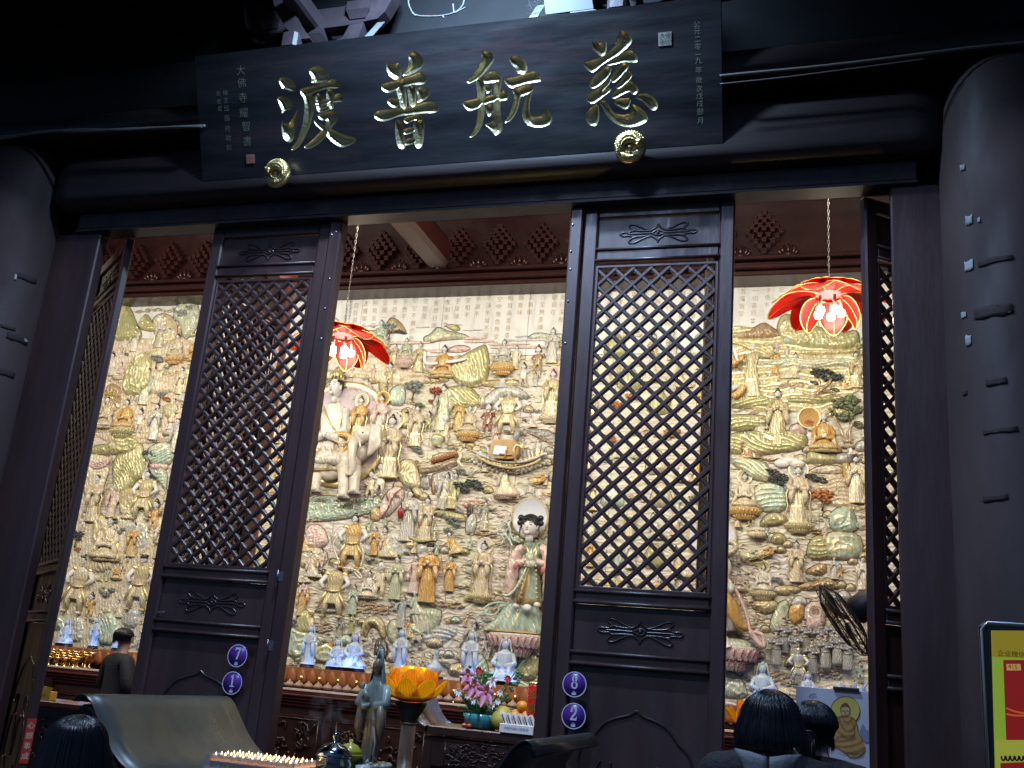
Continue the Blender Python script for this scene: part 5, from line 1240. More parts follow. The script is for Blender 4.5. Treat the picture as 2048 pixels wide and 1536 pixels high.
ribbon([c6(1040, 100), c6(1200, 160), c6(1310, 210), c6(1380, 300)], 1.4, 'brown', .08, 'carved_oar'); PT(c6, [(600,300),(640,265),(740,330),(740,390),(640,370)], 'rock', 'olive', .1, 'carved_cargo')
for k in range(34):
    x = 540+k*23.5; y = 415+120*math.sin(PI*(k/33))**1.0+(8 if k % 2 else -6)
    if 800 < x < 950: continue
    p = mp(*c6(x, y), .02); MB().ball((0, 0, 0), (.030, .03, .022), 8, 5).build('foam_curl', SKIN if k % 3 else pal('cream')[0], RW, loc=p)
many(c6, 5.12, [('kneel',870,758,340,'tan',H(halo='tan')),('stand2',215,910,370,'silver',H(tilt=.12)),('stand2',315,908,372,'olive',H(tilt=.08,flip=True)),('stand3',655,1135,300,'grey'),('kneel',360,1370,255,'orange',H(tilt=-.25)),('stand',140,1235,180,'silver')])
inst('lotus_throne', LOTUS, RW, mp(*c6(870, 752), .05), (0, 0, 0), (.155, .14, .10), pal('pink')); cloud(*c6(870, 815), 64, 'gold', .25)
fl = fig('stand', *c6(1130, 640), 40, 'orange', tilt=1.2, depth=.04)
PT(c6, [(-20,570),(0,420),(110,440),(140,340),(380,330),(400,420),(370,480),(180,520)], 'wave', 'tan', .06, 'carved_roof', ang=.25, gold=1.5)
for k in range(13): p = c6(120+k*21, 440-k*6); q = mp(p[0], p[1], .09); MB().tube([(0, 0, 0), (.015, -.01, .05), (-.01, -.01, .09), (.02, 0, .13)], [.03, .034, .02, .004], 6).build('roof_flame', stone('flame_stone', (.34, .10, .035)), RW, loc=q).scale = (.42, .42, .55)
PT(c6, [(110,560),(200,530),(330,500),(390,640),(360,760),(120,740)], 'plain', 'grey', .015, 'carved_wall'); PT(c6, [(120,560),(165,550),(160,760),(115,760)], 'cliff', 'brown', .03, 'carved_pillar')
ribbon([c6(440, 480), c6(380, 420), c6(430, 370), c6(390, 330), c6(430, 290)], 4, 'cream', .08, 'smoke_trail')
tree(*c6(440, 690), 44, 'dark', trunk=False, v=1); tree(*c6(570, 660), 44, 'dark', trunk=False, v=1); tree(*c6(510, 560), 22, 'pale', trunk=False); tree(*c6(430, 530), 26, 'grey', trunk=False)
tree(*c6(350, 1040), 40, 'grey', trunk=False, v=1); tree(*c6(300, 1140), 26, 'grey', trunk=False); PT(c6, [(110,960),(160,910),(300,930),(470,970),(460,1060),(240,1010)], 'wave', 'olive', .04, ang=.15); PT(c6, [(330,900),(370,880),(470,960),(380,960)], 'rock', 'grey', .04, 'carved_rock', gold=2)
PT(c6, [(480,1000),(485,880),(515,850),(545,890),(545,990),(500,1020)], 'plain', 'black', .05, 'carved_hair_fall'); PT(c6, [(460,1120),(480,980),(560,940),(590,1040),(560,1160),(480,1180)], 'wave', 'silver', .05, 'carved_sleeve', ang=1.2, gold=2)
cloud(*c6(650, 1170), 54, 'pink', .35); cloud(*c6(590, 860), 24, 'pink', .9); PT(c6, [(330,840),(420,790),(720,800),(1000,720),(1390,720),(1390,800),(900,860),(600,850)], 'scale', 'pink', .012, 'carved_water', gold=1.5)
# the tall girl on her lotus
g0 = mp(1038, 1264, .05); gt_ = mp(1060, 1012, .05); gh = gt_.z-g0.z
GR = empty('relief_maiden', g0); GR.parent = RW
def Gm(px, py, d): return tuple(mp(px, py, d)-g0)
def glo(name, rings, M_, **k):
    b = MB(); b2 = []
    for (px, py, wpx, d) in rings:
        c = Vector(Gm(px, py, 0)); w = mp(px+wpx, py).x-mp(px-wpx, py).x; b2.append((c.x, 0, c.z, w/2, d/FL))
    loft(b, b2[::-1] if b2[0][2] > b2[-1][2] else b2, **k); return b.build(name, M_, GR)
glo('bodice', [(1064, 1086, 8, .05), (1064, 1092, 16, .08), (1064, 1100, 25, .11), (1063, 1115, 25, .13), (1061, 1140, 22, .14), (1058, 1175, 26, .15), (1052, 1212, 32, .15)], pal('jade'), nf=6, amp=.04, seg=40)
glo('skirt', [(1050, 1205, 30, .14), (1045, 1222, 36, .15), (1038, 1242, 44, .16), (1033, 1256, 54, .16), (1028, 1266, 58, .15)], pal('jade'), nf=11, amp=.06, seg=60)
for P, R in (([(1048, 1094), (1036, 1102), (1028, 1122), (1024, 1148), (1021, 1172), (1019, 1192)], [.05, .075, .085, .095, .085, .03]), ([(1082, 1094), (1093, 1104), (1099, 1126), (1099, 1152), (1097, 1180), (1093, 1206)], [.05, .075, .085, .095, .08, .03]), ([(1026, 1120), (1040, 1128), (1056, 1120)], [.06, .065, .045]), ([(1100, 1122), (1086, 1130), (1068, 1120)], [.06, .065, .045])):
    Q = chaikin([Gm(x, y, .19) for x, y in P], 2, False); RR = np.interp(np.linspace(0, len(R)-1, len(Q)), range(len(R)), R)
    b = MB(); b.tube(Q, [r_*(1+.07*math.sin(i_*1.9)) for i_, r_ in enumerate(RR)], 14, flat=.75); b.build('sleeve', pal('pink')[0], GR)
b = MB(); Q = chaikin([Gm(x, y, .27) for x, y in ((1054, 1135), (1038, 1172), (1018, 1194), (1004, 1188))], 2, False); b.tube(Q, list(np.interp(np.linspace(0, 3, len(Q)), range(4), [.02, .045, .04, .012])), 10, flat=.5); b.build('hanging_scarf', pal('jade')[1], GR)
b = MB(); Q = [Gm(x, y, .245) for x, y in ((1054, 1148), (1047, 1175), (1036, 1206))]; b.tube(Q, [.02, .05, .06], 10, flat=.35); b.build('apron', pal('orange')[0], GR)
for (x0, x1) in ((1050, 1061), (1076, 1065)):
    b = MB(); b.tube([Gm(x0, 1086, .20), Gm((x0+x1)/2, 1098, .24), Gm(x1, 1112, .26)], .014, 7, flat=.6); b.build('collar', GLD, GR)
for x in (1050, 1072):
    b = MB()
    for k_ in range(8): b.ball(Gm(x-(k_*1.2 if x < 1060 else -k_*.3), 1132+k_*9, .285), .012, 7, 5)
    b.build('bead_string', GLD, GR)
b = MB(); b.ball(Gm(1061, 1117, .27), (.05, .045, .062), 12, 8); b.ball(Gm(1061, 1128, .28), (.07, .04, .05), 12, 8); b.build('hands', pal('green')[0], GR)
b = MB()
for (x, y, r) in ((1032, 1212, .040), (1054, 1216, .055), (1074, 1210, .040)): b.ball(Gm(x, y, .25), (r, .04, r*.8), 12, 6)
b.build('waist_ornaments', SKIN, GR)
for (x, y) in ((1031, 1132), (1086, 1140)):
    b = MB(); b.ball(Gm(x, y, .33), (.028, .012, .042), 12, 6); b.build('rose_mark', stone('rose_stone', (.45, .15, .13), lines=False), GR)
inst('halo', HALO, GR, Vector(Gm(1061, 1036, .06)), (0, 0, 0), (.21, .2, .235), [stone('halo_pale', (.72, .73, .78), v=.05, lines=False), pal('tan')[0]])
ghd = inst('head', HEADS[False], GR, Vector(Gm(1060, 1052, .24)), (0, 0, -.12), .118)
b = MB(); r = .118
b.ball((0, .16*r, .26*r), (.98*r, .84*r, .94*r), 18, 11)
for s in (-1, 1): b.ball((s*.98*r, .1*r, .78*r), .30*r, 12, 8); b.ball((s*1.05*r, .1*r, .30*r), .28*r, 12, 8); b.tube([(s*.85*r, -.1*r, 0), (s*.98*r, -.1*r, -.7*r), (s*.9*r, -.2*r, -1.3*r)], [.09*r, .06*r, .03*r], 6)
for k in range(7): b.tube([((k-3)*.15*r, -.62*r+abs(k-3)*.03*r, .86*r), ((k-3)*.16*r, -.73*r+abs(k-3)*.03*r, .42*r)], [.085*r, .03*r], 5)
b.build('hair', HAIR, GR, loc=Vector(Gm(1060, 1052, .24)))
inst('lotus_throne', LOTUS, GR, Vector(Gm(1031, 1268, .08)), (0, 0, 0), (.33, .33, .34), [pal('pink')[0], pal('pink')[1], stone('petal_line', (.32, .08, .08), lines=False)])
for pts in ([(1040, 1085), (1022, 1078), (1020, 1052), (1008, 1040), (1004, 1056), (990, 1066)], [(1024, 1092), (1016, 1072), (1000, 1068), (1010, 1080), (1000, 1090)], [(1086, 1090), (1100, 1076), (1106, 1062)], [(1010, 1205), (985, 1205), (965, 1218), (975, 1232), (995, 1228), (998, 1212)], [(975, 1222), (958, 1228), (950, 1240), (962, 1246), (970, 1236)], [(1090, 1105), (1104, 1090), (1112, 1088)]): ribbon(pts, 2.6, 'jade', .10)
# lower middle
many(c8, 5.12, [('stand4',160,640,610,'orange',H(hair='hat')),('stand4',390,525,370,'orange'),('stand',720,565,545,'tan',H(halo='white',lotus='gold')),('stand2',25,545,400,'pink'),('stand2',520,1225,410,'grey',H(tilt=.35)),('kneel',60,760,260,'jade',H(hair=None)),('child',880,1240,130,'orange',H(hair=None))])
ribbon([c8(318, 0), c8(320, 200), c8(345, 400), c8(368, 640)], 1.2, 'brown', .14, 'carved_staff'); ribbon([c8(300, -250), c8(318, -330), c8(350, -300), c8(330, -270)], 1.4, 'grey', .1, 'carved_staff')
cloud(*c8(690, 625), 80, 'gold', .22); tree(*c8(620, 250), 20, 'pale', trunk=False); tree(*c8(610, 330), 20, 'pale', trunk=False); cloud(*c8(420, 660), 60, 'pink', .4); cloud(*c8(520, 480), 40, 'tan', .4)
PT(c8, [(0,740),(100,690),(320,700),(330,800),(260,960),(60,1000)], 'cliff', 'green', .04, 'carved_rock', gold=2); PT(c8, [(90,900),(200,880),(480,860),(500,960),(380,1060),(120,1080)], 'wave', 'blue', .02, 'carved_water', gold=2)
PT(c8, [(-20,860),(40,840),(120,880),(180,980),(120,1010),(0,960)], 'rock', 'green', .05, 'carved_bush', gold=2); PT(c8, [(380,1330),(420,1260),(700,1240),(800,1330),(780,1420),(420,1400)], 'mound', 'tan', .04); PT(c8, [(1080,1350),(1120,1170),(1330,1140),(1320,1400),(1180,1460)], 'mound', 'olive', .04, gold=2)
PT(c8, [(640,1400),(690,1150),(760,1180),(820,1340),(780,1410)], 'wave', 'jade', .04, ang=1.0, gold=2)
many(c7, 5.12, [('warrior',520,800,600,'gold',H(hair='helmet')),('stand2',205,775,345,'orange'),('kneel',320,380,280,'pink'),('stand4',735,760,305,'jade'),('seat',895,600,290,'white'),('child',1005,605,400,'cream',H(hair=None)),('stand4',1165,610,450,'green'),
 ('stand',600,1000,240,'grey',H(hair='cap')),('stand4',722,960,220,'olive',H(hair='hat')),('child',512,1150,155,'orange'),('stand3',1240,900,330,'blue'),('child',820,1180,170,'white'),('kneel',1330,1000,230,'orange'),('warrior',1390,1100,300,'silver')])
for pts in ([c7(480, 300), c7(400, 300), c7(330, 400), c7(360, 430), c7(470, 330)], [c7(590, 300), c7(650, 310), c7(720, 440), c7(690, 440), c7(610, 360)]): patch(pts, 'wave', 'black', .05, 'carved_wing', gold=2)
PT(c7, [(540,700),(560,520),(620,470),(640,560),(620,660)], 'rock', 'gold', .06, 'carved_cape'); PT(c7, [(330,740),(420,690),(620,710),(600,760)], 'rock', 'grey', .05, 'carved_rock', gold=2)
for (x, y, w) in ((880, 650, 40), (990, 680, 44), (1100, 690, 44), (850, 720, 34), (1030, 730, 40), (430, 870, 46), (420, 930, 40)): cloud(*c7(x, y), w, 'pink', .5)
PT(c7, [(815,1000),(840,860),(900,780),(1000,770),(1070,840),(1095,1000),(1040,1020),(1000,900),(930,880),(880,1010)], 'cliff', 'gold', .07, 'carved_cave', ang=0, gold=.9); PT(c7, [(1090,1000),(1110,830),(1200,800),(1230,900),(1180,1100)], 'rock', 'green', .05, 'carved_rock', gold=2)
PT(c7, [(960,1230),(980,1010),(1080,1000),(1150,1200)], 'rock', 'black', .05, 'carved_rock', gold=2); PT(c7, [(50,1150),(90,900),(200,880),(420,1000),(440,1200),(200,1260)], 'mound', 'jade', .04); PT(c7, [(330,1240),(380,1060),(520,1040),(640,1200),(520,1280)], 'mound', 'green', .04)
tree(*c7(160, 850), 34, 'grey', trunk=False); tree(*c7(410, 1060), 26, 'grey', trunk=False); tree(*c7(920, 220), 20, 'dark', trunk=False); ribbon([c7(640, 280), c7(780, 300), c7(840, 380), c7(820, 400), c7(760, 330)], 2.6, 'cream', .08); ribbon([c7(780, 330), c7(820, 280), c7(870, 300), c7(850, 340)], 2.2, 'cream', .08)
PT(c7, [(190,270),(210,120),(300,60),(480,90),(500,240),(330,300)], 'scale', 'tan', .03, 'carved_rock', gold=2)
# ---------- opening beside the wall fan
c9 = crop(1430, 540, 5.12); c10 = crop(1430, 820, 5.12); c11 = crop(1420, 1080, 4.8)
PT(c9, [(60,700),(110,570),(300,560),(640,640),(1490,600),(1490,1460),(60,1460)], 'wave', 'gold', .014, 'carved_water', freq=46, gold=.80)
PT(c9, [(100,720),(170,620),(260,640),(380,600),(500,530),(580,580),(690,660),(660,715)], 'rock', 'brown', .04, 'carved_mountain', gold=1.0)
PT(c9, [(630,700),(640,500),(760,430),(820,560),(980,560),(1300,650),(1480,600),(1480,820),(1100,830),(820,790)], 'rock', 'olive', .05, 'carved_bush', gold=.84)
PT(c9, [(680,780),(690,650),(740,630),(830,770)], 'cliff', 'jade', .05, 'carved_rock'); PT(c9, [(980,800),(1000,650),(1060,650),(1130,780),(1080,820)], 'cliff', 'green', .05, 'carved_rock', ang=.4)
PT(c9, [(640,660),(650,520),(760,450),(800,520),(760,650)], 'mound', 'tan', .06, 'carved_rock')
PT(c9, [(820,860),(900,800),(1160,820),(1480,790),(1480,870),(1100,890),(900,890)], 'scale', 'gold', .05, 'carved_cloud', gold=.68, freq=18)
PT(c9, [(100,760),(180,720),(300,720),(500,760),(620,740),(640,880),(480,930),(280,800)], 'wave', 'olive', .05, ang=-.5, gold=.75)
PT(c9, [(430,960),(640,880),(1000,890),(1480,890),(1480,1010),(1200,1000),(900,1040),(620,1010)], 'wave', 'green', .05, 'carved_hill', gold=.80, freq=80)
PT(c9, [(70,1390),(200,1290),(430,1260),(620,1310),(760,1390),(600,1420),(200,1420)], 'wave', 'olive', .05, ang=.2, gold=.8); PT(c9, [(700,1360),(740,1270),(900,1260),(1260,1310),(1180,1380),(900,1390)], 'wave', 'olive', .05, gold=.8); PT(c9, [(80,1310),(200,1260),(300,1300),(180,1330)], 'rock', 'brown', .04, 'carved_rock')
PT(c9, [(850,1440),(1000,1390),(1490,1330),(1490,1520),(900,1520)], 'plain', 'gold', .014, 'carved_ground')
many(c9, 5.12, [('stand3',385,1300,555,'gold',H(hair=None)),('stand4',615,1060,260,'orange'),('kneel',790,1110,270,'cream',H(flip=True)),('stand2',735,900,120,'silver'),('stand',1445,1205,365,'gold'),('child',1225,820,130,'maroon'),('kneel',1330,1220,160,'orange')])
ribbon([c9(290, 880), c9(220, 940), c9(90, 975)], 7, 'orange', .12, 'wind_blown_sleeve'); ribbon([c9(230, 930), c9(205, 830), c9(165, 770)], 3, 'white', .16, 'raised_arm', SKIN); ribbon([c9(250, 1180), c9(170, 1210), c9(140, 1230)], 7, 'silver', .08, 'robe_train'); ribbon([c9(300, 1180), c9(250, 1260), c9(180, 1290)], 8, 'orange', .10, 'robe_train')
for (x, y, w) in ((520, 1060, 40), (640, 1080, 40), (760, 1180, 60), (880, 1190, 50), (690, 1150, 36)): cloud(*c9(x, y), w, 'pink', .5)
tree(*c9(1130, 1080), 66, 'dark', trunk=False, v=1); tree(*c9(1250, 1120), 36, 'dark', trunk=False, v=0); tree(*c9(1020, 1160), 22, 'dark', trunk=False); tree(*c9(1230, 1230), 24, 'green', trunk=False)
ribbon([c9(1030, 1280), c9(1090, 1220), c9(1170, 1160), c9(1190, 1110)], 3.4, 'brown', .09, 'carved_branch'); ribbon([c9(1090, 1230), c9(1200, 1230), c9(1290, 1310)], 2, 'brown', .08, 'carved_branch'); ribbon([c9(1060, 1130), c9(1080, 1160), c9(1050, 1240)], 2.4, 'brown', .09, 'carved_branch')
tree(*c9(1330, 1400), 62, 'green', trunk=False, v=0); tree(*c9(1420, 1330), 40, 'green', trunk=False)
fig('stand4', 1555, 891, 112, 'gold', beard=True)
PT(c10, [(40,200),(60,60),(300,40),(560,60),(560,180),(300,220)], 'wave', 'olive', .05, ang=.15, gold=.78); PT(c10, [(60,420),(100,250),(400,200),(760,200),(960,250),(940,400),(700,440),(420,470),(220,450)], 'wave', 'olive', .05, gold=.82, ang=-.3)
PT(c10, [(120,480),(200,440),(420,500),(560,560),(600,740),(380,720),(250,620)], 'wave', 'green', .05, ang=-.6, gold=.8); PT(c10, [(360,900),(420,760),(560,735),(700,770),(760,900),(740,1040),(480,1060)], 'wave', 'jade', .05, gold=.82, ang=.25)
PT(c10, [(440,1180),(520,1060),(640,1040),(760,1120),(700,1180),(520,1200)], 'mound', 'olive', .05); PT(c10, [(1150,1180),(1180,1050),(1270,985),(1400,1000),(1455,1120),(1460,1260),(1240,1260)], 'mound', 'jade', .08, gold=.9); PT(c10, [(1100,1280),(1240,1230),(1480,1260),(1530,1420),(1480,1536),(1140,1536)], 'mound', 'green', .06, gold=.88)
PT(c10, [(920,1536),(960,1320),(1100,1260),(1180,1400),(1200,1536)], 'wave', 'olive', .05, gold=.86); PT(c10, [(930,640),(1080,560),(1310,570),(1310,660),(1000,640)], 'wave', 'cream', .02, 'carved_cloud', gold=2); PT(c10, [(980,980),(1000,780),(1150,640),(1340,660),(1380,880),(1500,1000),(1500,1060),(1290,1000)], 'wave', 'tan', .02, 'carved_ground', gold=2)
PT(c10, [(770,250),(760,160),(860,130),(930,200),(940,260)], 'mound', 'pink', .05, 'carved_rock', gold=2); PT(c10, [(930,480),(960,390),(1080,440),(1280,480),(1240,560),(960,560)], 'rock', 'olive', .05, 'carved_rock', gold=.9); PT(c10, [(1210,500),(1260,430),(1420,440),(1420,540),(1260,560)], 'rock', 'grey', .05, 'carved_bush', gold=2)
inst('halo', HALO, RW, mp(*c10(965, 80), .02), (0, 0, 0), (.12, .1, .12), [pal('orange')[0], GLD])
for (x, y) in ((690, 545), (760, 520), (840, 545)): b = MB(); b.ball((0, 0, 0), (.09, .03, .05), 12, 6); b.build('carved_white_cloud', SKIN, RW, loc=mp(*c10(x, y), .02))
many(c10, 5.12, [('child',470,355,285,'cream'),('seat',1115,430,400,'orange',H(hair=None)),('kneel',340,490,290,'maroon',H(flip=False)),('kneel',790,500,130,'cream',H(tilt=-1.0,hair=None)),('stand',855,1170,600,'tan',H(halo='silver',lotus='gold',hair='crown')),('seat',300,1010,370,'cream',H(halo='tan',lotus='orange')),('stand4',1450,955,490,'cream',H(beard=True)),('child',95,560,150,'cream'),('warrior',90,830,220,'silver',H(hair=None))])
for (x, y, w, v) in ((600, 650, 44, 1), (690, 690, 40, 1), (640, 730, 40, 1), (1000, 690, 36, 1), (1090, 720, 34, 1)): tree(*c10(x, y), w, 'dark', trunk=False, v=v)
tree(*c10(1100, 900), 56, 'rust', v=0, th=.9); tree(*c10(1330, 60), 70, 'green', trunk=False, v=2); tree(*c10(1460, 150), 36, 'green', trunk=False); tree(*c10(960, 140), 26, 'rust', trunk=False); tree(*c10(1000, 210), 24, 'pale', trunk=False)
for pts in ([c10(1330, 330), c10(1290, 200), c10(1220, 60)], [c10(1380, 330), c10(1380, 200), c10(1420, 100)]): ribbon(pts, 3, 'brown', .08, 'carved_branch')
cloud(*c10(885, 1235), 84, 'gold', .22); cloud(*c10(560, 510), 50, 'gold', .3); PT(c10, [(1290,560),(1320,530),(1390,540),(1400,780),(1330,780)], 'cliff', 'orange', .06, 'carved_sleeve', ang=0)
b = MB(); b.lathe([(.13, 0), (.17, .03), (.17, .10), (.15, .11), (.15, .06), (0, .06)], 24, sy=.6); b.build('carved_basket', pal('tan')[0], RW, loc=mp(*c10(430, 1310), .05)).scale = (.58, .58, .58)
# great figure half hidden by the closed leaf
gb = empty('relief_goddess', mp(1450, 1290, .05)); gb.parent = RW; gb0 = gb.location
def K(px, py, d): return tuple(mp(px, py, d)-gb0)
inst('halo', HALO, gb, Vector(K(1424, 1075, .03)), (0, 0, 0), (.26, .2, .26), [stone('halo_pale', (.72, .73, .78), v=.05, lines=False), pal('tan')[0]]); inst('head', HEADS[False], gb, Vector(K(1424, 1085, .25)), (0, 0, .2), .12); inst('hair', HAIRS['crown'], gb, Vector(K(1424, 1085, .25)), (0, 0, 0), .125)
for nm, P, R, cc in (('torso', [(1420, 1112), (1424, 1150), (1430, 1190)], [.15, .22, .17], 'cream'), ('upper_arm', [(1440, 1115), (1456, 1130), (1448, 1160)], [.08, .09, .06], None), ('belt', [(1412, 1160), (1440, 1172), (1468, 1182)], [.10, .12, .10], 'silver'), ('skirt', [(1436, 1180), (1462, 1220), (1478, 1252), (1494, 1258)], [.15, .16, .10, .04], 'orange'), ('skirt', [(1426, 1190), (1434, 1230), (1428, 1260)], [.16, .15, .06], 'orange'), ('inner_robe', [(1452, 1205), (1462, 1240), (1464, 1262)], [.10, .10, .08], 'grey'), ('leg', [(1452, 1225), (1455, 1262)], [.06, .05], None), ('leg', [(1448, 1275), (1456, 1296)], [.06, .09], None), ('scarf', [(1446, 1145), (1478, 1190), (1494, 1230), (1500, 1262)], [.03, .035, .03, .03], 'pink'), ('scarf', [(1500, 1262), (1520, 1290), (1530, 1296), (1528, 1270), (1508, 1264)], [.05, .05, .04, .04, .04], 'pink'), ('scarf', [(1436, 1090), (1464, 1082), (1476, 1096), (1462, 1106), (1440, 1108)], [.03, .05, .05, .05, .04], 'tan')):
    b = MB(); Q = chaikin([K(x, y, .20) for x, y in P], 2, False); n = len(Q); RR = np.interp(np.linspace(0, len(R)-1, n), range(len(R)), R); b.tube(Q, list(RR), 12, flat=.6); b.build(nm, pal(cc)[0] if cc else SKIN, gb)
b = MB(); b.ball(K(1462, 1292, .1), (.24, .12, .09), 14, 8); b.build('lotus_seed_seat', pal('green')[0], gb); inst('lotus_throne', LOTUS, gb, Vector(K(1455, 1292, .08)), (0, 0, 0), (.34, .33, .34), [pal('pink')[0], pal('pink')[1], stone('petal_line', (.32, .08, .08), lines=False)])
many(c11, 4.8, [('stand',830,405,395,'tan'),('stand4',1195,375,215,'silver'),('child',1250,380,155,'orange'),('seat',512,500,275,'white',H(halo='gold',lotus='gold')),('stand',1470,480,320,'white')])
for (x, y, t, p_) in ((400, 140, 1.25, 'green'), (540, 115, 1.2, 'orange')): fig('stand', *c11(x-90, y+30), 44, p_, tilt=t, depth=.05)
PT(c11, [(820,450),(900,410),(1060,380),(1150,350),(1280,470),(1100,480),(900,490)], 'wave', 'brown', .06, 'carved_raft', gold=.86, ang=.3); PT(c11, [(900,300),(1040,220),(1120,230),(1120,330),(960,350)], 'cliff', 'brown', .05, 'carved_thatch', ang=1.1); tree(*c11(655, 385), 30, 'grey', trunk=False); tree(*c11(960, 370), 24, 'pale', trunk=False); PT(c11, [(580,500),(640,430),(860,440),(880,500),(700,540)], 'rock', 'gold', .04, 'carved_bush', gold=.8)
PT(c11, [(390,640),(420,580),(520,560),(640,580),(670,650),(560,720),(480,700)], 'scale', 'gold', .06, 'carved_cloud', gold=.66, freq=22)
PT(c11, [(560,830),(640,600),(760,560),(760,740),(700,900),(600,900)], 'cliff', 'green', .03, 'carved_banner', ang=.5, gold=2); PT(c11, [(745,740),(760,640),(830,590),(910,590),(905,760),(820,830)], 'plain', 'orange', .04, 'carved_banner'); PT(c11, [(1100,700),(1120,600),(1220,590),(1260,720),(1180,800)], 'plain', 'orange', .04, 'carved_banner')
bn = PT(c11, [(905,590),(1110,585),(1110,860),(960,880),(905,860)], 'plain', 'pink', .045, 'carved_banner', depth=.01)
inst('halo', HALO, RW, mp(*c11(1015, 690), .06), (0, 0, 0), (.062, .05, .062), [pal('cream')[0], pal('olive')[0]]); V, F = glyphs('帥', .075); b = MB(); q = mp(*c11(1015, 690), .072); b.add([(q.x+x, q.y, q.z+z) for x, y, z in V], F, 0, False); b.build('banner_character', stone('banner_ink', (.35, .07, .06), lines=False), RW)
for (x, y) in ((710, 735), (905, 745), (1060, 765), (1185, 735)): fig('soldier', *c11(x, y+350), 350/4.8, 'grey', 'cap', depth=.03)
for (x, y) in ((635, 855), (820, 835), (1225, 845), (1325, 905), (1110, 885), (980, 940)): fig('soldier', *c11(x, y+350), 350/4.8, 'grey', 'cap', depth=.09, flip=rnd.random() < .5)
fig('warrior', *c11(850, 1370), 340/4.8, 'blue', 'helmet', depth=.16); PT(c11, [(915,1130),(935,1060),(1010,1110),(1000,1170)], 'plain', 'pink', .12, 'carved_flag'); PT(c11, [(700,1200),(760,1110),(820,1120),(760,1230)], 'plain', 'orange', .14, 'carved_cape'); PT(c11, [(900,1180),(960,1160),(980,1220),(930,1270)], 'plain', 'gold', .14, 'carved_cape')
for (x, y, w) in ((600, 1290, 50), (690, 1330, 50), (1110, 1270, 50), (1230, 1240, 40), (740, 1380, 40), (1180, 1300, 40)): cloud(*c11(x, y), w, 'pink', .6)
PT(c11, [(60,1500),(100,1300),(200,1250),(320,1330),(380,1536)], 'mound', 'jade', .04, gold=2); PT(c11, [(560,1440),(800,1400),(1300,1340),(1500,1400),(1500,1536),(560,1536)], 'wave', 'cream', .03, 'carved_terrace', gold=2); tree(*c11(350, 1310), 26, 'grey', trunk=False); tree(*c11(560, 1330), 20, 'pink', trunk=False)
# ---------- smaller carvings crowding the gaps, and short wave crests over the water
rr = random.Random(77)
for (xa, xb, ya, yb, n) in ((150, 390, 650, 1290, 900), (585, 1110, 760, 1330, 2600), (1445, 1730, 700, 1370, 1500)):
    for _ in range(n):
        x, y = rr.uniform(xa, xb), rr.uniform(ya, yb)
        if xa < 400 and not (245-.205*(y-596)+10 < x < 405-.16*(y-596)): continue
        if any((x-a)**2+(y-b_)**2 < (r_+11)**2 for a, b_, r_ in PLACED): continue
        q = rr.random()
        if q < .34: fig(rr.choice(('stand', 'stand4', 'child', 'kneel', 'seat')), x, y+17, rr.uniform(32, 42), rr.choice(('white', 'cream', 'tan', 'jade', 'pink', 'silver')), rr.choice(('bun', 'twin', 'bun')), depth=.02)
        elif q < .62: cloud(x, y, rr.uniform(26, 40), rr.choice(('pink', 'cream', 'jade', 'tan')), .55)
        elif q < .76: tree(x, y, rr.uniform(20, 30), rr.choice(('grey', 'pale', 'pink', 'green')), trunk=False)
        else: patch([(x-17, y+9), (x-12, y-9), (x+2, y-15), (x+15, y-7), (x+18, y+9)], rr.choice(('mound', 'rock', 'cliff')), rr.choice(('olive', 'jade', 'tan', 'silver')), .045, 'carved_rock')
for (xa, xb, ya, yb, n) in ((150, 390, 620, 1300, 1500), (585, 1120, 740, 1335, 5200), (1440, 1735, 680, 1380, 3000)):
    for _ in range(n):
        x, y = rr.uniform(xa, xb), rr.uniform(ya, yb)
        if xa < 400 and not (245-.205*(y-596)+6 < x < 405-.16*(y-596)): continue
        if any((x-a)**2+(y-b_)**2 < (r_*.86+7)**2 for a, b_, r_ in PLACED): continue
        q = rr.random()
        if q < .20 and len(FIGS) < 296: fig(rr.choice(('child', 'stand4', 'stand', 'kneel')), x, y+11, rr.uniform(22, 29), rr.choice(('white', 'cream', 'pink', 'jade', 'gold')), rr.choice(('bun', 'twin')))
        elif q < .50: cloud(x, y, rr.uniform(16, 24), rr.choice(('gold', 'cream', 'pink', 'jade')), .6)
        elif q < .74: tree(x, y, rr.uniform(13, 19), rr.choice(('grey', 'pale', 'gold', 'green', 'rust')), trunk=False)
        else: patch([(x-11, y+6), (x-8, y-6), (x+1, y-10), (x+10, y-5), (x+12, y+6)], rr.choice(('mound', 'rock', 'cliff')), rr.choice(('olive', 'jade', 'tan', 'gold')), .03, 'carved_rock', cell=.006)
b = MB()
for _ in range(1500):
    x, y = rr.choice((rr.uniform(900, 1125), rr.uniform(590, 1125), rr.uniform(1440, 1735), rr.uniform(150, 400))), rr.uniform(700, 1340); p = mp(x, y, .003); L = rr.uniform(.05, .13); h = rr.uniform(.008, .022)*rr.choice((-1, 1, 1))
    b.tube([(p.x-L/2, p.y, p.z), (p.x-L/4, p.y-.004, p.z+h*.8), (p.x, p.y-.006, p.z+h), (p.x+L/4, p.y-.004, p.z+h*.4), (p.x+L/2, p.y, p.z-h*.3)], [.002, .0045, .006, .0045, .0015], 4, rr.choice((0, 0, 1)), False)
tag(b.build('carved_wave_crests', [stone('crest_stone', (.52, .43, .33)), GLD], RW), kind='stuff')
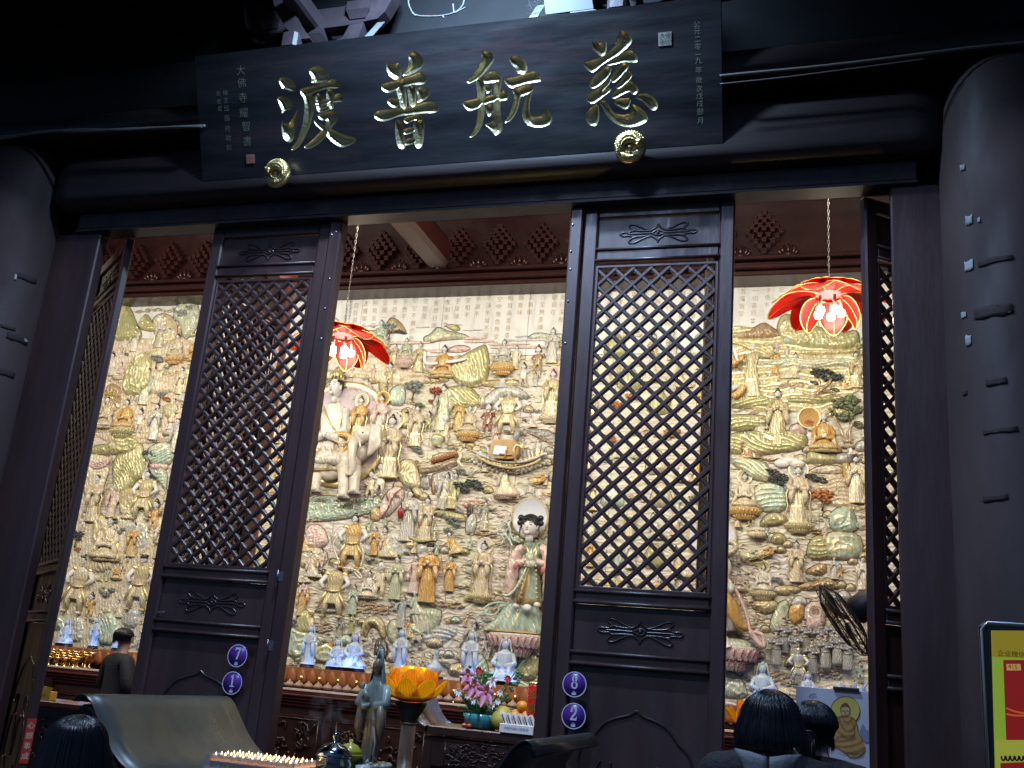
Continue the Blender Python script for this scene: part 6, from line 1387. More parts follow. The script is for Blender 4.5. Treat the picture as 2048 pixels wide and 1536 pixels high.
# ---------- the stretches seen only through the lattices
rr = random.Random(21)
for (xa, xb) in ((335, 600), (1135, 1425)):
    for y in range(660, 1340, 62):
        for x in range(xa, xb, 44):
            xx, yy = x+rr.uniform(-12, 12), y+rr.uniform(-12, 12)+50; q = rr.random()
            if 1120 > xx > 1080: continue
            if q < .55 and len(FIGS) < 340: fig(rr.choice(('stand', 'stand2', 'stand4', 'child', 'seat', 'kneel')), xx, yy, rr.uniform(46, 72), rr.choice(('white', 'cream', 'tan', 'orange', 'jade', 'pink', 'silver', 'gold')), rr.choice(('bun', 'bun', 'crown', 'twin')))
            elif q < .72: cloud(xx, yy-30, 44, rr.choice(('pink', 'jade', 'cream')), .6)
            elif q < .82: tree(xx, yy-30, 36, rr.choice(('grey', 'green', 'rust', 'pale')), trunk=False)
            else: patch([(xx-24, yy), (xx-14, yy-40), (xx+6, yy-54), (xx+26, yy-20), (xx+24, yy)], rr.choice(('mound', 'cliff')), rr.choice(('olive', 'jade', 'tan')), .05, cell=.02)
# ------------------------------------------------------------------ frieze of stepped brackets over the relief wall
FZ = mat('dark_red_lacquer_frieze', (.026, .0075, .007), .28, vary=.25, vscale=6); FZ2 = mat('dark_red_carved_block', (.040, .0125, .011), .22)
FY = 5.22
fr = empty('bracket_frieze', (-4.5, FY, 0), label='dark red lacquered frieze of stepped wooden brackets above the relief wall', cat='frieze')
MB().box((0, .24, 6.80), (17, .06, .98)).build('frieze_board', FZ, fr)
for (z, y, h, d) in ((6.125, .10, .06, .34), (6.185, .06, .05, .38), (6.24, .11, .06, .32), (6.305, .07, .045, .36), (6.335, .13, .03, .28)):
    MB().box((0, y, z), (17, d, h), bev=.012).build('cornice_moulding', FZ, fr)
MB().box((0, .02, 7.20), (17, .45, .14), bev=.02).build('top_beam', FZ, fr)
bm = MB()
for r_ in range(-4, 5):
    n = 4-abs(r_)
    for c_ in range(-n, n+1):
        if (c_+n) % 2: continue
        dp = .03+.035*(4-abs(r_))*.6+.02*(4-abs(c_))
        bm.box((c_*.048, -dp/2, r_*.066), (.052, dp, .036)); bm.box((c_*.048, -dp/2-.008, r_*.066+.026), (.070, dp+.016, .018))
bmesh_ = bm.mesh('stepped_bracket', [FZ2])
cv = MB()
for a in range(5): cv.tube([(.05*math.cos(PI*a/4), -.02, .02), (.09*math.cos(PI*a/4), -.05, .06+.05*math.sin(PI*a/4)), (.05*math.cos(PI*a/4), -.03, .09+.06*math.sin(PI*a/4))], [.014, .018, .006], 6)
cv.ball((0, -.03, .03), (.05, .03, .03), 8, 5); cvm = cv.mesh('carved_lotus', [FZ2])
for k in range(24):
    x = -8.4+k*.535
    inst('stepped_bracket', bmesh_, fr, (x, .205, 6.70), scale=(.98, 1, .92)); inst('carved_lotus', cvm, fr, (x+.267, .205, 6.41), scale=1.15)
tb = empty('cross_beam', (-4.42, 2.6, 6.42), label='dark red tie beam running from the doors back to the frieze', cat='beam')
MB().box((0, 0, 0), (.30, 4.7, .34), bev=.05).build('beam_body', REDW, tb); MB().box((0, 0, .2), (.18, 4.7, .06), bev=.01).build('beam_batten', FZ, tb)
column(-5.22, 2.7, .22, 7.4, REDC, 'dark red inner column seen through the lattice of discs 7 and 1', False)
column(-8.9, 2.7, .22, 7.4, REDC, 'dark red inner column behind the far jamb', False)
column(1.35, 2.7, .22, 7.4, REDC, 'dark red inner column behind the jamb with the fan', False)
# ------------------------------------------------------------------ altar
ALT = mat('dark_carved_altar_wood', (.030, .014, .012), .25, vary=.3, vscale=6); ALTR = mat('red_lacquer_moulding', (.085, .018, .015), .3)
IV = mat('ivory_edge_strip', (.62, .52, .42), .4); AMB = mat('orange_petal_cloth', (.36, .115, .035), .5, vary=.2, vscale=9)
al = empty('altar', (-4.5, 3.9, .12), label='long dark carved altar with a pale edge strip in front of the relief wall', cat='altar')
MB().box((0, .62, .55), (15.8, 1.15, 1.06), bev=.01).build('altar_body', ALT, al)
MB().box((0, .59, 1.128), (16, 1.22, .04), bev=.006).build('altar_top', ALTR, al)
MB().box((0, -.022, 1.150), (16, .012, .022), bev=.003).build('edge_strip', IV, al)
for k in range(4): MB().box((0, -.01+.018*k, 1.098-.030*k), (15.96, .05, .022), bev=.006).build('altar_moulding', ALTR, al)
def carving(seed, w, h):
    r = random.Random(seed); b = MB(); b.box((0, .0, 0), (w, .02, h), bev=.006)
    for k in range(60):
        x, z = r.uniform(-w*.42, w*.42), r.uniform(-h*.40, h*.40); a = r.uniform(0, 6.28); L = r.uniform(.04, .10)
        b.tube(chaikin([(x, -.012, z), (x+L*math.cos(a), -.03, z+L*math.sin(a)), (x+L*math.cos(a+1.2), -.022, z+L*1.2*math.sin(a+1.2))], 1, False), [.010, .014, .016, .012, .006][:4] if False else .011, 5)
        if k % 3 == 0: b.ball((x, -.02, z), (.022, .016, .022), 7, 5)
    for s in (-1, 1): b.tube([(-w*.47, -.012, s*h*.45), (w*.47, -.012, s*h*.45)], .008, 6); b.tube([(s*w*.47, -.012, -h*.45), (s*w*.47, -.012, h*.45)], .008, 6)
    return b.mesh('carved_panel', [ALT])
cpm = [carving(k, .98, .62) for k in range(3)]
for k in range(14): inst('carved_panel', cpm[k % 3], al, (-7.4+k*1.12, .035, .60))
for k in range(15): MB().box((-7.96+k*1.12, .03, .55), (.09, .05, 1.0), bev=.008).build('altar_stile', ALT, al)
t2 = empty('altar_step', (-4.5, 4.4, 1.27), label='raised altar step hung with an orange cloth of lotus petals', cat='altar step')
MB().box((0, .45, .105), (15.6, .88, .21), bev=.006).build('step_body', ALT, t2)
pm = MB(); G = []
for i in range(7):
    t = i/6; w = .052*math.sin(PI*min(1, .30+.70*(1-t)))**.7 if t < 1 else 0
    G.append([(-w, -.008-.012*math.sin(PI*t), .205-.165*t), (0, -.018-.014*math.sin(PI*t), .205-.165*t), (w, -.008-.012*math.sin(PI*t), .205-.165*t)])
pm.sheet(G, 0, .004); pmm = pm.mesh('cloth_petal', [AMB])
MB().box((0, -.006, .135), (15.5, .008, .15), bev=.002).build('cloth_band', mat('amber_cloth', (.30, .10, .035), .5), t2)
for k in range(132): inst('cloth_petal', pmm, t2, (-7.7+k*.1165, 0, 0))
# little covered offering bowls along the edge
BW = mat('tan_clay_bowl', (.34, .22, .15), .4); b = MB(); b.lathe([(.022, 0), (.03, .012), (.05, .03), (.052, .042), (.035, .062), (.012, .075), (.008, .09), (0, .092)], 16); obm = b.mesh('offering_bowl', [BW])
for k in range(74):
    x = -8.95+k*.108
    if -5.9 < x < -1.2 or x > -.9 or x < -8.0:
        tag(inst('offering_bowl', obm, None, (x, 4.06, 1.269)), 'small domed clay bowl in the row along the altar edge under the orange petals', 'bowl', 'offering bowls along the altar edge')
STK = mat('pale_candle', (.55, .42, .30), .5)
b = MB(); b.lathe([(.018, 0), (.006, .01), (.006, .08), (.016, .09), (.016, .13), (0, .135)], 10); cdm = b.mesh('stick_lamp', [BRASS])
for k in range(38):
    x = -8.9+k*.21
    if -5.9 < x < -1.2 or x > -.9: tag(inst('stick_lamp', cdm, None, (x, 4.2, 1.269)), 'thin brass stick lamp standing behind the clay bowls', 'lamp', 'brass stick lamps behind the bowls')
b = MB(); b.lathe([(.035, 0), (.038, .008), (.012, .02), (.010, .05), (.035, .065), (.050, .085), (.052, .10), (.045, .10), (0, .092)], 16); btm = b.mesh('butter_lamp', [BRASS])
for r_ in range(4):
    for k in range(13):
        x = -9.02+k*.104+rnd.uniform(-.02, .02)
        tag(inst('butter_lamp', btm, None, (x, 3.99+r_*.085, 1.269+(0 if r_ < 2 else 0)), scale=(1, 1, 1+.25*r_)), 'small gold footed lamp crowded on the altar behind the man in black', 'lamp', 'gold footed lamps on the altar')
# ------------------------------------------------------------------ white jade statues lit with blue lamps
JADE = mat('white_jade', (.46, .52, .58), .22, sub=.5, vary=.12, vscale=14)
JBASE = mat('dark_rosewood_base', (.05, .02, .012), .35)
def statue_mesh(kind):
    b = MB(); global FL; f0 = FL; FL = .9
    if kind == 'stand':
        loft(b, [(0, 0, .05, .16, .13), (0, 0, .10, .145, .12), (0, 0, .25, .12, .105), (0, 0, .42, .115, .10), (0, 0, .55, .125, .10), (0, 0, .66, .14, .10), (0, 0, .74, .12, .09), (0, 0, .78, .06, .055), (0, 0, .82, .05, .05)], seg=28, nf=7, amp=.07, gold=False, split=None)
        for s in (-1, 1):
            ft(b, [(s*.12, 0, .72), (s*.16, -.05, .58), (s*.05, -.13, .55)], [.05, .055, .04], 0, 9); ft(b, [(s*.12, -.09, .55), (s*.14, -.09, .38), (s*.13, -.07, .22)], [.05, .05, .02], 0, 9)
        b.ball((0, -.02, .87), (.066, .066, .08), 12, 9); b.ball((0, .01, .97), (.035, .035, .05), 8, 6)
        G = []   # veil
        for i in range(6):
            t = i/5; G.append([(math.sin(a)*(.075+.11*t), math.cos(a)*(.08+.05*t), .97-.62*t) for a in np.linspace(-1.9, 1.9, 11)])
        b.sheet(G, 0, .01)
        b.lathe([(.20, 0), (.21, .02), (.17, .05), (0, .055)], 20)
    elif kind == 'seat':
        loft(b, [(0, 0, .04, .36, .25), (0, 0, .09, .38, .26), (0, 0, .17, .32, .24), (0, 0, .26, .22, .18), (0, 0, .40, .18, .15), (0, 0, .54, .20, .15), (0, 0, .64, .19, .13), (0, 0, .70, .08, .07), (0, 0, .75, .06, .06)], seg=28, nf=9, amp=.06, gold=False)
        for s in (-1, 1): ft(b, [(s*.18, 0, .62), (s*.26, -.05, .42), (s*.05, -.2, .34)], [.06, .065, .045], 0, 9)
        ft(b, [(.1, -.1, .1), (.15, -.16, .3), (.12, -.2, .08)], [.09, .09, .06], 0, 9)
        b.ball((0, -.03, .82), (.085, .085, .10), 12, 9); b.ball((0, .0, .94), (.05, .05, .06), 8, 6)
        G = []
        for i in range(6):
            t = i/5; G.append([(math.sin(a)*(.10+.16*t), math.cos(a)*(.10+.06*t), .96-.66*t) for a in np.linspace(-1.9, 1.9, 11)])
        b.sheet(G, 0, .012); b.lathe([(.38, 0), (.40, .02), (.36, .05), (0, .055)], 24)
    elif kind == 'vase':
        b.lathe([(.16, 0), (.2, .03), (.3, .2), (.28, .36), (.14, .46), (.09, .6), (.09, .8), (.13, .9), (.11, .92), (.07, .88)], 24); ft(b, [(.06, 0, .86), (.16, -.02, 1.0), (.3, 0, .98)], [.05, .05, .03], 0, 8)
        ft(b, [(-.24, 0, .3), (-.38, 0, .42), (-.3, 0, .52)], [.04, .04, .03], 0, 8)
    elif kind == 'bloom':
        for k in range(14):
            a = 2*PI*k/14; G = []
            for i in range(5):
                t = i/4; w = .22*math.sin(PI*(.15+.8*(1-t)))
                G.append([((.12+.34*t)*math.cos(a+u*w), (.12+.34*t)*math.sin(a+u*w), .25+.45*t**1.4+(.10 if k % 2 else 0)) for u in (-1, 0, 1)])
            b.sheet(G, 0, .02)
        b.lathe([(.2, 0), (.14, .1), (.1, .22), (.2, .3), (0, .34)], 18)
    FL = f0
    return b.mesh('jade_statue', [JADE, JADE, JADE, JADE])
STM = {k: statue_mesh(k) for k in ('stand', 'seat', 'vase', 'bloom')}
jl = [('seat', 128, 1287, 66, 'seated white jade figure at the hidden end of the altar, glowing blue'), ('stand', 185, 1296, 78, 'standing veiled jade figure before the green carved rock'), ('seat', 236, 1300, 58, 'low white jade figure just behind the man in black'),
      ('stand', 615, 1322, 96, 'standing veiled jade figure nearest the post with screw heads'), ('seat', 672, 1328, 70, 'seated jade figure between the two standing ones'), ('seat', 705, 1334, 92, 'veiled jade figure half hidden by the turquoise porcelain statue'), ('stand', 798, 1340, 108, 'standing jade figure above the glowing lotus lantern'),
      ('vase', 868, 1352, 70, 'pale jade ewer with a long neck beside the lantern'), ('stand', 937, 1356, 122, 'tall standing jade figure with a square blue-lit front'), ('seat', 1006, 1362, 112, 'large seated jade figure behind the flowers'),
      ('stand', 1436, 1396, 74, 'jade figure at the edge of the closed leaf with discs 8 and 2'), ('seat', 1525, 1404, 104, 'seated jade figure directly over the bobbed hair'), ('stand', 1616, 1384, 60, 'small jade figure behind the top of the drawing board'), ('bloom', 1703, 1392, 62, 'carved jade bloom glowing violet-blue behind the drawing board')]
for k, (kd, x, y, h, lb) in enumerate(jl):
    p = at(x, y, 4.72); q = at(x, y-h, 4.72); s = q.z-1.49
    e = empty('jade_statue', (p.x, 4.72, 1.482), label=lb, cat='statue', group=None)
    s = max(.2, s-.03)*.80
    inst('figure', STM[kd], e, (0, 0, .03), (0, 0, rnd.uniform(-.2, .2)), s)
    b = MB(); b.lathe([(.5, 0), (.52, .02), (.46, .06), (0, .06)], 20, sx=.36*s if kd == 'stand' else .72*s, sy=.36*s if kd == 'stand' else .6*s); b.build('wooden_base', JBASE, e).scale = (1, 1, .5)
    if k not in (7,): point('blue_statue_lamp', (p.x+.16, 4.56, 1.58), 1.25 if kd != 'bloom' else 1.6, (.16, .36, 1.0), .03)
# ------------------------------------------------------------------ red lotus ceiling lamps
def cloth_petal_material(name, c, tcol, fac):
    M_ = bpy.data.materials.new(name); M_.use_nodes = True; t = M_.node_tree; bs = t.nodes['Principled BSDF']; bs.inputs['Base Color'].default_value = (*c, 1); bs.inputs['Roughness'].default_value = .36
    tr = t.nodes.new('ShaderNodeBsdfTranslucent'); tr.inputs[0].default_value = (*tcol, 1); mx = t.nodes.new('ShaderNodeMixShader'); mx.inputs[0].default_value = fac
    t.links.new(bs.outputs[0], mx.inputs[1]); t.links.new(tr.outputs[0], mx.inputs[2]); t.links.new(mx.outputs[0], t.nodes['Material Output'].inputs[0]); return M_
RP = cloth_petal_material('red_lamp_petal', (.50, .012, .012), (.95, .07, .04), .40); BULB = mat('lit_bulb', (1, .95, .85), .5, emit=(1.0, .90, .72), estr=9)
RIMG = mat('gold_petal_rim', (.95, .62, .20), .35, metal=.6, emit=None); CAPM = mat('lamp_cap', (.30, .12, .15), .4)
def petal_mesh(P, W, name, n=9):
    """petal along a profile P [(r,z)], half-width W(t); returns (sheet mesh, rim mesh)"""
    P = chaikin(P, 2, False); L = len(P); G = []
    for i, (r, z) in enumerate(P):
        t = i/(L-1); w = W(t); G.append([(r-.10*abs(u)**2*w, u*w, z-.20*(u*u)*w*0+.10*u*u*w) for u in np.linspace(-1, 1, n)])
    b = MB(); b.sheet(G, 0, .004); m1 = b.mesh(name, [RP])
    b = MB(); rim = [g[0] for g in G]+[g[-1] for g in G[::-1]]; b.tube(rim, .005, 5, 0); b.tube([g[n//2] for g in G], .0045, 5, 0)
    return m1, b.mesh(name+'_rim', [RIMG])
oW = lambda t: .15*math.sin(PI*(.10+.90*t**.75))**.9+.002
PO = petal_mesh([(.10, .0), (.22, .0), (.36, -.04), (.46, -.11), (.50, -.15)], oW, 'petal'); PI_ = petal_mesh([(.11, -.02), (.17, -.07), (.215, -.15), (.235, -.21), (.225, -.275)], lambda t: .115*math.sin(PI*(.12+.88*t**.9))**.95+.001, 'petal'); PU_ = petal_mesh([(.08, .03), (.18, .05), (.27, .04), (.31, .02)], lambda t: .09*math.sin(PI*(.12+.88*t))+.002, 'petal')
b = MB(); b.lathe([(.0, .032), (.006, .03), (.03, .018), (.036, -.006), (.028, -.032), (0, -.042)], 14); BLM = b.mesh('bulb', [BULB])
def lotus_lamp(x, y, z, rot, label, chain_top=7.0, skip=()):
    e = empty('lotus_lamp', (x, y, z), rot, label=label, cat='ceiling lamp'); e.scale = (.88, .88, .88)
    for (n, (pm_, rm_), off) in ((8, PU_, 0), (8, PO, .39), (6, PI_, .2)):
        for k in range(n):
            if pm_ is PI_[0] and k in skip: continue
            p = inst('petal', pm_, e, (0, 0, 0), (0, 0, off+2*PI*k/n)); inst('petal_rim', rm_, p)
    b = MB(); b.lathe([(0, .05), (.05, .048), (.17, .030), (.175, .02), (.10, .0), (0, .0)], 8, smooth=False); b.build('lamp_cap', CAPM, e)
    for k in range(5):
        a = 2*PI*k/5; c = inst('bulb', BLM, e, (.095*math.cos(a), .095*math.sin(a), -.15)); b = MB(); b.tube([(0, 0, .03), (0, 0, .12)], .012, 8); b.build('bulb_holder', IV, c)
    b = MB(); L = chain_top-z; n = int(L/.035)
    for k in range(n):
        zz = .05+k*.035; pts = [(.007*math.cos(t), 0, .021*math.sin(t)) for t in np.linspace(0, 2*PI, 9)]
        b.tube(pts, .0022, 4, 0, False, M=Matrix.Translation((0, 0, zz)) @ Matrix.Rotation(PI/2*(k % 2), 4, 'Z'))
    b.build('chain', mat('grey_chain', (.25, .23, .22), .4, metal=1.0), e)
    point('lotus_lamp_light', (x, y, z-.20), 11, (1.0, .86, .66), .09)
    return e
pr_ = at(1658, 590, 1.5); lotus_lamp(pr_.x, 1.5, pr_.z, .15, 'red lotus lamp with bright bulbs hanging on a chain above the wall fan', skip=(3, 4, 5))
pl_ = at(690, 672, 1.5); lotus_lamp(pl_.x-.02, 1.5, pl_.z, .5, 'red lotus lamp with bright bulbs half hidden by the screwed door post', skip=(3, 4, 5))
# ------------------------------------------------------------------ yellow lotus lanterns on poles
M_ = bpy.data.materials.new('lit_yellow_petal'); M_.use_nodes = True; t = M_.node_tree; bs = t.nodes['Principled BSDF']; bs.inputs['Base Color'].default_value = (.92, .56, .04, 1); bs.inputs['Roughness'].default_value = .35
tr = t.nodes.new('ShaderNodeBsdfTranslucent'); tr.inputs[0].default_value = (1.0, .70, .07, 1); mx = t.nodes.new('ShaderNodeMixShader'); mx.inputs[0].default_value = .80
t.links.new(bs.outputs[0], mx.inputs[1]); t.links.new(tr.outputs[0], mx.inputs[2]); t.links.new(mx.outputs[0], t.nodes['Material Output'].inputs[0])
YP = M_; YV = mat('petal_vein', (.50, .20, .01), .5)
def ypetal(prof, W, n=9):
    P = chaikin(prof, 2, False); L = len(P); G = []
    for i, (r, z) in enumerate(P):
        w = W(i/(L-1)); G.append([(r-.16*u*u*w*2, u*w, z+.06*u*u*w) for u in np.linspace(-1, 1, n)])
    b = MB(); b.sheet(G, 0, .0025); m1 = b.mesh('petal', [YP]); b = MB()
    for s in range(1, n-1): b.tube([(G[i][s][0]+.002, G[i][s][1], G[i][s][2]) for i in range(2, L-1-abs(s-n//2)//1)], .0011, 4)
    return m1, b.mesh('petal_vein', [YV])
YA = ypetal([(.05, .0), (.12, .02), (.19, .07), (.235, .145)], lambda t: .080*math.sin(PI*(.18+.82*t**1.1))**.8+.001); YB = ypetal([(.05, .01), (.12, .04), (.155, .12), (.15, .20)], lambda t: .080*math.sin(PI*(.18+.82*t**1.2))**.8+.001); YC = ypetal([(.04, .02), (.09, .06), (.105, .14), (.085, .215)], lambda t: .066*math.sin(PI*(.18+.82*t**1.2))**.8+.001)
def lantern(x, y, z, label, energy=7.0, scale=1.0, stem=True):
    e = empty('lotus_lantern', (x, y, .12), label=label, cat='lantern')
    for (n, (a, v), off) in ((9, YA, 0), (8, YB, .3), (6, YC, .1)):
        for k in range(n):
            p = inst('petal', a, e, (0, 0, z-.12), (0, 0, off+2*PI*k/n), scale); inst('petal_vein', v, p)
    b = MB(); b.lathe([(.05, -.13), (.055, -.12), (.05, -.10), (.075, -.06), (.10, -.01), (.10, .0), (0, .0)], 24, M=Matrix.Translation((0, 0, z-.12))); b.build('lantern_cup', BLACKM, e)
    b = MB(); b.lathe([(.052, -.128), (.056, -.122), (.052, -.116)], 24, M=Matrix.Translation((0, 0, z-.12))); b.build('cup_ring', BRASS, e)
    b = MB(); b.lathe([(.16, 0), (.17, .02), (.07, .05), (.045, .09), (.045, z-.25)], 20); b.build('pole', mat('brown_turned_pole', (.12, .075, .05), .4, vary=.4, vscale=8, bump=.3, bscale=40), e)
    b = MB(); b.ball((0, 0, z-.12+.06), (.03, .03, .045), 12, 8); b.build('lamp_bulb', mat('warm_bulb', (1, .8, .4), .5, emit=(1, .70, .16), estr=14), e)
    point('lantern_light', (x, y, z+.09), energy*9, (1.0, .74, .25), .03)
    return e
pp = at(822, 1404, .6); lantern(pp.x, .6, pp.z, 'glowing yellow lotus lantern on a tall pole in front of the altar')
pp = at(1520, 1466, 1.6); lantern(pp.x, 1.6, pp.z, 'glowing yellow lotus lantern half hidden by the bobbed hair', 7.0)
# ------------------------------------------------------------------ side table with flowers and fruit
tbl = empty('offering_table', (-2.02, 1.75, .12), label='black carved offering table with an upturned end holding flowers and fruit', cat='table')
zt = 1.07
MB().box((.1, 0, zt-.03), (1.5, .56, .06), bev=.008).build('table_top', ALT, tbl)
G = [[(-.62-.20*t, y_, zt+.0+.26*t**2.2) for y_ in (-.28, .28)] for t in np.linspace(0, 1, 8)]; MB().sheet(G, 0, .045).build('upturned_end', ALT, tbl)
MB().box((.1, -.23, zt-.17), (1.44, .04, .20), bev=.006).build('apron', ALT, tbl); inst('carved_apron', cpm[1], tbl, (-.2, -.255, zt-.17), scale=(.62, .6, .28)); inst('carved_apron', cpm[2], tbl, (.45, -.255, zt-.17), scale=(.62, .6, .28))
MB().box((.1, -.18, .46), (1.40, .03, .72), bev=.006).build('front_panel', ALT, tbl); inst('carved_panel', cpm[0], tbl, (-.22, -.205, .48), scale=(.6, .6, .9)); inst('carved_panel', cpm[2], tbl, (.44, -.205, .48), scale=(.6, .6, .9))
for s in (-.62, .78):
    for y_ in (-.22, .22): MB().box((s, y_, .5), (.07, .07, 1.0), bev=.01).build('leg', ALT, tbl)
TOPZ = .12+zt+.001
def ontable(px, Y=1.75, py=1455): return at(px, py, Y).x
# flower bowl
fx = ontable(962, 1.66); fb = empty('flower_arrangement', (fx, 1.66, TOPZ), label='flower arrangement of pink lilies and green leaves in a turquoise bowl', cat='flowers')
b = MB(); b.lathe([(.10, 0), (.115, .01), (.125, .06), (.135, .10), (.125, .10), (.0, .085)], 28); b.build('bowl', mat('turquoise_glaze', (.05, .22, .24), .15), fb)
LEAF = mat('green_leaf', (.045, .12, .035), .4); PINK = mat('lily_pink', (.62, .20, .30), .45); WHT = mat('white_flower', (.75, .70, .64), .5); REDF = mat('red_flower', (.50, .015, .02), .5); YEL = mat('orange_flower', (.65, .25, .03), .5)
fr_ = random.Random(5)
def leafsheet(b, base, d, L, w, mi=0):
    d = Vector(d).normalized(); s = d.cross(Vector((0, 1, .1))).normalized(); G = []
    for i in range(6):
        t = i/5; c = Vector(base)+d*L*t+Vector((0, 0, -.25*L*t*t)); ww = w*math.sin(PI*(.08+.92*t)); G.append([c-s*ww, c+Vector((0, 0, -ww*.2)), c+s*ww])
    b.sheet(G, mi, .001)
for k in range(44):
    a = fr_.uniform(0, 2*PI); b = MB(); leafsheet(b, (.04*math.cos(a), .04*math.sin(a), .09), (math.cos(a), math.sin(a)*.8, fr_.uniform(.2, 1.6)), fr_.uniform(.12, .26), fr_.uniform(.010, .022)); b.build('leaf', LEAF, fb)
b = MB(); leafsheet(b, (.01, 0, .25), (.05, 0, 1), .20, .035); b.build('leaf', LEAF, fb)
for (x, z, s, M_, n) in ((-.05, .29, .085, PINK, 6), (.045, .25, .095, PINK, 6), (.085, .33, .05, WHT, 6), (-.10, .36, .075, PINK, 5), (-.16, .24, .035, WHT, 8), (-.13, .27, .03, YEL, 8), (-.02, .40, .035, REDF, 8), (.20, .36, .035, REDF, 8), (.10, .17, .03, WHT, 8), (.14, .20, .028, WHT, 8), (.04, .17, .025, WHT, 8), (-.04, .19, .03, WHT, 8), (-.09, .22, .03, WHT, 7), (.15, .26, .03, WHT, 7)):
    b = MB(); b.tube([(x*.3, 0, .08), (x*.8, -.05, z*.7), (x, -.08, z)], .003, 5, 1); yy = -.09
    for k in range(n):
        a = 2*PI*k/n+.3; leafsheet(b, (x, yy, z), (math.cos(a), -.55, math.sin(a)), s, s*.26, 0)
    b.ball((x, yy-.012, z), s*.12, 6, 5, 2); b.build('flower', [M_, LEAF, YEL], fb)
for k in range(7):
    a = fr_.uniform(-1, 1); b = MB(); b.tube([(0, 0, .09), (.16*a, 0, .3), (.30*a, .02, .42+fr_.uniform(0, .08))], .003, 5)
    for j in range(7):
        t = .5+j*.07; b.ball((.30*a*t+fr_.uniform(-.03, .03), 0, .42*t+fr_.uniform(-.02, .04)), (.016, .008, .012), 6, 4)
    b.build('sprig', LEAF, fb)
b = MB(); b.lathe([(0, 0), (.055, .01), (.085, .05), (.085, .09), (.05, .15), (.02, .17), (0, .17)], 24); tag(b.build('pomelo', mat('pomelo_skin', (.42, .32, .06), .45, bump=.3, bscale=120), loc=(ontable(1003, 1.62), 1.62, TOPZ)), 'yellow-green pomelo beside the flower bowl', 'fruit')
ORM = mat('orange_peel', (.70, .26, .02), .42, bump=.35, bscale=150); b = MB(); b.ball((0, 0, .040), (.042, .042, .040), 16, 10); om = b.mesh('orange', [ORM]); ox = ontable(1042, 1.72)
for (dx, dy, dz) in ((-.10, 0, 0), (-.02, 0, 0), (.06, 0, 0), (-.06, .07, 0), (.02, .07, 0), (-.06, .03, .067), (.02, .03, .067), (-.02, .06, .067), (-.02, .035, .134), (.06, .06, .067)):
    tag(inst('orange', om, None, (ox+dx, 1.74+dy, TOPZ+dz)), 'ripe orange in the heap between the pomelo and the red can', 'fruit', 'oranges heaped on the offering table')
rc = empty('red_can', (ontable(1061, 1.6)+.015, 1.60, TOPZ), label='tall red can with gold lettering at the end of the offering table', cat='can'); RC = mat('red_can_paint', (.55, .012, .010), .25)
b = MB(); b.lathe([(.048, 0), (.052, .006), (.052, .32), (.046, .335)], 24); b.build('can_body', RC, rc); b = MB(); b.lathe([(.05, .33), (.05, .345), (0, .345)], 24); b.build('can_lid', BRASS, rc)
for i, ch in enumerate('福壽香'): V, F = glyphs(ch, .07); b = MB(); b.add([(x, -.0535-.0*z, .26-i*.09+z) for x, y, z in V], F, 0, False); b.build('can_lettering', BRASS, rc)
bx_ = empty('pen_box', (ontable(1036, 1.5), 1.50, TOPZ), label='white card box of upright incense packets in front of the oranges', cat='box'); WC = mat('white_box_card', (.66, .60, .58), .55)
MB().box((0, 0, .03), (.24, .09, .06), bev=.003).build('box_tray', WC, bx_); V, F = glyphs('清香供佛心想事成', .022); b = MB(); b.add([(x, -.0465, .03+z) for x, y, z in V], F, 0, False); b.build('box_lettering', mat('blue_print', (.10, .10, .25), .5), bx_)
for k in range(6):
    q = MB(); q.box((0, 0, 0), (.026, .04, .09), bev=.002, M=Matrix.Translation((-.10+k*.04, 0, .085)) @ Matrix.Rotation(-.45, 4, 'Y')); q.build('packet', WC, bx_); q = MB(); q.tube([(-.115+k*.04, -.022, .115), (-.09+k*.04, -.022, .06)], .004, 5); q.build('packet_mark', BLACKM, bx_)
for k, dx in enumerate((0, .035)):
    b = MB(); b.ball((0, 0, .016), (.022, .016, .016), 10, 7); tag(b.build('date_fruit', mat('red_date', (.45, .07, .03), .35), loc=(ontable(931, 1.58)+dx, 1.55, TOPZ)), 'small red date lying left on the bare table by the bowl' if k == 0 else 'second small red date touching the turquoise bowl side', 'fruit')
# ------------------------------------------------------------------ wall fan
fn = empty('wall_fan', (.30, 1.15, .12), label='black caged fan on a stand behind the swung door leaf', cat='fan'); fc = at(1686, 1238, 1.05)-Vector((.30, 1.15, .12))
ax = Vector((-.82, -.06, -.57)).normalized(); RT = ax.to_track_quat('Z', 'Y').to_matrix().to_4x4(); MT = Matrix.Translation(fc) @ RT
b = MB(); FR = .235
for (r, z) in ((FR, 0), (FR*.98, .03), (FR*.98, -.03), (FR*.66, .055), (FR*.66, -.055), (FR*.34, .06), (FR*.34, -.06)): b.tube([(r*math.cos(a), r*math.sin(a), z) for a in np.linspace(0, 2*PI, 37)], .0032 if r < FR else .006, 5, 0, False, M=MT)
for k in range(36):
    a = 2*PI*k/36
    for s in (-1, 1): b.tube([(.05*math.cos(a), .05*math.sin(a), s*.062), (FR*.66*math.cos(a), FR*.66*math.sin(a), s*.055), (FR*math.cos(a), FR*math.sin(a), s*.005)], .0016, 4, 0, False, M=MT)
b.build('cage', BLACKM, fn)
for k in range(3):
    G = []
    for i in range(5):
        t = i/4; r = .04+.165*t; G.append([(r*math.cos(2*PI*k/3+u), r*math.sin(2*PI*k/3+u), u*.05) for u in np.linspace(-.3-.25*t, .3+.25*t, 5)])
    MB().sheet(G, 0, .003, M=MT).build('blade', BLACKM, fn)
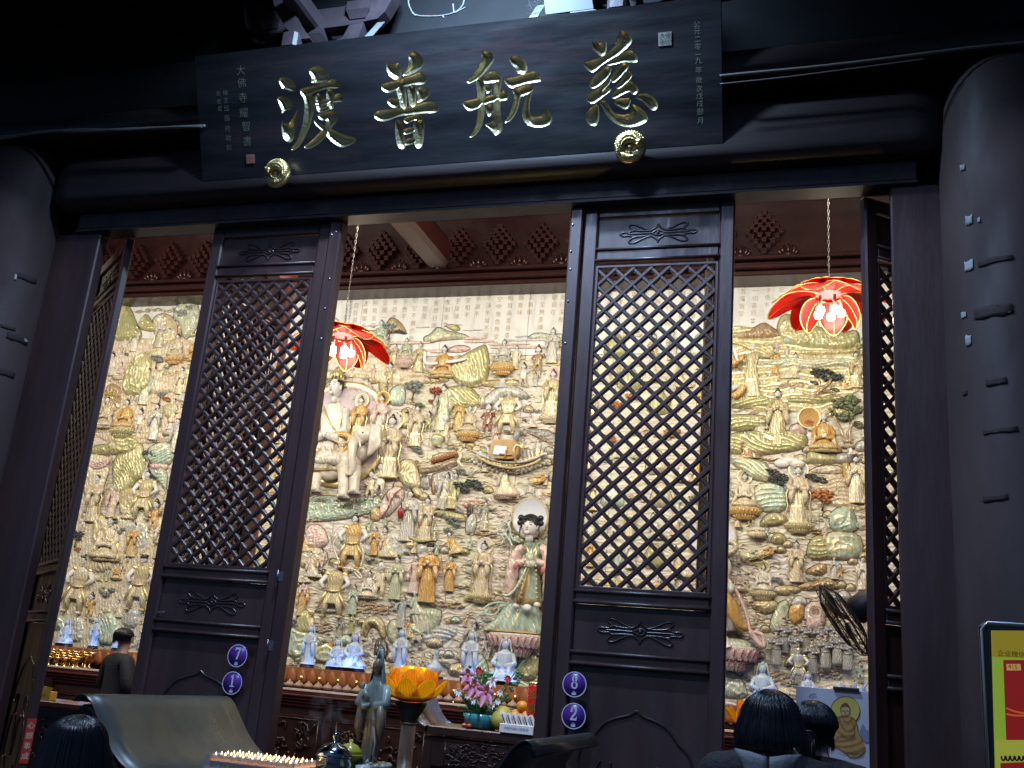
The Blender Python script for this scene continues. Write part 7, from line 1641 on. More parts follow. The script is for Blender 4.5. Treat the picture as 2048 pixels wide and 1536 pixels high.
b = MB(); b.lathe([(0, .066), (.045, .064), (.05, .05), (0, .05)], 20, M=MT); b.lathe([(.05, -.06), (.085, -.09), (.085, -.20), (.06, -.26), (0, -.27)], 24, M=MT); b.build('motor', BLACKM, fn)
b = MB(); b.tube([tuple(MT @ Vector((0, 0, -.16))), (fc.x+.17, fc.y+.12, fc.z+.04), (fc.x+.19, fc.y+.12, fc.z-.1), (fc.x+.19, fc.y+.12, 0)], .018, 10); b.lathe([(.2, 0), (.2, .03), (.03, .05)], 24, M=Matrix.Translation((fc.x+.19, fc.y+.12, 0))); b.build('stand', BLACKM, fn)
# ------------------------------------------------------------------ drawing board with a painted seated figure
DB = .42
db = empty('drawing_board', tuple(at(1672, 1536, DB)), label='grey-white poster board with an ochre seated figure under a yellow halo', cat='board'); d0 = db.location
def dq(px, py, d=0.0): p = at(px, py, DB)-d0; return (p.x, -d, p.z)
def flat(name, pts, M_, d, n=2, par=db, q=dq):
    P = chaikin(pts, n) if n else pts; MB().add([q(x, y, d) for x, y in P], [tuple(range(len(P)))], 0, False).build(name, M_, par)
def line(name, L, r, M_, d, par=db, q=dq):
    b = MB()
    for pts in L: b.tube(chaikin([q(x, y, d) for x, y in pts], 2, False), r, 4)
    b.build(name, M_, par)
BRD = mat('poster_paper', (.46, .44, .48), .6, vary=.08, vscale=6); OCH = mat('ochre_print', (.42, .22, .06), .6, vary=.15, vscale=20); OCD = mat('brown_print_line', (.13, .06, .02), .6); HAL = mat('yellow_print', (.50, .40, .08), .6, vary=.1, vscale=12); MTN = mat('grey_violet_print', (.20, .20, .28), .6); FAC = mat('pale_ochre_print', (.50, .33, .16), .6)
A = at(1592, 1372, DB)-d0; Bq = at(1762, 1392, DB)-d0
MB().box(((A.x+Bq.x)/2, .012, (A.z-1.2)/2), (Bq.x-A.x, .02, A.z+1.2), bev=.002).build('board_sheet', BRD, db)
e8 = crop(1430, 1360, 6.606)
S8 = lambda L: [e8(x, y) for x, y in L]
flat('halo_print', [e8(1720+192*math.cos(a), 405+190*math.sin(a)) for a in np.linspace(0, 2*PI, 40)[:-1]], HAL, .0012, 0)
line('halo_line', [[e8(1720+192*math.cos(a), 405+190*math.sin(a)) for a in np.linspace(0, 2*PI, 40)]], .0012, OCD, .002)
for pts in ([(1440,1200),(1450,700),(1480,540),(1510,500),(1545,530),(1555,640),(1500,800),(1480,1000)], [(1390,900),(1420,560),(1440,510),(1450,560),(1460,800)], [(1900,720),(1930,620),(1955,570),(1990,640),(2010,680),(2040,640),(2060,800),(1990,850)]): flat('mountain_print', S8(pts), MTN, .001)
flat('robe_print', S8([(1560,560),(1600,490),(1690,470),(1770,480),(1850,510),(1880,600),(1890,700),(1950,790),(1985,880),(1975,960),(1900,1020),(1780,1025),(1740,980),(1560,850),(1480,800),(1530,740)]), OCH, .0024)
flat('head_print', S8([(1652,390),(1665,340),(1690,310),(1718,298),(1750,310),(1775,345),(1782,400),(1770,450),(1740,480),(1690,482),(1660,450)]), FAC, .0034); flat('hair_print', S8([(1650,385),(1665,335),(1690,308),(1718,296),(1750,308),(1778,345),(1784,385),(1760,360),(1720,350),(1675,362)]), OCD, .004)
line('figure_line', [S8(l) for l in ([(1560,560),(1600,490),(1690,470)], [(1770,480),(1850,510),(1880,600),(1890,700),(1950,790)], [(1690,500),(1720,560),(1780,540),(1810,500)], [(1640,500),(1660,600),(1740,680),(1830,640),(1860,560)], [(1600,560),(1620,680),(1720,740),(1830,720)], [(1560,640),(1540,740),(1600,800),(1720,790),(1850,760)], [(1480,800),(1560,850),(1700,880),(1880,840),(1950,790)], [(1560,850),(1620,920),(1760,960),(1900,930),(1975,880)], [(1740,980),(1780,940),(1830,1000),(1870,940),(1920,990),(1960,920)], [(1660,360),(1655,420),(1670,460),(1720,484),(1768,456),(1782,410),(1775,350)], [(1675,405),(1700,400)], [(1735,400),(1762,405)], [(1718,400),(1714,430),(1722,434)], [(1705,452),(1720,458),(1736,452)], [(1600,760),(1660,720),(1750,770),(1830,730)], [(1820,580),(1850,680),(1830,740)])], .0011, OCD, .0055)
MB().box(dq(1692, 1378, .008), (.135, .012, .018), bev=.003).build('clip', BLACKM, db); line('wire', [[e8(1240, 225), e8(1265, 195), e8(1310, 182), e8(1332, 186)]], .002, BLACKM, .004)
MB().box((.03, .06, -.7), (.03, .05, 2.0), bev=.004).build('easel_leg', BLACKM, db)
# ------------------------------------------------------------------ people
def skin_mesh(name, nodes, edges, M_, parent, sub=2, root=0):
    """continuous surface grown over connected joints: nodes [(x,y,z,r or (rx,ry))]"""
    me = bpy.data.meshes.new(name); me.from_pydata([n[:3] for n in nodes], edges, [])
    o = bpy.data.objects.new(name, me); COL.objects.link(o)
    md = o.modifiers.new('Skin', 'SKIN'); md.use_smooth_shade = True; md.branch_smoothing = .6
    if not me.skin_vertices: raise RuntimeError('no skin layer')
    for i, n in enumerate(nodes):
        r = n[3]; me.skin_vertices[0].data[i].radius = (r, r) if not isinstance(r, tuple) else r
        me.skin_vertices[0].data[i].use_root = (i == root)
    sm = o.modifiers.new('Sub', 'SUBSURF'); sm.levels = sub; sm.render_levels = sub
    bpy.context.view_layer.update()
    ev = o.evaluated_get(bpy.context.evaluated_depsgraph_get()); m2 = bpy.data.meshes.new_from_object(ev)
    m2.name = name
    o.modifiers.clear(); o.data = m2; bpy.data.meshes.remove(me)
    m2.materials.clear(); m2.materials.append(M_); m2.polygons.foreach_set('use_smooth', [True]*len(m2.polygons))
    o.parent = parent
    return o
PSK = mat('skin', (.52, .33, .25), .5, sub=.1); CLO = mat('black_cloth', (.006, .0065, .010), .75, vary=.3, vscale=20, bump=.5, bscale=60); TRO = mat('dark_trousers', (.014, .014, .018), .8, bump=.4, bscale=50)
def hair_material():
    M_ = bpy.data.materials.new('black_hair'); M_.use_nodes = True; t = M_.node_tree; b = t.nodes['Principled BSDF']
    b.inputs['Base Color'].default_value = (.006, .007, .010, 1); b.inputs['Roughness'].default_value = .34; b.inputs['Anisotropic'].default_value = .6
    return M_
HRM = hair_material()
def person(loc, h, rz, label, hair='bob', jacket=CLO, drop=0.0, arm=None, collar=False):
    e = empty('person', loc, rz, label=label, cat='person'); k = h/1.65
    bow = lambda z: min(1, max(0, z-1.40)/.10)
    Z = lambda z: (z-drop*bow(z))*k
    ly = lambda z: -drop*.9*bow(z)*k
    N = []; E = []
    def node(x, y, z, r): N.append((x*k, y*k+ly(z), Z(z), r*k if not isinstance(r, tuple) else (r[0]*k, r[1]*k))); return len(N)-1
    def link(a, b_): E.append((a, b_)); return b_
    pel = node(0, 0, .92, (.155, .105)); wai = link(pel, node(0, 0, 1.08, (.115, .085))); che = link(wai, node(0, 0, 1.24, (.125, .088))); nb = link(che, node(0, .01, 1.375, (.060, .050))); nk = link(nb, node(0, .005, 1.43, .050)); hl = link(nk, node(0, -.015, 1.50, (.062, .075))); hc = link(hl, node(0, -.012, 1.565, (.072, .088))); ht = link(hc, node(0, -.005, 1.615, (.055, .065)))
    ns = link(hc, node(0, -.098, 1.545, .010))
    for s in (-1, 1): link(hc, node(s*.078, .005, 1.55, (.010, .016)))
    hands = []
    for s in (-1, 1):
        P = arm[s] if arm else [(s*.24, .02, 1.08), (s*.21, -.10, .92), (s*.20, -.15, .86)]
        sh = link(nb, node(s*.150, .01, 1.335, .044)); el = link(sh, node(*P[0], .036)); wr = link(el, node(*P[1], .030)); hn = link(wr, node(*P[2], (.030, .018)))
        dv = Vector(P[2])-Vector(P[1]); dv.normalize(); sd = Vector((1, 0, 0))
        for q, (off, L) in enumerate(((-.022, .060), (-.008, .075), (.007, .072), (.021, .056))):
            b0 = Vector(P[2])+sd*off+dv*.035; f1 = link(hn, node(*b0, .0085)); f2 = link(f1, node(*(b0+dv*L*.5+Vector((0, -.008, -.004))), .008)); link(f2, node(*(b0+dv*L+Vector((0, -.022, -.010))), .0065))
        t0 = Vector(P[2])+sd*(-s*.036); f1 = link(hn, node(*t0, .010)); link(f1, node(*(t0+dv*.04+sd*(-s*.012)), .008))
    for s in (-1, 1):
        hp_ = link(pel, node(s*.085, 0, .86, .085)); kn = link(hp_, node(s*.095, -.01, .48, .055)); an = link(kn, node(s*.095, .01, .09, .036)); link(an, node(s*.10, -.12, .035, (.040, .028)))
    body_ = skin_mesh('body', N, E, PSK, e, 2)
    # eyes and mouth
    for s in (-1, 1):
        b = MB(); b.ball((s*.030*k, -.094*k+ly(1.56), Z(1.565)), (.011*k, .006*k, .006*k), 8, 5); b.build('eye', EYE, body_)
    b = MB(); b.ball((0, -.098*k+ly(1.5), Z(1.505)), (.020*k, .006*k, .006*k), 8, 5); b.build('mouth', LIP, body_)
    # jacket and trousers grown the same way, a little larger
    N2 = []; E2 = []
    def n2(x, y, z, r): N2.append((x*k, y*k+ly(z), Z(z), r*k if not isinstance(r, tuple) else (r[0]*k, r[1]*k))); return len(N2)-1
    a = n2(0, 0, .84, (.185, .130)); b1 = n2(0, 0, 1.05, (.165, .120)); b2 = n2(0, 0, 1.24, (.180, .130)); b3 = n2(0, .012, 1.355, (.120, .098)); b4 = n2(0, .012, 1.405, (.070, .068)); E2 += [(a, b1), (b1, b2), (b2, b3), (b3, b4)]
    for s in (-1, 1):
        P = arm[s] if arm else [(s*.24, .02, 1.08), (s*.21, -.10, .92)]
        i1 = n2(s*.160, .012, 1.338, .084); i2 = n2(*P[0], .066); i3 = n2(*P[1], .050); E2 += [(b3, i1), (i1, i2), (i2, i3)]
    skin_mesh('jacket', N2, E2, jacket, e, 2)
    N2 = []; E2 = []; a = n2(0, 0, .95, (.165, .118)); hb_ = n2(0, 0, .88, (.168, .118)); E2.append((a, hb_))
    for s in (-1, 1):
        i1 = n2(s*.09, 0, .80, .098); i2 = n2(s*.098, -.005, .46, .072); i3 = n2(s*.098, .01, .10, .058); E2 += [(hb_, i1), (i1, i2), (i2, i3)]
    skin_mesh('trousers', N2, E2, TRO, e, 2)
    for s in (-1, 1):
        b = MB(); b.lathe([(.045, 0), (.05, .01), (.045, .05), (.03, .08), (0, .085)], 14, sx=k, sy=2.4*k, M=Matrix.Translation((s*.10*k, -.05*k, 0))); b.build('shoe', BLACKM, e)
    # hair: shell with strands
    rg = random.Random(int(h*1000)); hcx = Vector((0, ly(1.56), Z(1.56)))
    hg = MB()
    def shell(top, rx, ry, bot, flare, seg=40, rows=16, front=-.55):
        G = []
        for i in range(rows+1):
            t = i/rows
            row = []
            for j in range(seg+1):
                a = 2*PI*j/seg; yy = math.sin(a)
                bz = (bot if yy > front else bot+(top-bot)*.62)*(1+.10*math.sin(a*7+1)+.07*math.sin(a*17))
                if t < .5: ph = t/.5*PI/2; r = math.sin(ph); z = top*math.cos(ph)
                else: u = (t-.5)/.5; r = 1+flare*math.sin(u*PI*.62); z = bz*u
                w = 1+.012*math.sin(a*23)+.010*math.sin(a*41+t*3)
                row.append((hcx.x+rx*r*w*math.cos(a), hcx.y+.012*k+ry*r*w*yy, hcx.z+z))
            G.append(row)
        hg.sheet(G, 0)
        return G
    def strands(G, n, r0=.0016, far=1.03):
        rows, seg = len(G), len(G[0])-1
        for _ in range(n):
            j = rg.uniform(0, seg); dj = rg.uniform(-.6, .6); P = []
            i0 = rg.uniform(0, rows*.35); i1 = rows-1
            off = rg.uniform(1.004, far)
            for q in range(8):
                i = i0+(i1-i0)*q/7; jj = (j+dj*q/7) % seg; a_, b_ = int(i), int(jj); u, v = i-a_, jj-b_
                a2, b2 = min(a_+1, rows-1), b_+1
                p = (Vector(G[a_][b_])*(1-u)+Vector(G[a2][b_])*u)*(1-v)+(Vector(G[a_][b2])*(1-u)+Vector(G[a2][b2])*u)*v
                c = Vector((hcx.x, hcx.y, p.z)); P.append(c+(p-c)*off)
            P[-1] = P[-1]+Vector((rg.uniform(-.008, .008), rg.uniform(-.006, .006), rg.uniform(-.03, .004)))
            hg.tube(P, [r0*1.0]*6+[r0*.8, r0*.3], 4, 0, False)
    if hair == 'bob': G = shell(.088*k, .090*k, .106*k, -.082*k, .20); strands(G, 620); strands(G, 90, .0011, 1.10)
    elif hair == 'long': G = shell(.088*k, .100*k, .112*k, -.34*k, .22); strands(G, 520)
    elif hair == 'short': G = shell(.078*k, .082*k, .098*k, -.050*k, -.05); strands(G, 300, .0012)
    elif hair == 'tail':
        G = shell(.082*k, .086*k, .104*k, -.060*k, -.22); strands(G, 380)
        P = [(0, .105*k, -.035*k), (.012*k, .150*k, -.06*k), (.018*k, .15*k, -.13*k), (.010*k, .135*k, -.22*k), (.0, .125*k, -.30*k)]; P = [Vector(p)+hcx for p in P]; hg.tube(P, [.020*k, .030*k, .036*k, .030*k, .006*k], 14)
        for _ in range(120):
            a = rg.uniform(0, 6.28); rr = rg.uniform(.6, 1.08); hg.tube([p+Vector((math.cos(a), math.sin(a), 0))*r_*rr*k for p, r_ in zip(P, (.018, .030, .037, .032, .012))], .0014, 4, 0, False)
    ho = hg.build('hair', HRM, e)
    if hair == 'tail': b = MB(); b.tube([hcx+Vector((.020*k*math.cos(t)*1.1, .118*k+.02*k*math.sin(t)*.4, -.042*k+.022*k*math.sin(t))) for t in np.linspace(0, 2*PI, 13)], .004, 5); b.build('hair_tie', BLACKM, ho)
    if collar:
        CO = mat('grey_collar_cloth', (.22, .22, .23), .75, bump=.3, bscale=80)
        for s in (-1, 1):
            pts = [(0+s*.0, .080, 1.205), (s*.015, .100, 1.225), (s*.135, .075, 1.372), (s*.10, .055, 1.40), (s*.045, .070, 1.415), (0+s*.004, .088, 1.33)]
            G = [[Vector((s*(.004+(.098-.004)*u*t), .128-.035*u*t+.012*math.sin(PI*u), 1.20+.19*t+.02*u*t)) for u in np.linspace(0, 1, 7)] for t in np.linspace(0, 1, 8)]
            G = [[(p.x*k, p.y*k+ly(p.z)+.012, Z(p.z)) for p in r] for r in G]; MB().sheet(G, 0, .006).build('collar', CO, e)
            b = MB(); b.ball((s*.022*k, (.142)*k+ly(1.2), Z(1.205)), .006, 8, 6); b.build('pearl_button', mat('pearl', (.8, .78, .74), .2), e)
    return e
person((-.150, -2.1, 0), 1.65, PI, 'person seen from behind with a black chin-length bob and a pale V collar on black', 'bob', collar=True, drop=.062)
person((-.030, -1.72, 0), 1.63, PI-.1, 'person seen from behind with a low ponytail and black top, beside the bobbed one', 'tail', drop=.058)
person((-2.02, -2.95, 0), 1.352, PI+.1, 'person with glossy long black hair standing before the sheet-covered table', 'long')
person((-6.13, 2.6, .12), 1.60, PI-.45, 'person in a black shirt with cropped hair standing inside behind the leaf with disc 7', 'short', arm={-1: [(-.27, .02, 1.08), (-.20, -.16, 1.12), (-.17, -.22, 1.14)], 1: [(.27, .02, 1.08), (.22, -.17, 1.14), (.18, -.23, 1.18)]})
# pale strap of a bag between the two women
b = MB(); P = [at(x, y, -1.86) for x, y in ((1587, 1497), (1594, 1506), (1602, 1524), (1610, 1545), (1616, 1580))]
stp = tag(b.tube(chaikin([tuple(p) for p in P], 2, False), .011, 8, flat=.3).build('bag_strap', mat('pale_blue_strap', (.45, .55, .62), .6)), 'pale blue shoulder strap lying on the ponytailed person', 'strap')
# ------------------------------------------------------------------ sheet-covered offering table outside
SHT = mat('olive_vinyl_sheet', (.036, .040, .034), .36, vary=.35, vscale=3.5, bump=.25, bscale=6, rvary=.14)
TD = mat('black_table_wood', (.014, .011, .010), .35)
TZ = 1.075; tx0, tx1, ty0, ty1 = -2.40, -1.30, -2.0, -.97
ot = empty('incense_table', ((tx0+tx1)/2, (ty0+ty1)/2, 0), label='black altar table with upturned ends draped in dark vinyl, standing outside the doors', cat='table'); oc = ot.location
MB().box((0, 0, TZ-.04), (tx1-tx0+.04, ty1-ty0-.02, .07), bev=.006).build('table_top', TD, ot)
for s in (-1, 1):
    for q in (-1, 1): MB().box((s*.5, q*.42, (TZ-.075)/2), (.09, .09, TZ-.08), bev=.01).build('leg', TD, ot)
    MB().box((0, q*0+s*.42, TZ-.16), (1.0, .05, .16), bev=.006).build('apron', TD, ot)
def end(s, X0, lipx):
    prof = chaikin([(0, 0), (.07, .005), (.15, .03), (.24, .10), (.31, .19), (.355, .25), (.40, .277), (.435, .270), (.45, .245)], 3, False); L = abs(lipx-X0)/.42
    G = [[(s*(abs(X0-oc.x)+x*L), y, TZ+.004+z) for y in np.linspace(ty0-oc.y-.01, ty1-oc.y+.01, 9)] for x, z in prof]
    if s > 0: G = [r[::-1] for r in G]
    MB().sheet(G, 0, .004).build('vinyl_sheet', SHT, ot)
    G = [[(s*(abs(X0-oc.x)+x*L*.97+.004), y, TZ-.004+z-.03) for y in (ty0-oc.y+.02, ty1-oc.y-.02)] for x, z in prof[:-6]]
    MB().sheet(G, 0, .03).build('upturned_end', TD, ot)
end(-1, tx0, -2.80); end(1, tx1, -.955)
MB().box((0, 0, TZ+.0), (tx1-tx0, ty1-ty0+.02, .004)).build('vinyl_sheet', SHT, ot)
TT = TZ+.003
# candle tray with rows of lit glass lamps
TGL = mat('clear_glass', (.9, .82, .80), .12, trans=.75); FLM = mat('candle_flame', (1, .7, .3), .5, emit=(1.0, .62, .22), estr=9); RW_ = mat('red_wax', (.45, .02, .015), .4, emit=None); CWX = mat('glowing_wax', (.75, .60, .38), .5, emit=(1.0, .50, .14), estr=.9)  # wax emission stands in for flame light passing through it
tc = at(535, 1536, -1.55); cx0 = -2.36
ct = empty('candle_tray', (-2.165, -1.62, TT+.022), label='shallow glass-sided tray filled with rows of lit cup candles', cat='tray')
MB().box((0, 0, -.003), (.40, .24, .036), bev=.003).build('tray_base', mat('white_tray', (.55, .53, .5), .4), ct)
MB().box((0, -.117, .035), (.40, .004, .05)).build('tray_side', TGL, ct); MB().box((0, .117, .035), (.40, .004, .05)).build('tray_side', TGL, ct)
cup = empty('cup_candle', (0, 0, 0))
b = MB(); b.lathe([(.016, 0), (.017, .004), (.020, .045), (.0185, .045), (.0155, .006), (0, .006)], 12); b.build('glass_cup', TGL, cup); b = MB(); b.lathe([(0, .005), (.0158, .006), (.0175, .020), (0, .020)], 12); b.build('red_base', RW_, cup); b = MB(); b.lathe([(0, .0205), (.0172, .0205), (.018, .030), (0, .030)], 12); b.build('wax', CWX, cup)
b = MB(); b.lathe([(0, .031), (.0028, .034), (.0040, .039), (.003, .046), (.001, .052), (0, .054)], 8); b.build('flame', FLM, cup)
tag(cup, 'lit cup candle with a red base standing in the glass-sided tray', 'candle', 'cup candles in the tray')
first = True
for r_ in range(5):
    for k in range(9):
        o = cup if first else copy_tree(cup); first = False; o.location = (-2.165-.168+k*.042+rnd.uniform(-.002, .002), -1.62-.092+r_*.046, TT+.038)
point('candle_glow', (-2.16, -1.62, TT+.13), .8, (1.0, .62, .25), .08)
# urn, cups and porcelain statue
CHR = mat('polished_pewter', (.30, .34, .36), .12, metal=1.0); YG = mat('yellow_green_glaze', (.42, .36, .04), .18); PORC = mat('turquoise_porcelain', (.27, .31, .26), .3, vary=.2, vscale=8); PORB = mat('brown_glaze', (.21, .16, .10), .3, vary=.3, vscale=10)
up_ = at(663, 1512, -1.45); b = MB()
ur = empty('incense_urn', (up_.x+.01, -1.45, TT), label='polished metal incense urn with a domed lid and knob', cat='urn')
b.lathe([(.05, 0), (.055, .01), (.045, .02), (.07, .05), (.078, .075), (.070, .095), (.074, .10)], 28); b.build('urn_body', CHR, ur); b = MB(); b.lathe([(.074, .101), (.078, .106), (.066, .125), (.045, .145), (.015, .155), (.008, .165), (.016, .18), (.012, .195), (0, .198)], 28); b.build('urn_lid', CHR, ur)
yp = at(700, 1505, -1.3); yc = empty('glazed_stem_cup', (yp.x, -1.3, TT), label='yellow-green glazed stem cup with a domed lid beside the urn', cat='cup'); b = MB(); b.lathe([(.042, 0), (.045, .01), (.028, .03), (.022, .06), (.030, .08), (.058, .10), (.060, .106), (.03, .107)], 24); b.build('cup_body', YG, yc); b = MB(); b.lathe([(.052, .107), (.05, .12), (.03, .142), (.008, .15), (.010, .162), (0, .166)], 24); b.build('cup_lid', YG, yc)
wp = at(728, 1532, -1.35); wc = empty('white_beaker', (wp.x, -1.36, TT), label='small white beaker with a green mark beside the stem cup', cat='cup'); b = MB(); b.lathe([(.022, 0), (.026, .005), (.032, .07), (.029, .07), (.02, .01), (0, .01)], 20); b.build('beaker_body', mat('white_glaze', (.50, .50, .46), .25), wc); b = MB(); b.add([(.008*math.cos(t), -.031, .04+.008*math.sin(t)) for t in np.linspace(0, 6.28, 9)[:-1]], [tuple(range(8))], 0, False); b.build('green_mark', LEAF, wc)
gp = at(738, 1512, -1.2); gy = empty('porcelain_statue', (gp.x, -1.2, TT), label='turquoise and brown porcelain hooded lady statue on a lotus base', cat='statue'); GH = .555
b = MB(); f0 = FL; FL = .9
loft(b, [(0, 0, .12, .085, .075), (0, 0, .16, .080, .07), (.008, 0, .24, .078, .068), (.014, 0, .34, .086, .07), (.012, 0, .45, .098, .075), (.006, 0, .55, .108, .08), (0, 0, .64, .115, .08), (0, 0, .71, .10, .072), (0, 0, .75, .055, .05), (0, 0, .80, .045, .045)], seg=30, nf=7, amp=.10, gold=False, split=4, tw=.35)
for s in (-1, 1): ft(b, [(s*.095, 0, .70), (s*.135, -.05, .57), (s*.03, -.11, .55)], [.045, .05, .035], 0, 10); ft(b, [(s*.09, -.08, .56), (s*.11, -.07, .40), (s*.10, -.06, .28)], [.042, .045, .012], 1, 9)
b.build('robe', [PORC, PORB, PORB, PORC], gy).scale = (GH*.86, GH*.86, GH)
b = MB(); b.ball((0, -.035, .855), (.048, .050, .062), 14, 10); b.ball((0, -.088, .85), (.008, .01, .014), 6, 5); b.build('face', PORB, gy).scale = (GH*.86, GH*.86, GH)
b = MB(); G = []
for i in range(10):
    t = i/9; G.append([(math.sin(a)*(.02+.055*min(1, t*3.2)+.07*max(0, t-.3)), .0+math.cos(a)*(.02+.05*min(1, t*3.2)+.045*max(0, t-.3)), .975-.62*t+(.02 if t == 0 else 0)) for a in np.linspace(-2.25, 2.25, 17)])
b.sheet(G, 0, .008); b.build('veil', PORC, gy).scale = (GH*.86, GH*.86, GH)
b = MB(); ft(b, [(-.02, -.13, .60), (-.07, -.13, .66), (-.10, -.12, .60), (-.06, -.14, .54), (0, -.14, .56)], [.022, .026, .028, .026, .02], 0, 8); b.ball((-.09, -.12, .70), (.024, .022, .030), 10, 7); b.build('carried_child', PORC, gy).scale = (GH*.86, GH*.86, GH)
b = MB(); ft(b, [(.05, -.1, .40), (.09, -.11, .28), (.07, -.1, .2), (.12, -.08, .14)], [.012, .012, .01, .004], 0, 7); b.build('sash', mat('pink_glaze', (.42, .30, .30), .3), gy).scale = (GH*.86, GH*.86, GH)
FL = f0
b = MB(); b.lathe([(.12, 0), (.15, .02), (.17, .07), (.16, .11), (.11, .135), (0, .14)], 28, M=Matrix.Scale(GH, 4)); lb_ = b.build('lotus_base', PORB, gy)
b = MB()
for r_ in range(3):
    for k in range(16): a = 2*PI*(k+.5*r_)/16; b.ball((.165*math.cos(a)*GH, .165*math.sin(a)*GH, (.03+.04*r_)*GH), (.016, .016, .013), 8, 6, 0 if r_ < 2 else 1)
for k in range(5): b.tube([((k-2)*.03*GH, -.10*GH, .12*GH), ((k-2)*.034*GH, -.09*GH, (.20-.02*abs(k-1))*GH)], [.016, .002], 7, 1)
b.build('base_petals', [mat('amber_glaze', (.34, .20, .10), .25), PORC], lb_); FL = f0
b = MB(); FL = f0
wv = tag(MB().box((0, 0, .02), (.20, .12, .04), bev=.004).build('wooden_box', mat('pale_wood', (.42, .30, .12), .5, vary=.2, vscale=10, stretch=(.2, 1, 1)), loc=(at(995, 1536, -1.5).x, -1.5, TT)), 'small pale wooden box at the end of the vinyl-draped table', 'box')
lb2 = empty('porcelain_lotus', (at(745, 1536, -1.5).x, -1.5, TT), label='little pale turquoise porcelain lotus in front of the hooded statue', cat='ornament'); b = MB()
for k in range(9): a = 2*PI*k/9; b.tube([(0, 0, .03), (.03*math.cos(a), .03*math.sin(a), .045), (.042*math.cos(a), .042*math.sin(a), .075)], [.012, .016, .003], 7)
b.lathe([(.03, 0), (.035, .02), (.02, .04), (0, .04)], 16); b.build('petals', PORC, lb2); b = MB(); b.tube([(.03, 0, .03), (.06, 0, .07), (.075, 0, .05)], .006, 6); b.build('handle', PORC, lb2)
# ------------------------------------------------------------------ advertising screen
KY = -1.55; k0 = at(1959, 1240, KY); ks = empty('advertising_screen', (k0.x+.36, KY, 0), label='tall black-framed display with a bright yellow-green and red picture', cat='screen'); kt = k0.z
MB().box((0, .03, kt-.62), (.72, .06, 1.24), bev=.02).build('cabinet', BLACKM, ks); MB().box((0, .05, (kt-1.24)/2), (.5, .1, kt-1.24), bev=.01).build('pedestal', BLACKM, ks); MB().box((0, .03, .02), (.8, .4, .04), bev=.01).build('foot', BLACKM, ks)
P = [(-.355, kt-1.23), (-.355, kt-.03), (-.335, kt-.006), (.335, kt-.006), (.355, kt-.03), (.355, kt-1.23)]; MB().tube([(x, -.002, z) for x, z in P], .005, 6).build('metal_edge', mat('silver_trim', (.6, .62, .65), .3, metal=1.0), ks)
def scr(name, col, e=1.0): return mat(name, tuple(c*.3 for c in col), .4, emit=col, estr=e)
def kq(px, py, d=0.0): p = at(px, py, KY-.001); return (p.x-ks.location.x, -.001-d, p.z)
def kflat(nm, pts, M_, d, n=0): flat(nm, pts, M_, d, n, ks, kq)
kflat('screen_panel', [(1982, 1261), (2130, 1262), (2150, 1700), (1994, 1700)], scr('screen_green', (.30, .46, .04), .55), .002); kflat('screen_header', [(1983, 1261), (2130, 1262), (2132, 1318), (1984, 1314)], scr('screen_olive', (.36, .29, .02), .5), .003)
kflat('screen_picture', [(2006, 1320), (2130, 1320), (2140, 1482), (2012, 1480)], scr('screen_red', (.26, .012, .010), .6), .004); kflat('screen_field', [(1991, 1480), (2140, 1480), (2140, 1536), (1993, 1536)], scr('screen_lime', (.46, .50, .06), .5), .005)
kflat('screen_picture', [(2000, 1526), (2140, 1520), (2140, 1700), (2004, 1700)], scr('screen_red', (.26, .012, .010), .6), .006); kflat('screen_tab', [(2012, 1328), (2040, 1328), (2042, 1341), (2013, 1341)], scr('screen_amber', (.55, .33, .10), .6), .006)
line('screen_swoosh', [[(2012, 1416), (2030, 1424), (2060, 1428), (2130, 1410)], [(2012, 1428), (2034, 1432), (2080, 1430)]], .003, scr('screen_orange', (.50, .10, .03), .7), .006, ks, kq)
for k in range(7): line('screen_cups', [[(2002+k*9, 1512), (2003+k*9, 1520), (2008+k*9, 1521), (2010+k*9, 1511)]], .0028, BLACKM, .008, ks, kq)
def ktext(s, px, py, hpx, M_):
    V, F = glyphs(s, kq(px, py)[2]-kq(px, py+hpx)[2]); q = kq(px, py, .0075); b = MB(); b.add([(q[0]+x, q[1], q[2]+z) for x, y, z in V], F, 0, False); b.build('screen_lettering', M_, ks)
ktext('企业微信', 2022, 1309, 13, mat('screen_dark_ink', (.03, .03, .01), .6)); ktext('415', 2025, 1334, 12, scr('screen_ink_red', (.16, .02, .01), .4)); ktext('企业微信', 2022, 1309, 13, MATS['screen_dark_ink'])
# ------------------------------------------------------------------ small things by the propped leaf
NR = mat('red_notice_paper', (.42, .03, .02), .55); nb0 = at(63, 1487, .0); nt_ = empty('notice_strip', (-4.8195, .1085, nb0.z), math.radians(52), label='narrow red paper notice with pale characters stuck low on the timber', cat='notice')
MB().box((0, 0, 0), (.054, .004, .27)).build('notice_sheet', NR, nt_); CRM = mat('cream_print', (.62, .52, .36), .55)
MB().box((0, -.0025, 0), (.044, .001, .255)).build('notice_border', NR, nt_)
for i, ch in enumerate('心想事成'): V, F = glyphs(ch, .044); b = MB(); b.add([(x, -.0045, .092-i*.062+z) for x, y, z in V], F, 0, False); b.build('notice_lettering', CRM, nt_)
st_ = empty('side_stand', (-5.95, 1.75, .12), label='dark carved side stand with a yellow box, past the propped leaf', cat='table'); MB().box((0, 0, .93), (1.0, .4, .04), bev=.006).build('stand_top', ALTR, st_); MB().box((0, .02, .47), (.9, .34, .90), bev=.008).build('stand_body', ALT, st_); inst('carved_panel', cpm[1], st_, (0, -.16, .5), scale=(.9, .6, 1.0))
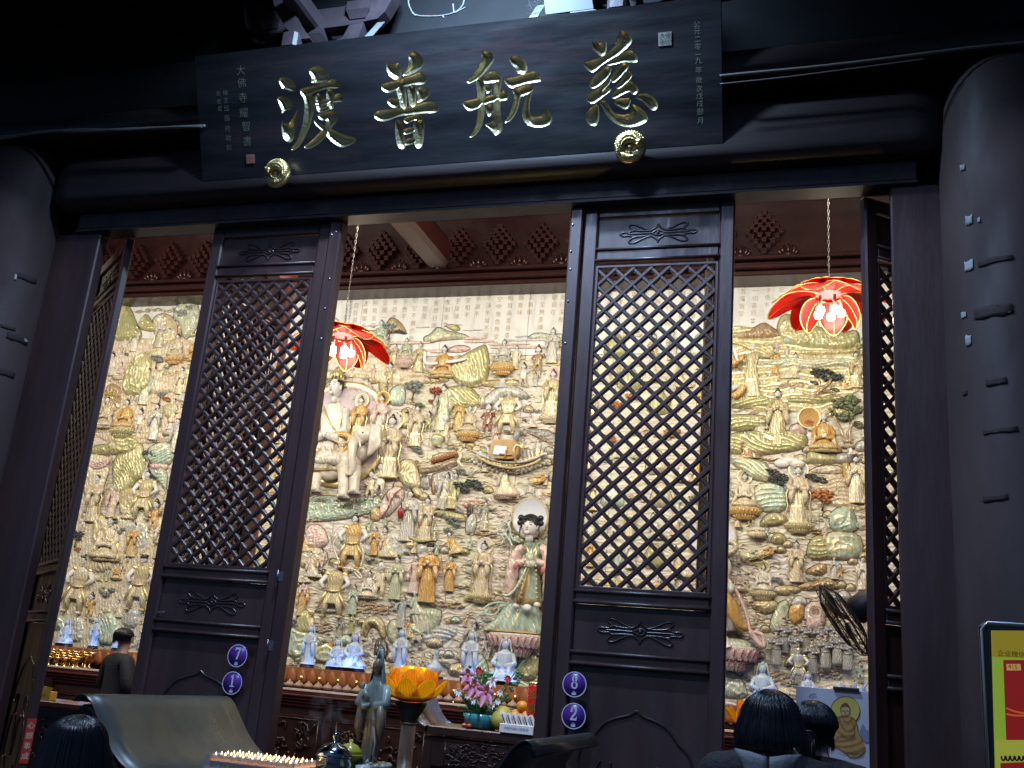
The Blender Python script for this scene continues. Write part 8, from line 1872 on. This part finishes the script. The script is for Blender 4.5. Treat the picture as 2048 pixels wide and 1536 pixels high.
yb = empty('yellow_box', (at(92, 1400, 1.62).x, 1.62, 1.071), label='open yellow card box on the side stand', cat='box'); YBX = mat('yellow_card', (.52, .36, .03), .5); MB().box((0, 0, .035), (.13, .08, .07), bev=.002).build('box_body', YBX, yb); G = [[(-.05+.02*t, -.04, .07+.04*t), (.06+.02*t, -.04, .07+.03*t)] for t in np.linspace(0, 1, 4)]; MB().sheet(G, 0, .002, smooth=False).build('box_flap', YBX, yb); V, F = glyphs('平安', .03); b = MB(); b.add([(x, -.0415, .035+z) for x, y, z in V], F, 0, False); b.build('box_lettering', mat('brown_ink', (.12, .06, .01), .6), yb)
wcu = at(80, 1390, 1.66); b = MB(); b.lathe([(.02, 0), (.024, .004), (.026, .10), (.023, .10), (.02, .006), (0, .006)], 18); tag(b.build('paper_cup', WC, loc=(wcu.x-.02, 1.70, 1.071)), 'white cup standing behind the yellow box', 'cup')
# ------------------------------------------------------------------ incense smoke
sv = bpy.data.materials.new('incense_smoke'); sv.use_nodes = True; t = sv.node_tree; t.nodes.clear(); out = t.nodes.new('ShaderNodeOutputMaterial'); pv = t.nodes.new('ShaderNodeVolumePrincipled'); pv.inputs['Color'].default_value = (.85, .88, .92, 1)
tcn = t.nodes.new('ShaderNodeTexCoord'); nn = t.nodes.new('ShaderNodeTexNoise'); nn.inputs['Scale'].default_value = 9; nn.inputs['Detail'].default_value = 4; nn.inputs['Distortion'].default_value = 1.4
t.links.new(tcn.outputs['Object'], nn.inputs['Vector']); mr = t.nodes.new('ShaderNodeMapRange'); mr.inputs[1].default_value = .50; mr.inputs[2].default_value = .75; mr.inputs[4].default_value = 3.2; t.links.new(nn.outputs[0], mr.inputs[0]); t.links.new(mr.outputs[0], pv.inputs['Density']); t.links.new(pv.outputs[0], out.inputs['Volume'])
b = MB(); q0 = at(640, 1500, -1.25); b.tube([(0, 0, 0), (-.02, 0, .08), (.04, 0, .18), (.09, 0, .28)], [.03, .09, .11, .05], 12); sm_ = b.build('incense_smoke', sv, loc=(q0.x, -1.25, q0.z)); tag(sm_, 'thin grey incense smoke curling up past the urn', 'smoke', kind='stuff')
